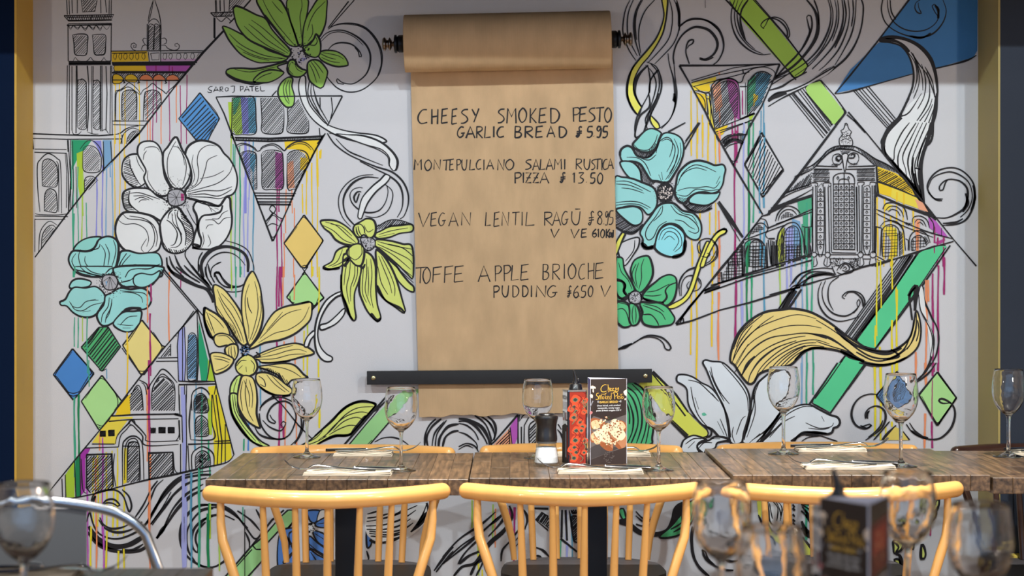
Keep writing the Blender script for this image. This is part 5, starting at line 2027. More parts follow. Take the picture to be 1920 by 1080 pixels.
L 1.5 920,980 910,920 940,880 1000,870 1050,910 1065,970 1050,1020 1000,1060
L 1.5 940,1000 980,1010 1005,985 980,980
L 1.4 1020,890 1055,930 1050,1000
N painted_blossom;emerald green flower low at the right edge of the paper sheet
@ 1080 460 4
F grnm 2.8 298,120 320,90 350,100 360,170 390,230 430,300 440,350 400,370 380,400 340,420 305,420
L 1.2 320,130 340,200 390,260 420,330
F grnm 3 300,260 350,270 370,300 360,340 380,380 340,400 305,360
L 3.4 302,265 350,275 365,310 355,345 375,375
H 1.3 9 0 305,370 360,400 340,425 305,425
F grnm 2.8 410,180 440,110 510,80 550,90 575,170 570,240 530,310 490,350 460,350 430,300 415,240
L 1.3 450,140 420,220 450,310
L 1.2 510,100 490,160 490,250 470,330
L 1.1 470,130 445,220 460,320
F grnm 2.8 500,370 540,320 590,280 640,240 700,220 745,240 755,290 750,350 730,410 690,450 650,450 640,430 570,425 510,400
L 2.4 750,280 700,300 670,340 680,390 640,430 560,420
L 1.3 530,350 600,340 660,310 700,290
L 1.3 510,375 580,380 640,370
L 4 500,395 580,425 660,430
F grnm 2.8 480,430 550,430 620,430 680,460 720,510 740,550 720,590 660,605 580,610 510,590 490,540 500,500
L 1.3 500,450 580,480 640,510 670,560
L 1.3 510,440 600,460 660,500
L 1.8 500,520 560,520 600,560 620,600
H 1.4 8 60 445,450 480,450 500,500 480,520 460,490
F grnm 2.8 400,440 440,440 470,480 480,540 460,590 420,600 400,560 390,500
L 1.2 430,450 420,520 430,590
L 1.2 440,450 450,520 445,580
F grnm 2.8 305,430 380,430 400,480 400,560 410,600 360,615 320,590 305,560
L 1.4 310,480 350,475 380,510 400,590
L 1.2 320,430 370,440 400,460
F gry 2 400,370 430,345 470,350 490,390 480,430 440,440 400,420
DR ink 1.8 80 442 390 0 58
DR wht 1.4 18 442 392 0 34
N painted_tendril;single black and white curl below the green flower
@ 1080 460 4
L 4 312,780 370,760 420,735
L 2 312,780 420,740 500,690 560,675 640,690 690,730 712,770 700,785 670,775 650,730 600,695 520,690 430,730
N painted_lily;big white lily with pointed petals behind the third table
@ 1160 680 4
P yel5 0 250,85 380,180 560,420 670,520 660,565 510,545 390,440 150,160
S 3 255,65 430,240 520,370
S 2 240,70 350,200 500,400
S 3.4 390,440 510,560
S 2 400,430 520,545
L 1.8 520,370 600,440 665,510 660,550 600,560 540,545
L 3 650,560 690,545 690,500 640,470
F grnm 2.4 60,155 130,160 200,220 240,340 260,460 250,560 235,612 60,612
L 2.2 60,180 130,240 170,360 170,480 130,612
L 2.2 60,210 110,280 140,380 140,480 90,612
L 2.2 60,260 90,330 110,420 100,520 65,600
L 2.4 100,160 180,250 210,370 200,500 165,612
L 2.2 160,170 220,280 235,400 220,520 200,612
L 2 60,300 80,380 80,460
F wht2 2.8 433,120 445,92 500,90 560,110 620,150 680,180 730,230 770,300 820,420 840,580 760,560 700,500 620,460 550,370 520,300 510,200 470,160 440,145
L 1.5 540,180 560,290 600,400 700,520
L 1.5 520,130 600,150 680,220 750,290
L 1.4 700,230 740,280
L 1.3 570,260 600,350
F tealg 0 622,380 640,372 660,392 640,400 625,395
F wht2 2.8 630,0 650,-20 700,-10 780,0 850,60 920,140 970,220 985,320 970,420 940,520 920,600 840,600 820,480 790,340 740,240 700,160 660,60
L 1.5 690,30 710,120 760,220 830,310
L 1.5 680,60 720,160 790,290
L 1.5 770,0 900,150 960,250 970,360
L 1.6 770,290 820,420 840,560
L 1.3 860,480 850,540 870,600
L 1.3 760,420 800,520 820,580
L 1.3 740,440 790,540
L 1.3 880,540 920,430 950,400
F wht2 2.8 1000,270 1030,170 1100,100 1160,60 1250,40 1290,100 1280,200 1240,320 1180,420 1100,520 1050,600 930,600 960,500 985,400
L 1.5 1010,200 1010,320 970,450 940,580
L 1.4 1060,130 1020,240 1020,380 960,560
L 2.4 1215,370 1140,480 1030,600
L 1.8 1200,380 1110,500 1000,580
L 2 1190,420 1120,540 1080,600
F wht2 2.8 1080,600 1130,520 1200,420 1280,350 1360,318 1430,315 1500,350 1580,390 1640,410 1658,450 1640,480 1610,490 1600,520 1560,535 1480,525 1390,520 1340,550 1290,600
L 1.4 1210,430 1290,370 1380,330 1450,330
L 1.4 1130,560 1230,450 1320,400
L 1.4 1400,450 1500,490 1590,480 1610,450
L 1.3 1420,490 1520,500 1580,490
L 1.3 1520,400 1540,440
L 4 1290,590 1370,540 1460,525 1560,530
L 1.8 1400,545 1500,545 1580,570 1640,590
L 1.4 1370,590 1420,560 1500,550
L 2 1070,600 1150,520 1220,450
L 1.5 980,600 1060,530
F wht2 2.8 475,605 500,570 560,545 620,560 660,580 620,590 590,620 600,660 640,670 480,672
L 1.5 500,610 560,570 620,570
L 1.5 520,640 570,590
F wht2 2.8 600,650 590,620 630,595 680,580 720,555 790,560 830,580 740,600 720,640 650,660 640,680
L 1.5 600,640 640,600 700,600
L 1.4 700,570 760,570
N painted_scroll;black spirals around the diamonds at the lower right
@ 1440 680 4
P bluh 2.2 965,65 1110,270 965,445 810,245
H 1.6 11 58 970,100 1060,230 1000,300 930,300 910,230
H 1.6 11 58 812,245 860,180 870,300
L 2.6 820,240 760,235 690,260 640,320 625,400 660,470 730,495 775,470 760,460 700,480
L 2 690,470 740,490 775,465
L 2.6 730,420 728,380 760,340 820,325 870,360 880,420 850,490 790,540 730,580
L 2 745,420 745,385 760,360 740,380 735,415
L 2 860,430 830,490 750,560
L 2 910,440 860,500 790,580
L 2 960,470 900,520 850,580
P ylwd 0 950,480 1000,500 1060,580 860,580
S 1.8 955,470 860,580
S 2 1010,515 1060,580
L 2.6 1035,460 1080,520 1150,560 1230,575 1300,560 1370,490 1400,400 1390,330 1350,290 1300,270 1280,285 1310,305 1370,300
L 1.8 1060,450 1100,510 1160,550
L 3 1070,510 1140,550 1200,565
L 2.4 1260,0 1200,80 1110,150
L 2 1220,0 1180,70 1100,140
N painted_diamond;pale lime diamond nearest the right trim, tangled in a black spiral
@ 1440 680 4
P gpal 2.6 1268,70 1412,265 1268,470 1130,240
S 1.4 1280,90 1390,240
S 2 1410,260 1280,460
L 1.3 1240,440 1270,450 1300,430
L 1.3 1150,250 1230,400
V mag 1.6 1230,130,420
L 2.6 1370,490 1400,400 1390,330 1350,290 1300,270 1280,285 1310,305 1370,300
N painted_scroll;green and black wave behind the second and third chairs
@ 830 870 3.84
F grnm 2.4 1268,330 1300,320 1320,390 1300,400 1270,350
F ink 0 1265,400 1330,400 1420,470 1500,490 1600,470 1640,400 1660,320 1700,280 1740,280 1700,400 1640,470 1560,520 1420,510 1330,450 1270,430
F grnm 2.6 1700,380 1760,290 1830,270 1830,330 1790,420 1720,500 1620,530 1560,520 1640,450
L 2.2 1640,470 1720,420 1760,340
L 2.2 1660,490 1740,440 1790,360
L 2.4 1390,340 1440,390 1490,400 1530,390
L 2.4 1390,370 1440,410 1510,410
L 2.4 1390,430 1440,445 1510,430
P grnm 0 1880,250 1920,230 1920,300 1890,310
L 3.4 1815,440 1795,530 1800,640 1840,740 1900,800
L 2.6 1870,620 1880,660 1920,700
@ 1280 870 5.0526
F grnm 2 0,380 60,360 120,340 90,480 60,540 0,570
F grnm 2.4 210,340 260,310 270,390 230,430 210,400
L 3 90,590 78,700 100,850 150,960 250,1061
L 3 185,815 220,900 300,960 400,1000 480,1005
L 2.6 180,810 215,830 240,900 300,950
L 3 400,905 460,920 520,915
L 2.4 640,430 600,540 520,620
L 2 640,330 640,450
P yel5 0 700,330 745,330 745,480 735,540 715,480
P yel5 0 820,540 980,540 980,700 1000,780 900,700 820,640
F wht 2.6 812,340 980,340 978,480 960,540 940,600 910,625 870,600 825,540 815,450
L 1.6 880,350 920,440 930,520
L 1.6 820,370 840,480 850,520
L 1.6 900,350 940,420 920,540
L 1.6 850,350 900,420 890,540
L 1.6 960,350 950,440
L 2.6 715,480 750,570 745,650
L 3 820,630 870,680 900,760
P yel5 0 1130,700 1220,800 1220,860 1150,860
S 3.4 1130,690 1220,800
V grn2 4 1168,370,720
H 2.6 26 -55 1040,380 1060,380 1060,660 1045,640
L 3 1120,380 1220,440
L 3 1120,440 1160,480 1220,560
L 5 1125,540 1160,620 1215,650
L 6 1125,600 1170,660 1215,690
L 3 1130,400 1200,500 1220,580
L 4 1120,378 1220,382
N painted_blossom;dark-outlined lime flower behind the third chair near the right trim
@ 1560 870 5.1417
F lim 3.4 1030,345 1010,335 980,350 950,400 930,480 940,500 990,460 1025,400
F lim 3.4 1000,460 985,520 930,570 870,610 900,540 950,490
L 2 950,450 1000,380
L 2 940,540 985,480
L 2 1010,350 960,430
F lim 3.4 590,740 640,730 690,760 670,820 600,860 590,800
L 3 600,750 640,800 610,850
F lim 3 600,920 640,920 660,980 600,940
L 5 610,870 650,880 670,1000 640,1060
F lim 3.4 860,780 885,800 900,870 885,910 855,910 
F lim 3 730,740 780,750 780,820 740,800
DR ink 3.4 50 640 690 0 40
DR wht 2.4 12 640 690 0 34
V mag 2.6 945,550,690
@ 370 870 4
S .8 357,340 357,845
@ 1080 0 4
S .6 968,0 970,60
@ 0 870 4.8
V vio 2.6 790,600,950
V yel2 2.6 820,560,920 960,600,960 1065,780,950 1120,760,960
V ora 2.4 870,560,960 1350,180,960
V vio 2.4 935,560,950
V lav2 4 1650,90,940 1670,300,930
V blu3 3 1722,80,940
V grn2 3 1795,60,930
V grn4 3 1880,350,930 
@ 370 870 4
V grn2 2.4 15,30,730
V grn4 3 80,370,770
V lime2 2.4 100,300,420 165,300,800
V yel2 2 158,320,360
V grn2 1.6 345,320,430
'''
# ---------------------------------------------------------------- the setting
K = ZW/FPX
XL, XR = (62-960)*K, (1834-960)*K             # alcove inner edges
YF = 5.655                                     # front face of the navy wall
ZB = 2.217                                     # underside of the bulkhead
def plaster(name, rgb, gain=1.0, rough=0.7, spec=0.4): return mat(name, rgb, rough, 0, 0.05, 2.5, 0.15, 220, gain=gain, spec=spec)
M_wall = plaster('wall_paint', (204, 200, 201), GAIN)
M_navy = plaster('navy_paint', (14, 36, 70), 0.6, 0.8, 0.1)
M_navy_lit = plaster('navy_paint_lit', (52, 58, 70), 0.9, 0.7, 0.2)  # same navy made lighter: light on the right pier put into the colour
M_yel = plaster('ochre_paint', (220, 172, 62), 1.0, 0.55)
M_yel2 = plaster('olive_ochre_paint', (172, 152, 88), 1.0, 0.55)
M_ceil = plaster('ceiling_paint', (54, 50, 48), 0.8)
M_cream = plaster('cream_paint', (214, 208, 198), 1.0)
m = MB(); m.box(-3.6, 3.6, -2.2, 6.2, -0.1, 0.0); struct(m.build('floor', mat('floor_boards', (150, 128, 104), 0.45, 0, 0.2, 3, stretch=(6, 0.6, 1))))
m = MB(); m.box(-3.6, 3.6, -2.2, 6.2, 3.4, 3.5); struct(m.build('ceiling', M_ceil))
m = MB(); m.box(-3.7, -3.6, -2.2, 6.2, 0, 3.4); struct(m.build('wall_left', M_cream))
m = MB(); m.box(3.6, 3.7, -2.2, 6.2, 0, 3.4); struct(m.build('wall_right', M_cream))
m = MB(); m.box(-3.6, 3.6, 5.875, 6.2, 0, 3.4); struct(m.build('wall_back', M_wall))
# navy piers left and right of the alcove, ochre painted reveals
m = MB(); m.box(-3.6, XL-0.006, YF, 5.875, 0, ZB); struct(m.build('wall_back_left', M_navy))
m = MB(); m.box(XR+0.006, 3.6, YF-0.045, 5.875, 0, ZB); struct(m.build('wall_back_right', M_navy_lit))
m = MB(); m.box(XL-0.006, XL, YF, 5.858, 0, ZB); struct(m.build('trim_1', M_yel))
m = MB(); m.box(XR, XR+0.006, YF-0.045, 5.858, 0, ZB); struct(m.build('trim_2', M_yel2))
m = MB(); m.box(-3.6, 3.6, 5.2, 5.875, ZB, 3.4); struct(m.build('wall_bulkhead', M_navy))
m = MB(); m.box(-3.6, 3.6, 5.2, 5.24, 2.0, ZB); struct(m.build('shade_lip', M_navy))  # unseen lip, added to shade the roll and the upper mural
# ochre ledge on a brown dado on the right pier
zl = CZ-(1038-HOR)*5.6/FPX
m = MB(); m.box(XR+0.03, 3.6, YF-0.10, YF-0.045, zl-0.028, zl, 0.003); struct(m.build('trim_3', mat('ochre_ledge', (222, 200, 90), 0.45)))
m = MB(); m.box(XR+0.05, 3.6, YF-0.075, YF-0.045, 0.0, zl-0.028); struct(m.build('trim_4', mat('brown_dado', (110, 88, 52), 0.5)))

# ---------------------------------------------------------------- the mural
m = MB(); m.box(XL, XR, 0, 0.008, 0, ZB)
mural = m.build('mural', mat('mural_ground', PAL['bg'], 0.6, 0, 0.03, 3.0, 0.25, 400, gain=GAIN), loc=(0, ZW, 0))
tag(mural, 'hand-painted wall mural of flowers, church facades, swirls and paint drips on off-white ground', 'mural')
def wallfn(px, py, lv): return ((px-960)*K, -lv*8e-6, CZ+(HOR-py)*K)
paint(MURAL, wallfn, mural, 3.0, 1.4)

# ---------------------------------------------------------------- handwriting
FONT = {
 'A': [[(0, 1), (.45, 0), (1, 1)], [(.2, .65), (.85, .62)]], 'B': [[(.05, 1), (.05, 0)], [(.05, .02), (.7, .05), (.8, .25), (.55, .45), (.1, .48)], [(.1, .48), (.8, .55), (.95, .78), (.6, .97), (.05, 1)]],
 'C': [[(.9, .05), (.45, .08), (.1, .4), (.05, .75), (.35, 1), (.95, .92)]], 'D': [[(.1, 1), (.05, 0)], [(.0, .02), (.6, .08), (.95, .4), (.85, .75), (.5, .98), (.1, 1)]],
 'E': [[(.15, 0), (.05, 1)], [(.12, .04), (.95, -.03)], [(.1, .5), (.8, .44)], [(.05, 1), (.95, .93)]], 'F': [[(.1, 0), (.05, 1.02)], [(.08, .04), (1, -.04)], [(.08, .5), (.85, .44)]],
 'G': [[(.85, .08), (.5, .02), (.12, .35), (.05, .75), (.35, 1), (.75, .85), (.8, .6)], [(.5, .62), (1.0, .58)]], 'H': [[(.05, 0), (.08, 1)], [(.05, .52), (.95, .46)], [(.95, 0), (.92, 1)]],
 'I': [[(.4, 0), (.5, 1)]], 'K': [[(.1, 0), (.12, 1)], [(.9, 0), (.15, .55), (.95, 1)]], 'L': [[(.15, 0), (.05, 1), (.95, .94)]],
 'M': [[(.02, 1), (.1, 0), (.5, .55), (.9, 0), (.98, 1)]], 'N': [[(.05, 1), (.08, 0), (.9, 1), (.95, 0)]], 'O': [[(.5, 0), (.12, .25), (.05, .65), (.4, 1), (.85, .8), (.95, .35), (.6, .02), (.4, .03)]],
 'P': [[(.12, 1), (.05, 0)], [(.02, .04), (.7, .02), (.95, .25), (.6, .48), (.1, .52)]], 'R': [[(.1, 1), (.08, 0)], [(.05, .03), (.75, .05), (.85, .28), (.5, .45), (.1, .5)], [(.15, .5), (.95, 1)]],
 'S': [[(.95, .05), (.4, .08), (.12, .28), (.75, .55), (.9, .78), (.5, .97), (.02, 1)]], 'T': [[(0, .05), (1, 0)], [(.5, .03), (.45, 1)]], 'U': [[(.05, 0), (.05, .65), (.4, 1), (.8, .85), (.95, .0)]],
 'V': [[(0, 0), (.42, 1), (1, 0)]], 'Y': [[(0, .05), (.5, .5)], [(1, 0), (.3, 1)]], 'Z': [[(.05, .05), (.9, .03), (.1, 1), (.98, .97)], [(.2, .52), (.85, .5)]],
 '£': [[(.9, .12), (.7, .02), (.5, .15), (.6, .5), (.5, .85), (.3, 1), (.08, .9), (.4, .8)], [(.15, .5), (.95, .44)], [(.15, .68), (.95, .62)]],
 '0': [[(.5, 0), (.1, .35), (.12, .8), (.5, 1), (.88, .7), (.9, .25), (.5, 0)]], '1': [[(.0, .2), (.5, 0), (.55, 1)]], '3': [[(.1, .05), (.85, .03), (.35, .42), (.85, .65), (.6, .95), (.05, .98)]],
 '5': [[(.95, 0), (.3, .04), (.2, .45), (.8, .5), (.85, .8), (.5, 1), (.05, .97)]], '6': [[(.8, 0), (.25, .35), (.08, .75), (.45, 1), (.9, .8), (.7, .52), (.2, .62)]],
 '8': [[(.8, .1), (.4, .0), (.15, .22), (.8, .65), (.65, .98), (.15, .9), (.25, .55), (.8, .25), (.7, .05)]], '9': [[(.85, .1), (.4, .0), (.15, .25), (.45, .45), (.85, .15), (.85, .6), (.6, 1), (.1, .97)]],
 '.': [[(.3, .88), (.5, .92)]], '-': [[(0, .5), (1, .45)]], 'c': [[(.9, .4), (.2, .4), (.1, .9), (.9, .9)]], 'a': [[(.9, .4), (.2, .45), (.2, .9), (.8, .85), (.9, .4), (1, 1)]], 'l': [[(.4, .1), (.5, 1)]]}
STRAIGHT = set('AEFHIKLMNTVYZ1-.')
# each line: top-left y, top-right y, letter height, stroke, then letter:x0-x1 (4x crop coordinates)
WRITING = [
 (760, 180, 100, 85, 108, 2.1, 'C:92-168 H:195-245 E:268-320 E:345-390 S:415-472 Y:498-550 S:692-745 M:760-832 O:848-910 K:930-985 E:1000-1060 D:1085-1157 P:1255-1312 E:1302-1362 S:1372-1425 T:1428-1490 O:1492-1546'),
 (760, 180, 228, 228, 84, 2.2, 'G:388-445 A:455-522 R:530-582 L:592-642 I:655-672 C:686-742 B:820-872 R:893-960 E:975-1032 A:1062-1122 D:1150-1210 £:1276-1326 5:1358-1406 .:1408-1420 9:1430-1472 5:1476-1520'),
 (760, 180, 478, 472, 78, 1.7, 'M:66-122 O:143-197 N:212-264 T:280-335 E:330-364 P:383-417 U:422-462 L:480-524 C:530-570 I:582-596 A:610-662 N:690-742 O:750-814 S:898-946 A:955-1005 L:1008-1050 A:1056-1108 M:1116-1172 I:1188-1202 R:1276-1326 U:1338-1386 S:1393-1424 T:1418-1466 I:1468-1480 C:1480-1517 A:1518-1560'),
 (760, 180, 568, 576, 80, 1.8, 'P:818-870 I:878-892 Z:898-946 Z:953-1002 A:1010-1076 £:1156-1202 1:1253-1277 3:1293-1342 .:1352-1366 5:1383-1426 0:1438-1482'),
 (760, 180, 878, 862, 102, 1.5, 'V:98-182 E:188-237 G:248-302 A:326-396 N:418-492 L:598-642 E:662-707 N:722-777 T:800-855 I:868-884 L:900-972 R:1038-1106 A:1104-1166 G:1170-1222 U:1244-1312 -:1272-1310:-22 £:1368-1416 8:1436-1482 .:1484-1494 9:1496-1524 5:1524-1562'),
 (760, 180, 1000, 998, 64, 1.8, 'V:1090-1152 V:1240-1302 E:1316-1362 6:1400-1436 1:1438-1456 0:1462-1496 K:1504-1534 c:1530-1542 a:1542-1554 l:1554-1566'),
 (760, 380, 488, 448, 118, 1.5, 'T:75-155 O:130-190 F:203-272 F:290-357 E:362-438 A:546-636 P:670-722 P:736-792 L:792-852 E:862-926 B:1030-1077 R:1100-1162 I:1186-1198 O:1218-1280 C:1298-1350 H:1368-1416 E:1420-1488'),
 (760, 380, 622, 622, 86, 1.7, 'P:660-706 U:724-776 D:802-852 D:876-922 I:940-952 N:978-1056 G:1063-1140 £:1210-1246 6:1258-1302 .:1300-1312 5:1313-1356 0:1368-1408 V:1466-1538')]
def write_paper(fn, parent):
    for ox, oy, ya, yb, h, wd, letters in WRITING:
        P = Painter(fn, 1.5, 1.0)
        for L in letters.split():
            q = L.split(':'); ch = q[0]; x0, x1 = map(float, q[1].split('-')); off = float(q[2]) if len(q) > 2 else 0
            y = ya+(yb-ya)*(x0/1560)+off+random.uniform(-2, 2); hh = h*random.uniform(.95, 1.05)
            if ch == '-': hh = 10; 
            for st in FONT[ch]:
                pts = [(ox+(x0+u*(x1-x0)+(1-v)*2)/4, oy+(y+v*hh)/4) for u, v in st]
                pts = pts if ch in STRAIGHT else catmull(pts, False, 1.5)
                P.ribbon(pts, wd*random.uniform(1.1, 1.45), taper=False)
        P.build('handwritten_line', parent)

# ---------------------------------------------------------------- kraft paper roll on its rod
KR = (1, 1, 1)
def kraft(name, rgb):
    m_ = mat(name, rgb, 0.75, 0, 0.10, 9.0, 0.0, gain=1.0, spec=0.2, stretch=(2.2, 1, 1))
    nt = m_.node_tree; b = nt.nodes['Principled BSDF']; tc = nt.nodes.new('ShaderNodeTexCoord'); wv = nt.nodes.new('ShaderNodeTexWave')
    wv.inputs['Scale'].default_value = 95; wv.inputs['Distortion'].default_value = 1.5; wv.inputs['Detail'].default_value = 3; wv.bands_direction = 'X'
    bp = nt.nodes.new('ShaderNodeBump'); bp.inputs['Strength'].default_value = 0.3; bp.inputs['Distance'].default_value = 0.0006
    nt.links.new(tc.outputs['Object'], wv.inputs[0]); nt.links.new(wv.outputs['Fac'], bp.inputs['Height']); nt.links.new(bp.outputs[0], b.inputs['Normal'])
    return m_
M_kraft = kraft('kraft_paper', (208, 174, 134)); M_bronze = mat('aged_bronze', (150, 130, 112), 0.32, 1.0, 0.2, 40)
M_black = mat('black_metal', (24, 24, 28), 0.42, 0.2)
RC = at(951.5, 78, 5.745); RR = 0.0815; SL = 0.021
roll = thing('paper_roll', 'kraft paper roll on a wall rod, its sheet hanging down with a handwritten food list', 'paper roll', RC, rot=(0, -SL, 0))
prof = []
m = MB(); R90 = Matrix.Rotation(PI/2, 4, 'Y'); hw = 0.2925
m.lathe([(0.018, -hw), (RR-0.002, -hw), (RR, -hw+0.002), (RR, hw-0.002), (RR-0.002, hw), (0.018, hw), (0.018, -hw)], 72, M=R90, caps=False)
m.build('roll', M_kraft, roll, angle=0.5)
m = MB(); m.lathe([(0.017, -hw-0.012), (0.017, hw+0.012)], 24, M=R90); m.build('rod', M_black, roll)
for s in (-1, 1):
    m = MB(); X = hw+0.002
    m.lathe([(0.023, X), (0.025, X+0.003), (0.025, X+0.014), (0.02, X+0.019), (0.026, X+0.020), (0.026, X+0.026), (0.018, X+0.028)], 32, M=Matrix.Rotation(s*PI/2, 4, 'Y'))
    m.box(min(s*(X+0.004), s*(X+0.014)), max(s*(X+0.004), s*(X+0.014)), 0, ZW-RC.y-0.001, -0.014, 0.010, 0.002)
    m.build('bracket', M_black, roll)
    m = MB(); m.lathe([(0.0165, X+0.021), (0.0205, X+0.022), (0.0205, X+0.027), (0.008, X+0.029), (0.006, X+0.033), (0.014, X+0.036), (0.0185, X+0.039), (0.0185, X+0.041), (0.012, X+0.045), (0.012, X+0.049), (0.019, X+0.053), (0.0195, X+0.057), (0.014, X+0.061), (0, X+0.062)], 32, M=Matrix.Rotation(s*PI/2, 4, 'Y'))
    m.build('finial', M_bronze, roll)
# sheet: comes off the back of the roll, hangs in front of the wall, torn lower edge
YS = 5.829; KS = YS/FPX
def sheet_xy(u, v):       # u 0..1 across, v 0..1 down, photo pixels
    xl = 769+(786-769)*v; xr = 1148.5+(1161-1148.5)*v
    yb = 781-8*u+1.8*math.sin(u*23)+1.1*math.sin(u*61+1)
    return xl+(xr-xl)*u, 92+(yb-92)*v
def sheet_y(px, py):
    k = min(1, max(0, (py-180)/250)); b = 1-min(1, max(0, (py-640)/50)) if py < 707 else 0
    amp = 0.0025*k*b+0.0006
    return YS+amp*(math.sin(px*0.045)+0.6*math.sin(px*0.021+py*0.004))
bm = bmesh.new(); NU, NV = 72, 90; g = []
for j in range(NV+1):
    row = []
    for i in range(NU+1):
        px, py = sheet_xy(i/NU, j/NV); y = sheet_y(px, py)
        row.append(bm.verts.new(((px-960)*KS, y, CZ+(HOR-py)*KS)))
    g.append(row)
for j in range(NV):
    for i in range(NU): bm.faces.new((g[j][i], g[j+1][i], g[j+1][i+1], g[j][i+1]))

me = bpy.data.meshes.new('hanging_sheet'); bm.to_mesh(me); bm.free(); me.materials.append(M_kraft)
me.polygons.foreach_set('use_smooth', [True]*len(me.polygons)); me.set_sharp_from_angle(angle=0.6)
RW = Matrix.Translation(RC) @ Matrix.Rotation(-SL, 4, 'Y')
me.transform(RW.inverted())
sheet = bpy.data.objects.new('hanging_sheet', me); COL.objects.link(sheet); sheet.parent = roll
RWI = RW.inverted()
def sheetfn(px, py, lv):
    return RWI @ Vector(((px-960)*KS, sheet_y(px, py)-0.0009, CZ+(HOR-py)*KS))
write_paper(sheetfn, sheet)
# clamp bar
BL, BR = at(688, 708.5, 5.81), at(1222.5, 704.5, 5.81); BC = (BL+BR)/2; bl = (BR-BL).length/2
bar = thing('clamp_bar', 'long black bar screwed to the mural across the lower end of the kraft paper', 'bar', BC, rot=(0, -math.atan2(BR.z-BL.z, BR.x-BL.x), 0))
m = MB(); m.box(-bl, bl, -0.006, 0.010, -0.0195, 0.0195, 0.0012); m.build('strip', mat('black_bar', (27, 26, 29), 0.6, 0, 0.12, 30, 0.1, 300), bar)
for s in (-1, 1):
    m = MB(); m.lathe([(0, 0.0095), (0.0042, 0.0095), (0.0062, 0.0082), (0.0064, 0.006)], 20, c=(0, 0, 0), M=Matrix.Translation((s*(bl-0.019), 0, 0)) @ Matrix.Rotation(PI/2, 4, 'X'))
    m.box(s*(bl-0.019)-0.003, s*(bl-0.019)+0.003, -0.0105, -0.0090, -0.0006, 0.0006); m.box(s*(bl-0.019)-0.0006, s*(bl-0.019)+0.0006, -0.0105, -0.0090, -0.003, 0.003)
    m.lathe([(0.003, -0.006), (0.003, -0.038)], 10, M=Matrix.Translation((s*(bl-0.019), 0, 0)) @ Matrix.Rotation(PI/2, 4, 'X'))
    m.build('screw', mat('brass_screw', (190, 180, 140), 0.3, 1.0), bar)
# ---------------------------------------------------------------- tables
def wood_dark():
    m_ = bpy.data.materials.new('dark_butcher_block'); m_.use_nodes = True; nt = m_.node_tree; b = nt.nodes['Principled BSDF']
    tc = nt.nodes.new('ShaderNodeTexCoord'); oi = nt.nodes.new('ShaderNodeObjectInfo'); mp = nt.nodes.new('ShaderNodeMapping'); mp.inputs['Scale'].default_value = (110, 7, 110)
    ad = nt.nodes.new('ShaderNodeVectorMath'); ad.operation = 'ADD'; cx = nt.nodes.new('ShaderNodeCombineXYZ'); ml = nt.nodes.new('ShaderNodeMath'); ml.operation = 'MULTIPLY'; ml.inputs[1].default_value = 37
    nt.links.new(oi.outputs['Random'], ml.inputs[0])
    for k in range(3): nt.links.new(ml.outputs[0], cx.inputs[k])
    nt.links.new(tc.outputs['Object'], ad.inputs[0]); nt.links.new(cx.outputs[0], ad.inputs[1]); nt.links.new(ad.outputs[0], mp.inputs[0])
    n = nt.nodes.new('ShaderNodeTexNoise'); n.inputs['Scale'].default_value = 1; n.inputs['Detail'].default_value = 6; nt.links.new(mp.outputs[0], n.inputs['Vector'])
    r = nt.nodes.new('ShaderNodeValToRGB'); e = r.color_ramp.elements
    e[0].position = 0.28; e[0].color = (0.03, 0.017, 0.009, 1); e[1].position = 0.72; e[1].color = (0.17, 0.098, 0.048, 1)
    k = r.color_ramp.elements.new(0.5); k.color = (0.092, 0.052, 0.027, 1); nt.links.new(n.outputs[0], r.inputs[0])
    # dark worn stains
    n3 = nt.nodes.new('ShaderNodeTexNoise'); n3.inputs['Scale'].default_value = 22; n3.inputs['Detail'].default_value = 3; nt.links.new(ad.outputs[0], n3.inputs['Vector'])
    mr3 = nt.nodes.new('ShaderNodeMapRange'); mr3.inputs[1].default_value = 0.56; mr3.inputs[2].default_value = 0.66; mr3.inputs[3].default_value = 1.0; mr3.inputs[4].default_value = 0.5; nt.links.new(n3.outputs[0], mr3.inputs[0])
    mr = nt.nodes.new('ShaderNodeMapRange'); mr.inputs[3].default_value = 0.72; mr.inputs[4].default_value = 1.35; nt.links.new(oi.outputs['Random'], mr.inputs[0])
    mm = nt.nodes.new('ShaderNodeMath'); mm.operation = 'MULTIPLY'; nt.links.new(mr.outputs[0], mm.inputs[0]); nt.links.new(mr3.outputs[0], mm.inputs[1])
    vs = nt.nodes.new('ShaderNodeVectorMath'); vs.operation = 'SCALE'; nt.links.new(r.outputs[0], vs.inputs[0]); nt.links.new(mm.outputs[0], vs.inputs['Scale']); nt.links.new(vs.outputs[0], b.inputs['Base Color'])
    b.inputs['Roughness'].default_value = 0.38; b.inputs['Coat Weight'].default_value = 0.18; b.inputs['Coat Roughness'].default_value = 0.15
    bp = nt.nodes.new('ShaderNodeBump'); bp.inputs['Strength'].default_value = 0.25; bp.inputs['Distance'].default_value = 0.0008; nt.links.new(n.outputs[0], bp.inputs['Height']); nt.links.new(bp.outputs[0], b.inputs['Normal'])
    return m_
M_block = wood_dark()
def stave_mesh(w, l, t):
    m = MB(); m.box(-w/2, w/2, -l/2, l/2, -t, 0, 0.0022, 3)
    bmesh.ops.recalc_face_normals(m.bm, faces=m.bm.faces[:])
    me = bpy.data.meshes.new('stave'); m.bm.to_mesh(me); m.bm.free(); me.materials.append(M_block)
    return me
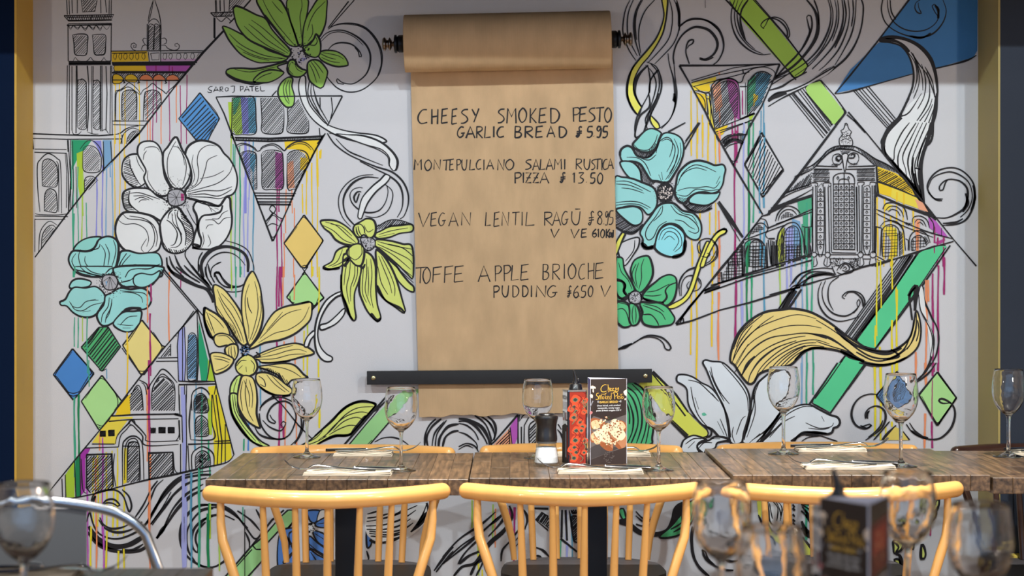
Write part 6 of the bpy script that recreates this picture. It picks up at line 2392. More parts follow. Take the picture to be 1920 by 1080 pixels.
def table(x0, x1, y0, y1, zt, label, group, th=0.037, column=True):
    t = thing('cafe_table', label, 'table', ((x0+x1)/2, (y0+y1)/2, 0), 0, group)
    W = x1-x0; L = y1-y0; n = 13; sw = W/n; splits = [(0, .38), (.38, 1), (0, .62), (.62, 1), (0, 1)]
    ms = [stave_mesh(sw-0.0003, L*(b-a)-0.0003, th) for a, b in splits]
    for i in range(n):
        for k in ((0, 1), (2, 3), (4,))[random.choice((0, 1, 2, 0, 1))]:
            a, b = splits[k]; o = bpy.data.objects.new('stave', ms[k]); COL.objects.link(o); o.parent = t
            o.location = (-W/2+sw*(i+.5), -L/2+L*(a+b)/2, zt)
    m = MB(); m.box(-0.03, 0.03, -0.03, 0.03, 0.02, zt-th-0.008, 0.006); m.build('column', M_black, t)
    m = MB(); m.box(-0.2, 0.2, -0.02, 0.02, zt-th-0.008, zt-th); m.box(-0.02, 0.02, -0.2, 0.2, zt-th-0.008, zt-th); m.build('spider_bracket', M_black, t)
    m = MB(); m.lathe([(0.16, 0), (0.16, 0.006), (0.12, 0.014), (0.04, 0.022), (0.035, 0.03)], 40); m.build('base', M_black, t)
    return t
G = 'cafe tables in a row along the mural wall'
YT0, YT1 = 4.64, 5.29
table(-0.704, -0.1005, YT0, YT1, 0.758, 'dark wood cafe table at the left end of the row along the mural', None)
table(-0.0975, 0.503, YT0+.01, YT1, 0.760, 'dark wood cafe table carrying the pepper mill, red oil tin and standing menu', None)
table(0.5055, 1.096, YT0-.01, YT1+.01, 0.769, 'dark wood cafe table with two tall wine glasses below the emerald stripe', None)
table(1.099, 1.70, YT0-.02, YT1, 0.764, 'dark wood cafe table cut off by the right edge of the photo', None)
table(-1.083, -0.483, 2.60, 3.27, 0.76, 'blurred foreground table in the bottom left corner by the grey metal chair', None)
table(0.17, 0.77, 2.10, 2.95, 0.76, 'nearest foreground table, bottom right, under the blurred menu and glasses', None)

# ---------------------------------------------------------------- spindle back chairs
def wood_light(name, rgb, var=0.08):
    return mat(name, rgb, 0.34, 0, var, 5, 0.0, coat=0.6, stretch=(3, 3, 0.7))
M_beech = wood_light('honey_beech', (234, 172, 96)); M_dark = mat('dark_stained_wood', (58, 36, 28), 0.28, 0, 0.25, 20, coat=0.5)
M_seat = mat('charcoal_seat', (66, 64, 68), 0.55, 0, 0.1, 20)
def make_chair(label, wood, seat_m, loc, rz, group):
    c = thing('spindle_back_chair', label, 'chair', loc, rz, group)
    def arc(x, d=0.125, w=0.27): return -0.0+d*(x/w)**2      # local y: back of chair at y=0, curving towards +y at the ends
    ZR = 0.738
    pts = [(x, arc(x), ZR+0.004*abs(x)/0.27) for x in [(-0.258+0.516*i/24) for i in range(25)]]
    rr = [0.0185+0.0015*math.cos(PI/2*abs(p[0])/0.27) for p in pts]
    m = MB(); m.tube(pts, rr, 20, 1.0); m.build('backrest_rail', wood, c, angle=1.2)
    zs = 0.445
    def seat_back(x): return 0.035+0.10*(x/0.2)**2*0.6
    for i in (-2, -1, 0, 1, 2):
        x = 0.0705*i; xb = x*0.92; a = Vector((x, arc(x), ZR-0.012)); b = Vector((xb, seat_back(xb)+0.02, zs))
        q = [a.lerp(b, t) for t in (0, .25, .5, .75, 1)]
        m = MB(); m.tube(q, [0.0068, 0.0078, 0.009, 0.0095, 0.009], 12, rnd=False); m.build('spindle', wood, c)
    for s in (-1, 1):
        ctl = [(s*.235, arc(.235), ZR-.006), (s*.2345, arc(.235)-.002, .68), (s*.230, .088, .64), (s*.216, .082, .60), (s*.200, .078, .55), (s*.188, .076, .50), (s*.182, .078, zs)]
        q = catmull(ctl, False, 0.02)
        q = catmull(ctl, False, 0.012); n = len(q)
        rr = [0.0078+0.0035*math.sin(PI*min(1, i/(n-1)*1.0)) for i in range(n)]
        m = MB(); m.tube(q, rr, 14, rnd=False); m.build('back_post', wood, c, angle=1.2)
    # seat: rounded D shape
    poly = []
    for k in range(40):
        a = 2*PI*k/40; ex = 0.62
        x = 0.215*abs(math.cos(a))**ex*(1 if math.cos(a) >= 0 else -1); y = 0.20*abs(math.sin(a))**ex*(1 if math.sin(a) >= 0 else -1)
        poly.append((x*(1+0.06*(y/0.2)), y+0.225))
    m = MB(); m.prism(poly, zs-0.03, zs)
    bmesh.ops.bevel(m.bm, geom=[e for e in m.bm.edges if abs(e.verts[0].co.z-e.verts[1].co.z) < 1e-5], offset=0.008, segments=3, affect='EDGES')
    m.build('seat', seat_m, c, angle=0.9)
    for sx in (-1, 1):
        for (ya, yb) in ((0.10, 0.045), (0.34, 0.385)):
            m = MB(); m.tube([(sx*.15, ya, zs-0.03), (sx*.172, (ya+yb)/2, 0.22), (sx*.19, yb, 0.011)], [0.013, 0.016, 0.011], 14); m.build('leg', wood, c)
        m = MB(); m.tube([(sx*.172, 0.07, 0.22), (sx*.172, 0.364, 0.22)], 0.008, 10, rnd=False); m.build('stretcher', wood, c)
    m = MB(); m.tube([(-.172, 0.217, 0.22), (.172, 0.217, 0.22)], 0.008, 10, rnd=False); m.build('stretcher', wood, c)
    return c
GF = 'honey wood chairs in front of the table row'; GBk = 'honey wood chairs between the tables and the mural'
proto = make_chair('honey wood spindle-back chair tucked at the front of the leftmost wall table', M_beech, M_seat, (-0.402, 4.405, 0), 0.10, None)
dup(proto, (0.160, 4.445, 0), 0.03, 'honey wood spindle-back chair in front of the table with the oil tin')
dup(proto, (0.752, 4.465, 0), 0.03, 'honey wood chair in front of the table with tall glasses, partly behind the blurred menu')
dup(proto, (-0.428, 5.55, 0), PI, 'honey wood chair behind the leftmost wall table, back against the mural')
dup(proto, (0.188, 5.60, 0), PI, 'honey wood chair against the mural behind the oil tin table')
dup(proto, (0.832, 5.63, 0), PI, 'honey wood chair against the mural behind the two tall glasses')
make_chair('dark stained spindle-back chair behind the rightmost wall table', M_dark, M_seat, (1.462, 5.585, 0), PI, None)

# ---------------------------------------------------------------- grey metal chair
M_steel = mat('brushed_steel', (205, 208, 214), 0.25, 1.0); M_gun = mat('grey_sheet_metal', (112, 112, 112), 0.5, 0.15)
mc = thing('metal_chair', 'grey metal cafe chair with arched tube back in the bottom left corner', 'chair', (-0.862, 3.63, 0))
ctl = [(-.215, -.24, .46), (-.232, -.02, .52), (-.236, 0, .62), (-.228, 0, .70), (-.205, 0, .765), (-.155, 0, .803), (-.08, 0, .820), (0, 0, .827), (.08, 0, .820), (.155, 0, .803), (.205, 0, .765), (.228, 0, .70), (.236, 0, .62), (.232, -.02, .52), (.215, -.24, .46)]
m = MB(); m.tube(catmull(ctl, False, 0.012), 0.0095, 16); m.build('back_tube', M_steel, mc, angle=1.2)
m = MB()
bm_w = lambda z: 0.098
m.box(-0.098, 0.098, 0.0, 0.003, 0.47, 0.812, 0.001)
m.build('back_panel', M_gun, mc)
m = MB(); m.tube(catmull([(-.028, -.001, .50), (-.028, -.001, .70), (-.018, -.001, .715), (.018, -.001, .715), (.028, -.001, .70), (.028, -.001, .50)], False, .01), 0.0022, 8); m.build('pressed_rib', M_gun, mc)
m = MB(); m.box(-.2, .2, -.37, .0, .448, .462, 0.006); m.build('seat', M_gun, mc)
for sx in (-1, 1):
    for ya, yb in ((-.34, -.37), (-.03, .04)):
        m = MB(); m.tube([(sx*.185, ya, .45), (sx*.215, yb, 0.012)], [0.016, 0.011], 12); m.build('leg', M_gun, mc)
# ---------------------------------------------------------------- wine glasses
M_glass = glass_mat('clear_glass')
_n = M_glass.node_tree; _c = _n.nodes.new('ShaderNodeTexCoord'); _o = _n.nodes.new('ShaderNodeTexNoise'); _o.inputs['Scale'].default_value = 55; _o.inputs['Detail'].default_value = 1
_b = _n.nodes.new('ShaderNodeBump'); _b.inputs['Strength'].default_value = 0.25; _b.inputs['Distance'].default_value = 0.004
_n.links.new(_c.outputs['Object'], _o.inputs['Vector']); _n.links.new(_o.outputs[0], _b.inputs['Height']); _n.links.new(_b.outputs[0], _n.nodes['Principled BSDF'].inputs['Normal'])
def glass_profile(H, wide):
    # outer then inner wall; wide = widest bowl radius
    s = H/0.2; r = wide
    outer = [(0, 0.0), (0.034*s, 0.0), (0.0355*s, 0.001), (0.034*s, 0.0022), (0.018*s, 0.0065), (0.007*s, 0.013), (0.0046*s, 0.022), (0.004*s, 0.045*s), (0.0042*s, 0.080*s), (0.0065*s, 0.094*s),
             (r*.40, 0.101*s), (r*.68, 0.112*s), (r*.88, 0.126*s), (r*.985, 0.143*s), (r, 0.157*s), (r*.965, 0.175*s), (r*.90, 0.190*s), (r*.855, 0.1995*s)]
    inner = [(r*.845, 0.200*s), (r*.835, 0.1995*s), (r*.882, 0.190*s), (r*.947, 0.175*s), (r*.981, 0.157*s), (r*.965, 0.143*s), (r*.86, 0.1268*s), (r*.655, 0.1135*s), (r*.36, 0.1030*s), (0, 0.0985*s)]
    return outer+inner
def smooth_prof(p):
    q = catmull(p, False, 0.004); out = [q[0]]
    for a in q[1:]:
        if math.hypot(a[0]-out[-1][0], a[1]-out[-1][1]) > 4e-4: out.append((max(0.0, a[0]), max(0.0, a[1])))
    if out[-1][0] > 0: out.append((0.0, out[-1][1]))
    return out
def glass_mesh(H, r):
    m = MB(); m.lathe(smooth_prof(glass_profile(H, r)), 64, caps=False)
    o = m.build('wine_glass', M_glass, angle=2.5); return o
def place_glass(src, px, y, zt, label, sc=1.0, k=[0]):
    k[0] += 1
    o = src if src.name not in used else src.copy()
    if src.name in used: COL.objects.link(o)
    used.add(src.name); used.add(o.name)
    o.location = ((px-960)*y/FPX, y, zt); o.scale = (sc, sc, sc); o.rotation_euler = (0, 0, k[0]*0.7)
    return tag(o, label, 'wine glass')
used = set()
gs = glass_mesh(0.2, 0.0395); gt = glass_mesh(0.222, 0.0415)
Z1, Z2, Z3, Z4 = 0.7583, 0.7603, 0.7693, 0.7643
place_glass(gs, 575.5, 5.17, Z1, 'clear wine glass at the back left of the leftmost wall table')
place_glass(gs, 752, 4.83, Z1, 'clear wine glass below the left end of the black clamp bar, front of its table')
place_glass(gs, 1008, 5.13, Z2, 'clear wine glass standing behind the pepper mill')
place_glass(gs, 1235, 4.82, Z2, 'clear wine glass right of the standing menu, in front of the lime stripe')
place_glass(gt, 1469, 5.14, Z3, 'tall wine glass in front of the white lily, at the back of its table')
place_glass(gt, 1689, 4.82, Z3, 'tall wine glass in front of the blue striped diamond')
place_glass(gt, 1891, 5.12, Z4, 'tall wine glass on the rightmost wall table, against the navy wall')
place_glass(gs, 45, 2.69, 0.7603, 'blurred wine glass at the far left, in front of the metal chair')
place_glass(gs, 1353, 2.70, 0.7603, 'blurred foreground wine glass between the second and third honey chairs')
place_glass(gs, 1702, 2.83, 0.7603, 'blurred foreground wine glass just right of the dark menu, seen over the chair rail')
place_glass(gs, 1447, 2.24, 0.7603, 'nearest blurred wine glass left of the dark menu, cut by the bottom edge')
place_glass(gs, 1838, 2.46, 0.7603, 'blurred foreground wine glass at the lower right corner by the ochre ledge')

# ---------------------------------------------------------------- napkins and cutlery
M_nap = mat('cream_paper_napkin', (200, 188, 168), 0.85, 0, 0.04, 20); M_chrome = mat('polished_cutlery', (220, 222, 226), 0.14, 1.0)
def napkin(x0, x1, y0, y1, zt, label, rz=0.0):
    cx, cy = (x0+x1)/2, (y0+y1)/2; W, D = x1-x0, y1-y0; bm = bmesh.new(); n = 16
    for lay in range(3):
        a = []; z0 = 0.0004+lay*0.0022; ins = lay*0.0012
        for zz in (z0, z0+0.0019):
            a.append([[bm.verts.new((-W/2+ins+(W-2*ins)*i/n, -D/2+ins*0.5+(D-ins)*j/3, zz+(0.0008*lay*math.sin(i*0.9+j+lay) if zz > z0 else 0)+(0.004*max(0, (i-n+3)/3)*lay/2 if lay else 0))) for i in range(n+1)] for j in range(4)])
        lo, hi = a
        for j in range(3):
            for i in range(n):
                bm.faces.new((hi[j][i], hi[j][i+1], hi[j+1][i+1], hi[j+1][i])); bm.faces.new((lo[j][i], lo[j+1][i], lo[j+1][i+1], lo[j][i+1]))
        for i in range(n):
            bm.faces.new((lo[0][i], lo[0][i+1], hi[0][i+1], hi[0][i])); bm.faces.new((lo[3][i+1], lo[3][i], hi[3][i], hi[3][i+1]))
        for j in range(3):
            bm.faces.new((lo[j+1][0], lo[j][0], hi[j][0], hi[j+1][0])); bm.faces.new((lo[j][n], lo[j+1][n], hi[j+1][n], hi[j][n]))
    bmesh.ops.recalc_face_normals(bm, faces=bm.faces[:])
    me = bpy.data.meshes.new('napkin'); bm.to_mesh(me); bm.free(); me.materials.append(M_nap)
    o = bpy.data.objects.new('napkin', me); COL.objects.link(o); o.location = (cx, cy, zt); o.rotation_euler = (0, 0, rz)
    return tag(o, label, 'napkin')
def strip(m, path, widths, th, yoff=0.0):
    """flat bar along x with given widths; path = [(x,z)]"""
    n0 = len(m.bm.faces); rings = []
    for (x, z), w_ in zip(path, widths):
        rings.append([m.bm.verts.new((x, yoff+sy*w_/2, z+sz*th/2)) for sy, sz in ((-1, 0), (-.6, -1), (.6, -1), (1, 0), (.6, 1), (-.6, 1))])
    for a, b in zip(rings[:-1], rings[1:]):
        for k in range(6): m.bm.faces.new((a[k], a[(k+1) % 6], b[(k+1) % 6], b[k]))
    m.bm.faces.new(rings[0][::-1]); m.bm.faces.new(rings[-1]); m._tag(n0)
def res(path, widths, n=6):
    q = [(x, z, w_) for (x, z), w_ in zip(path, widths)]; c = catmull(q, False, 0.004); return [(a, b) for a, b, _ in c], [w_ for _, _, w_ in c]
def fork(loc, rz, label):
    f = thing('fork', label, 'fork', loc, rz)
    p, w_ = res([(0.10, .004), (0.06, .006), (0.02, .009), (-.02, .014), (-.045, .015), (-.058, .009)], [.016, .02, .014, .008, .008, .016])
    m = MB(); strip(m, p, w_, .0042); m.build('handle', M_chrome, f, angle=1.0)
    m = MB(); p, w_ = res([(-.056, .009), (-.066, .0065), (-.078, .007)], [.016, .023, .024]); strip(m, p, w_, .002); m.build('head', M_chrome, f, angle=1.0)
    for k in (-1.5, -.5, .5, 1.5):
        m = MB(); p, w_ = res([(-.077, .007), (-.095, .013), (-.108, .0225), (-.113, .028)], [.004, .0036, .003, .0018]); strip(m, p, w_, .0018, k*.0062); m.build('tine', M_chrome, f, angle=1.0)
    return f
def knife(loc, rz, label):
    f = thing('knife', label, 'knife', loc, rz)
    m = MB(); p, w_ = res([(0.11, .004), (0.07, .0055), (0.03, .006), (0.0, .006)], [.016, .022, .017, .011]); strip(m, p, w_, .0075); m.build('handle', M_chrome, f, angle=1.0)
    m = MB(); p, w_ = res([(0.002, .006), (-.03, .0055), (-.07, .004), (-.09, .003), (-.098, .0025)], [.011, .018, .019, .014, .003]); strip(m, p, w_, .0014); m.build('blade', M_chrome, f, angle=1.0)
    return f
def setting(x0, x1, yc, zt, back, where):
    d = 0.05 if not back else 0.045
    napkin(x0, x1, yc-d, yc+d, zt, 'folded cream paper napkin '+where)
    xm = (x0+x1)/2; r = PI if back else 0
    e = 0.035
    fork((xm-(-e if back else e), yc-0.018, zt+0.0068), r+0.04, 'chrome fork on the napkin '+where)
    knife((xm+0.01, yc+0.016, zt+0.0066), r-0.05, 'chrome knife on the napkin '+where)
setting(-.488, -.282, 4.76, Z1, False, 'at the front of the leftmost wall table')
setting(.108, .308, 4.775, Z2, False, 'in front of the pepper mill and oil tin')
setting(.690, .902, 4.79, Z3, False, 'at the front of the table with tall glasses')
setting(-.46, -.308, 5.235, Z1, True, 'at the back of the leftmost wall table')
setting(.11, .355, 5.205, Z2, True, 'behind the standing menu')
setting(.735, .912, 5.235, Z3, True, 'beside the tall glass in front of the lily')
setting(1.275, 1.46, 5.19, Z4, True, 'at the right edge of the photo')
setting(-.82, -.68, 3.17, 0.7603, True, 'on the blurred table in the bottom left corner')

# ---------------------------------------------------------------- pepper/salt mill
M_blk = mat('black_plastic', (20, 18, 20), 0.35, coat=0.3); M_salt = mat('coarse_salt', (240, 240, 242), 0.8, 0, 0.05, 200, 0.5, 600)
M_thin = bpy.data.materials.new('thin_clear_glass'); M_thin.use_nodes = True
_n = M_thin.node_tree; _n.nodes.remove(_n.nodes['Principled BSDF']); _t = _n.nodes.new('ShaderNodeBsdfTransparent'); _g = _n.nodes.new('ShaderNodeBsdfGlossy'); _g.inputs['Roughness'].default_value = 0.02
_t.inputs[0].default_value = (0.96, 0.97, 0.97, 1); _f = _n.nodes.new('ShaderNodeLayerWeight'); _f.inputs[0].default_value = 0.25; _x = _n.nodes.new('ShaderNodeMixShader')
_p = _n.nodes.new('ShaderNodeMapRange'); _p.inputs[3].default_value = 0.03; _p.inputs[4].default_value = 0.55; _n.links.new(_f.outputs[1], _p.inputs[0]); _n.links.new(_p.outputs[0], _x.inputs[0]); _n.links.new(_t.outputs[0], _x.inputs[1]); _n.links.new(_g.outputs[0], _x.inputs[2]); _n.links.new(_x.outputs[0], _n.nodes['Material Output'].inputs[0])
mill = thing('salt_mill', 'salt mill with black waisted grinder top and flared glass base full of salt', 'salt mill', ((1024.5-960)*4.93/FPX, 4.93, Z2), 0.2)
m = MB(); m.lathe(smooth_prof([(0, 0), (.0305, 0), (.0320, .002), (.0318, .006), (.028, .030), (.0245, .050), (.0235, .061), (.0215, .061), (.0222, .050), (.0258, .030), (.0292, .009), (.026, .006), (0, .006)]), 48, caps=False); m.build('glass_base', M_thin, mill, angle=0.9)
m = MB(); m.lathe([(0, .0065), (.0255, .0065), (.0288, .0095), (.0268, .026), (.0238, .044), (.020, .047), (.010, .0475), (0, .048)], 40, caps=False); m.build('salt', M_salt, mill)
m = MB(); m.lathe(smooth_prof([(0, .0615), (.0245, .0600), (.0262, .0615), (.0262, .072), (.0252, .080), (.0244, .092), (.0255, .104), (.0282, .114), (.0290, .1185), (.0272, .1225), (.0200, .1245), (.0185, .1275), (.016, .1285), (0, .1285)]), 48, caps=False); m.build('grinder_top', M_blk, mill, angle=0.8)
m = MB(); m.lathe([(.0228, .0555), (.0250, .0560), (.0254, .0612), (.0225, .0612)], 40); m.build('grinder_neck', mat('clear_neck', (90, 90, 88), .2), mill)
P = Painter(lambda px, py, lv: Vector((0.0256*math.sin((px)*1.0), -0.0256*math.cos(px)-lv*0-0.00015, py)), 3, 1)
def ring(P, cx, cy, r, w_, n=20, a0=0, a1=2*PI, R=0.0256):
    P.ribbon([((cx+r*math.cos(a0+(a1-a0)*i/n)/R), cy+r*math.sin(a0+(a1-a0)*i/n)) for i in range(n+1)], w_, 'wht', taper=False)
Pm = Painter(lambda px, py, lv: Vector((0.02555*math.sin(px/0.0256), -0.02555*math.cos(px/0.0256), py)), 3, 1)
c0 = 0.0075
Pm.ribbon([(c0+.0034*math.cos(2*PI*i/24), .069+.0034*math.sin(2*PI*i/24)) for i in range(25)], .0008, 'wht', taper=False)
Pm.ribbon([(c0-.0015, .0708), (c0-.0013, .0675), (c0, .0668), (c0+.0013, .0675), (c0+.0015, .0708)], .0008, 'wht', taper=False)
Pm.ribbon([(c0-.0008, .0695), (c0+.0008, .0695)], .0007, 'wht', taper=False)
Pm.build('emblem', mill)

# ---------------------------------------------------------------- flat print helper on small things
def card_fn(P0, U, V, N, px0, px1, py0, py1, wd, ht):
    """maps pixels (px0..px1, py0..py1) to a wd x ht panel: P0 top-left corner, U across, V down, N outward"""
    base = Painter.level
    def f(px, py, lv): return P0+U*((px-px0)/(px1-px0)*wd)+V*((py-py0)/(py1-py0)*ht)+N*(0.00012+(lv-base)*3e-6)
    return f
PAL.update(menu=(52, 42, 40), gold2=(226, 178, 70), slate=(92, 84, 82), slate2=(62, 56, 56), crust=(142, 80, 46), bread=(208, 172, 130), cheese=(218, 198, 166), toast=(168, 114, 80), herb=(70, 90, 50),
  tin=(156, 44, 28), tin2=(186, 68, 38), tin3=(108, 26, 22), olive=(44, 52, 48), olive2=(96, 104, 78), tinw=(220, 222, 226), tink=(32, 30, 34), mred=(110, 44, 34), mred2=(78, 38, 32), mblue=(70, 70, 170), mgrey=(130, 130, 138), garl=(226, 206, 184), pinkg=(176, 110, 110))
FRONT_A = '''
@ 1090 700 12
P menu 0 192,130 1021,118 1021,2070 192,2070
'''
FRONT_B = '''
@ 860 680 4
P slate 0 985,425 1010,400 1120,440 1256,395 1256,400 1256,600 1256,650 990,730 985,730
P slate2 0 984,640 1060,600 1200,650 1090,690 985,728
F crust 0 985,430 1020,415 1080,440 1090,470 1040,480 990,500
F bread 0 990,450 1030,430 1080,450 1070,480 1010,500
F crust 0 1060,470 1100,455 1140,470 1150,500 1100,560 1060,540
F cheese 0 1075,480 1110,470 1135,490 1110,530 1080,530
F crust 0 985,540 1010,520 1050,520 1060,580 1010,600 985,590
F bread 0 990,540 1030,525 1045,570 1000,585
F crust 0 1180,450 1220,440 1256,470 1256,520 1220,530 1190,490
F bread 0 1195,455 1225,450 1250,490 1220,510
F toast 0 1010,530 1060,510 1110,540 1150,600 1150,660 1110,665 1060,620 1020,570
F cheese 0 1015,525 1060,500 1110,525 1140,580 1120,610 1070,590 1030,560
F crust 0 1050,600 1100,610 1150,650 1145,668 1100,660 1060,625
F toast 0 1120,500 1170,480 1230,520 1256,560 1256,620 1220,660 1190,630 1140,560
F cheese 0 1120,500 1170,470 1220,500 1250,550 1220,590 1170,570 1140,540
F crust 0 1135,570 1160,580 1215,640 1212,662 1180,640 1145,595
F cheese 0 1140,440 1180,430 1200,470 1170,500 1140,490
F bread 0 1010,590 1040,580 1060,605 1030,615
D crust 2.2 60 1110 520 120
D herb 1.8 26 1110 530 120
D crust 2.6 26 1120 520 110
D cheese 3.4 60 1120 520 110
D herb 1.6 24 1150 480 80
P menu 0 985,730 1090,692 1256,640 1256,768 985,768
D slate 1.6 40 1120 712 45
@ 1090 700 12
F garl 0 190,300 240,275 310,310 300,350 270,330 270,430 240,400 245,345 200,340
F garl 0 185,490 220,465 250,500 235,560 190,520
F garl 0 945,420 1015,380 1018,500 980,510 950,460
F garl 0 960,590 990,575 1000,600 975,620
F pinkg 0 180,870 220,850 245,890 190,930
P mgrey 0 240,610 262,625 195,760 185,740
K gold2 1.5 560,265 520,255 460,290 430,350 445,405 500,420 560,400
K gold2 1.2 590,250 595,330 590,400
K gold2 1.0 590,350 615,325 625,350 625,395
K gold2 1.0 640,370 672,355 660,335 640,350 645,390 680,390
K gold2 1.0 690,370 722,355 710,335 690,350 695,390 730,390
K gold2 1.0 775,335 750,340 770,370 765,395 740,390
K gold2 1.1 785,330 795,375 825,330 825,390 790,420 700,400 620,405 590,430
K gold2 1.4 385,445 345,450 330,490 375,540 370,580 310,585
K gold2 1.0 385,590 385,520 405,500 415,590 420,510 445,500 450,590
K gold2 1.0 480,520 460,550 480,585 500,555 480,520
K gold2 1.1 430,470 520,470 560,440
K gold2 1.0 525,450 525,590
K gold2 1.0 560,520 528,550 565,590
K gold2 1.0 575,555 605,540 590,515 572,540 585,585 612,580
K gold2 1.1 655,520 630,530 635,585 660,580 665,440
K gold2 1.5 720,440 740,520 740,590
K gold2 1.3 690,460 740,430 800,450 800,500 745,525
K gold2 1.0 800,560 835,540 820,515 800,540 815,585 840,575
K gold2 1.0 870,515 845,530 870,560 850,590
K gold2 1.1 890,470 890,590
K gold2 1.0 865,490 935,475
K gold2 1.0 920,525 900,550 920,585 938,555 920,525
K wht 1.2 358,620 358,665
K wht 1.2 375,620 375,665
K wht 1.0 390,642 425,642
K wht 1.2 885,620 885,665
K wht 1.2 870,620 870,665
K wht 1.0 830,642 860,642
'''
def text_mesh(body, mt, size, parent, name='lettering', M=None, bold=0.0):
    cu = bpy.data.curves.new(name, 'FONT'); cu.body = body; cu.size = size; cu.align_x = 'CENTER'; cu.align_y = 'CENTER'; cu.offset = bold; cu.resolution_u = 3
    o = bpy.data.objects.new(name, cu); COL.objects.link(o); dg = bpy.context.evaluated_depsgraph_get()
    me = bpy.data.meshes.new_from_object(o.evaluated_get(dg)); bpy.data.objects.remove(o); bpy.data.curves.remove(cu)
    me.materials.clear(); me.materials.append(mt)
    if M is not None: me.transform(M)
    r = bpy.data.objects.new(name, me); COL.objects.link(r); r.parent = parent; return r
M_card_in = mat('card_white', (228, 228, 240), 0.6); M_menu = mat('menu_print', (52, 42, 40), 0.3); M_mblue = mat('menu_blue', (56, 58, 150), 0.3)
M_white_t = mat('white_print', (230, 230, 230), 0.5); M_gold_t = mat('gold_print', (230, 186, 84), 0.5)
def menu(A, B, C, z, label):
    """A,B,C plan corners: A-B pesto face, B-C red face, C-A blue face"""
    t = thing('menu_holder', label, 'menu', (A.x, A.y, z)); H = 0.21; cen = (A+B+C)/3
    for k, (p, q) in enumerate(((A, B), (B, C), (C, A))):
        p3 = Vector((p.x-A.x, p.y-A.y, 0)); q3 = Vector((q.x-A.x, q.y-A.y, 0)); U = (q3-p3).normalized(); N = Vector((U.y, -U.x, 0)); Wd = (q3-p3).length
        m = MB(); th = 0.0008
        v = []
        for dz in (0, H):
            for base, off in ((p3, 0), (q3, 0), (q3, -th), (p3, -th)): v.append(m.bm.verts.new(base+N*off+Vector((0, 0, dz))))
        for f, mi in (((0, 1, 5, 4), 0), ((2, 3, 7, 6), 1), ((4, 5, 6, 7), 1), ((3, 2, 1, 0), 1), ((1, 2, 6, 5), 1), ((3, 0, 4, 7), 1)):
            fc = m.bm.faces.new([v[i] for i in f]); fc.material_index = mi
        pn = m.build('card_panel', [M_menu if k < 2 else M_mblue, M_card_in], t, smooth=False)
        top = p3+Vector((0, 0, H)); V = Vector((0, 0, -1))
        if k == 0:
            paint(FRONT_B, card_fn(top, U, V, N, 1106, 1175, 710.5, 872, Wd, H), pn, 1.0, 0.75, 'cover_print')
            R = Matrix((( U.x, 0, N.x, 0), (U.y, 0, N.y, 0), (0, 1, 0, 0), (0, 0, 0, 1)))
            def line(txt, yy, size, mt, bold=0.0, xo=0.0):
                pos = top+U*(Wd*(0.5+xo))+V*(yy*H)+N*0.0008
                text_mesh(txt, mt, size, pn, 'lettering', Matrix.Translation(pos) @ R, bold)
            line('GARLIC BREAD', 0.272, 0.0072, M_gold_t, 0.0002, -0.005)
            line('Oven baked, with smoked', 0.312, 0.0058, M_white_t, 0.00006)
            line('mozzarella, smoky vegan', 0.341, 0.0058, M_white_t, 0.00006)
            line('pesto & fresh oregano 530 V', 0.370, 0.0056, M_white_t, 0.00006)
        elif k == 1:
            paint('''
@ 0 0 1
P mred2 0 12,26 92,20 92,84 12,92
P mred 0 20,34 84,30 84,60 20,66
D crust 3 30 50 56 26
D bread 2 20 50 60 22
P mgrey 0 14,100 86,92 86,95 14,103
P mgrey 0 14,107 86,99 86,102 14,110
P mgrey 0 14,114 80,107 80,110 14,117
P mgrey 0 14,121 70,115 70,118 14,124
''', card_fn(top, U, V, N, 0, 100, 0, 220, Wd, H), pn, 3, 1, 'back_print')
    return t
A = Vector(((1106.5-960)*4.965/FPX, 4.955)); B = Vector(((1175.5-960)*4.985/FPX, 4.985)); C = Vector(((1102.5-960)*5.03/FPX, 5.035))
menu(A, B, C, Z2, 'upright three-sided menu card with gold script and garlic bread picture beside the oil tin')
A = Vector(((1537-960)*2.434/FPX, 2.434)); B = Vector(((1629-960)*2.353/FPX, 2.353)); C = Vector(((1667-960)*2.445/FPX, 2.445))
menu(A, B, C, 0.7603, 'large blurred three-sided menu card in the foreground at the lower right')

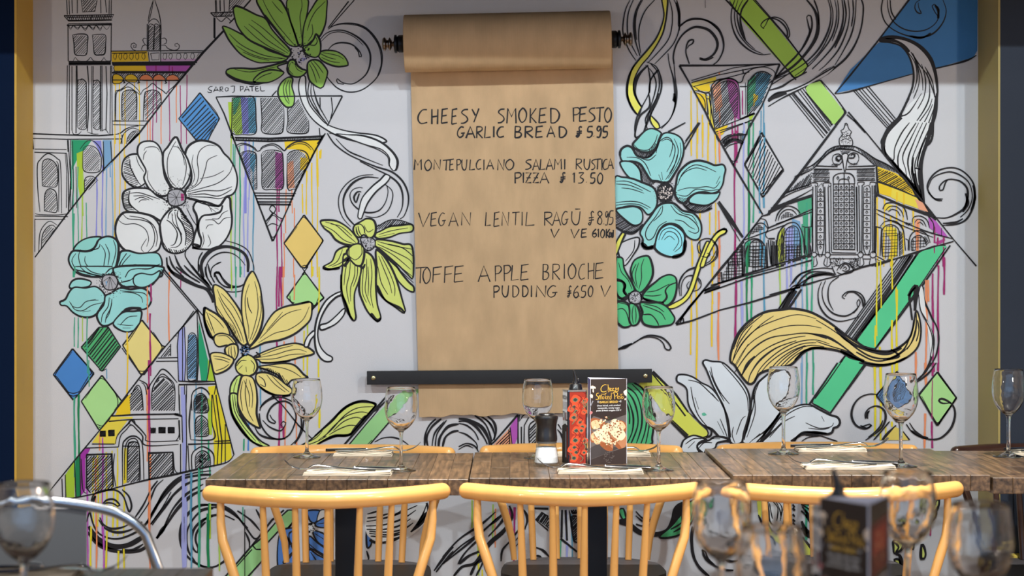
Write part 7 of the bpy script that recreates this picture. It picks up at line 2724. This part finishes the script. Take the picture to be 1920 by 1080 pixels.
# ---------------------------------------------------------------- oil tins
M_tin = mat('tin_metal', (190, 190, 192), 0.28, 1.0)
M_tinred = mat('tin_red_print', PAL['tin'], 0.3); M_tinwh = mat('tin_white_print', (214, 216, 220), 0.3); M_tinblk = mat('tin_black_print', (34, 30, 34), 0.3)
def oil_tin(loc, rz, label):
    t = thing('oil_tin', label, 'oil tin', loc, rz); a, b, H = 0.0255, 0.0215, 0.184; ch = 0.005
    poly = [(-a+ch, -b), (a-ch, -b), (a-ch*.3, -b+ch*.3), (a, -b+ch), (a, b-ch), (a-ch*.3, b-ch*.3), (a-ch, b), (-a+ch, b), (-a+ch*.3, b-ch*.3), (-a, b-ch), (-a, -b+ch), (-a+ch*.3, -b+ch*.3)]
    m = MB(); m.prism(poly, 0.003, H-0.003)
    for f in m.bm.faces:
        c = f.calc_center_median(); nrm = f.normal
        f.material_index = 3
        if abs(c.y+b) < 0.002 and abs(c.x) < 0.002: f.material_index = 0
        elif abs(c.x+a) < 0.002 and abs(c.y) < 0.002: f.material_index = 1
        elif abs(c.z-(H-0.003)) < 1e-5: f.material_index = 3
        else: f.material_index = 2
    body = m.build('body', [M_tinred, M_tinwh, M_tinblk, M_tin], t, smooth=False)
    pr = [(x*1.025, y*1.03) for x, y in poly]
    m = MB(); m.prism(pr, 0, 0.004); m.prism(pr, H-0.004, H); m.build('rim', M_tin, t, smooth=False)
    fn = card_fn(Vector((-a, -b, H-0.004)), Vector((1, 0, 0)), Vector((0, 0, -1)), Vector((0, -1, 0)), 115, 285, 265, 975, 2*a, H-0.008)
    T = '@ 0 0 1\nN label_print\n'
    rnd = random.Random(3)
    for oy_ in (0, 400):
        for (x, y, r) in ((180, 345, 20), (260, 355, 14), (147, 432, 16), (172, 415, 16), (188, 463, 16), (255, 468, 12), (168, 520, 18), (222, 570, 15), (240, 615, 16), (188, 650, 18), (232, 650, 14)):
            if y+oy_ > 960: continue
            y += oy_
            T += 'F tin2 0 %d,%d %d,%d %d,%d %d,%d\n' % (x-r*2.2, y+r, x-r*.6, y-r*2.4, x+r*2.2, y-r, x+r*.6, y+r*2.2)
            T += 'F olive2 0 %d,%d %d,%d %d,%d %d,%d\n' % (x-r*1.2, y, x, y-r*1.15, x+r*1.2, y, x, y+r*1.15)
            T += 'F olive 0 %d,%d %d,%d %d,%d %d,%d\n' % (x-r*.85, y, x, y-r*.8, x+r*.85, y, x, y+r*.8)
        for _ in range(16):
            x, y = rnd.uniform(130, 270), rnd.uniform(290, 560)+oy_*0.95
            T += 'K %s 7 %d,%d %d,%d %d,%d\n' % (rnd.choice(('tin3', 'tin2', 'tin3', 'olive2')), x-18, y-35, x+rnd.uniform(-6, 16), y, x-10, y+38)
    paint(T.replace('N label_print\n', ''), fn, body, 6, 1.0, 'label_print')
    fn = card_fn(Vector((-a, b, H-0.004)), Vector((0, -1, 0)), Vector((0, 0, -1)), Vector((-1, 0, 0)), 0, 100, 0, 360, 2*b, H-0.008)
    T = '''
@ 0 0 1
P tink 0 0,175 55,160 100,172 100,360 0,360
P mgrey 0 12,52 20,52 20,90 12,90
P mgrey 0 28,52 36,52 36,90 28,90
P mgrey 0 44,52 52,52 52,90 44,90
P mgrey 0 60,52 68,52 68,90 60,90
P mgrey 0 76,52 84,52 84,90 76,90
P tin3 0 14,132 30,132 30,146 14,146
P tin3 0 56,104 70,104 70,146 56,146
P tink 0 12,100 32,100 32,106 12,106
P tink 0 12,100 17,100 17,132 12,132
P tink 0 27,100 32,100 32,132 27,132
P tink 0 40,100 48,100 48,146 40,146
P tink 0 70,104 76,104 76,146 70,146
P tink 0 76,139 90,139 90,146 76,146
P mgrey 0 60,200 72,200 72,330 60,330
P tin3 0 84,180 100,176 100,330 84,340
'''
    paint(T, fn, body, 6, 1.0, 'side_print')
    R = Matrix(((0, 0, -1, 0), (-1, 0, 0, 0), (0, 1, 0, 0), (0, 0, 0, 1)))
    text_mesh('PIZZA', M_tinblk, 0.0125, body, 'lettering', Matrix.Translation((-a-0.0007, 0.0, H-0.019)) @ R, 0.0002)
    m = MB(); m.lathe(smooth_prof([(0, H), (.0165, H), (.0165, H+.004), (.0150, H+.006), (.0150, H+.012), (.0135, H+.0135), (.008, H+.016), (.0072, H+.020), (0, H+.020)]), 32, c=(0.002, 0, 0), caps=False)
    m.tube([(0.002, 0, H+.018), (0.002, 0, H+.030), (-.001, 0, H+.040), (-.0035, 0, H+.0475)], [.0058, .0048, .004, .0026], 14, rnd=False)
    m.tube([(.0075, 0, H+.016), (.0085, 0, H+.0245)], [.0042, .0034], 12)
    m.build('pourer', M_blk, t, angle=0.9)
    return t
oil_tin(((1078-960)*4.955/FPX, 4.965, Z2), 0.30, 'tall red oil tin with printed olives and black pourer, between mill and menu')
oil_tin(((1567-960)*2.56/FPX, 2.56, 0.7603), 0.2, 'oil tin behind the blurred foreground menu, only its black pourer showing')
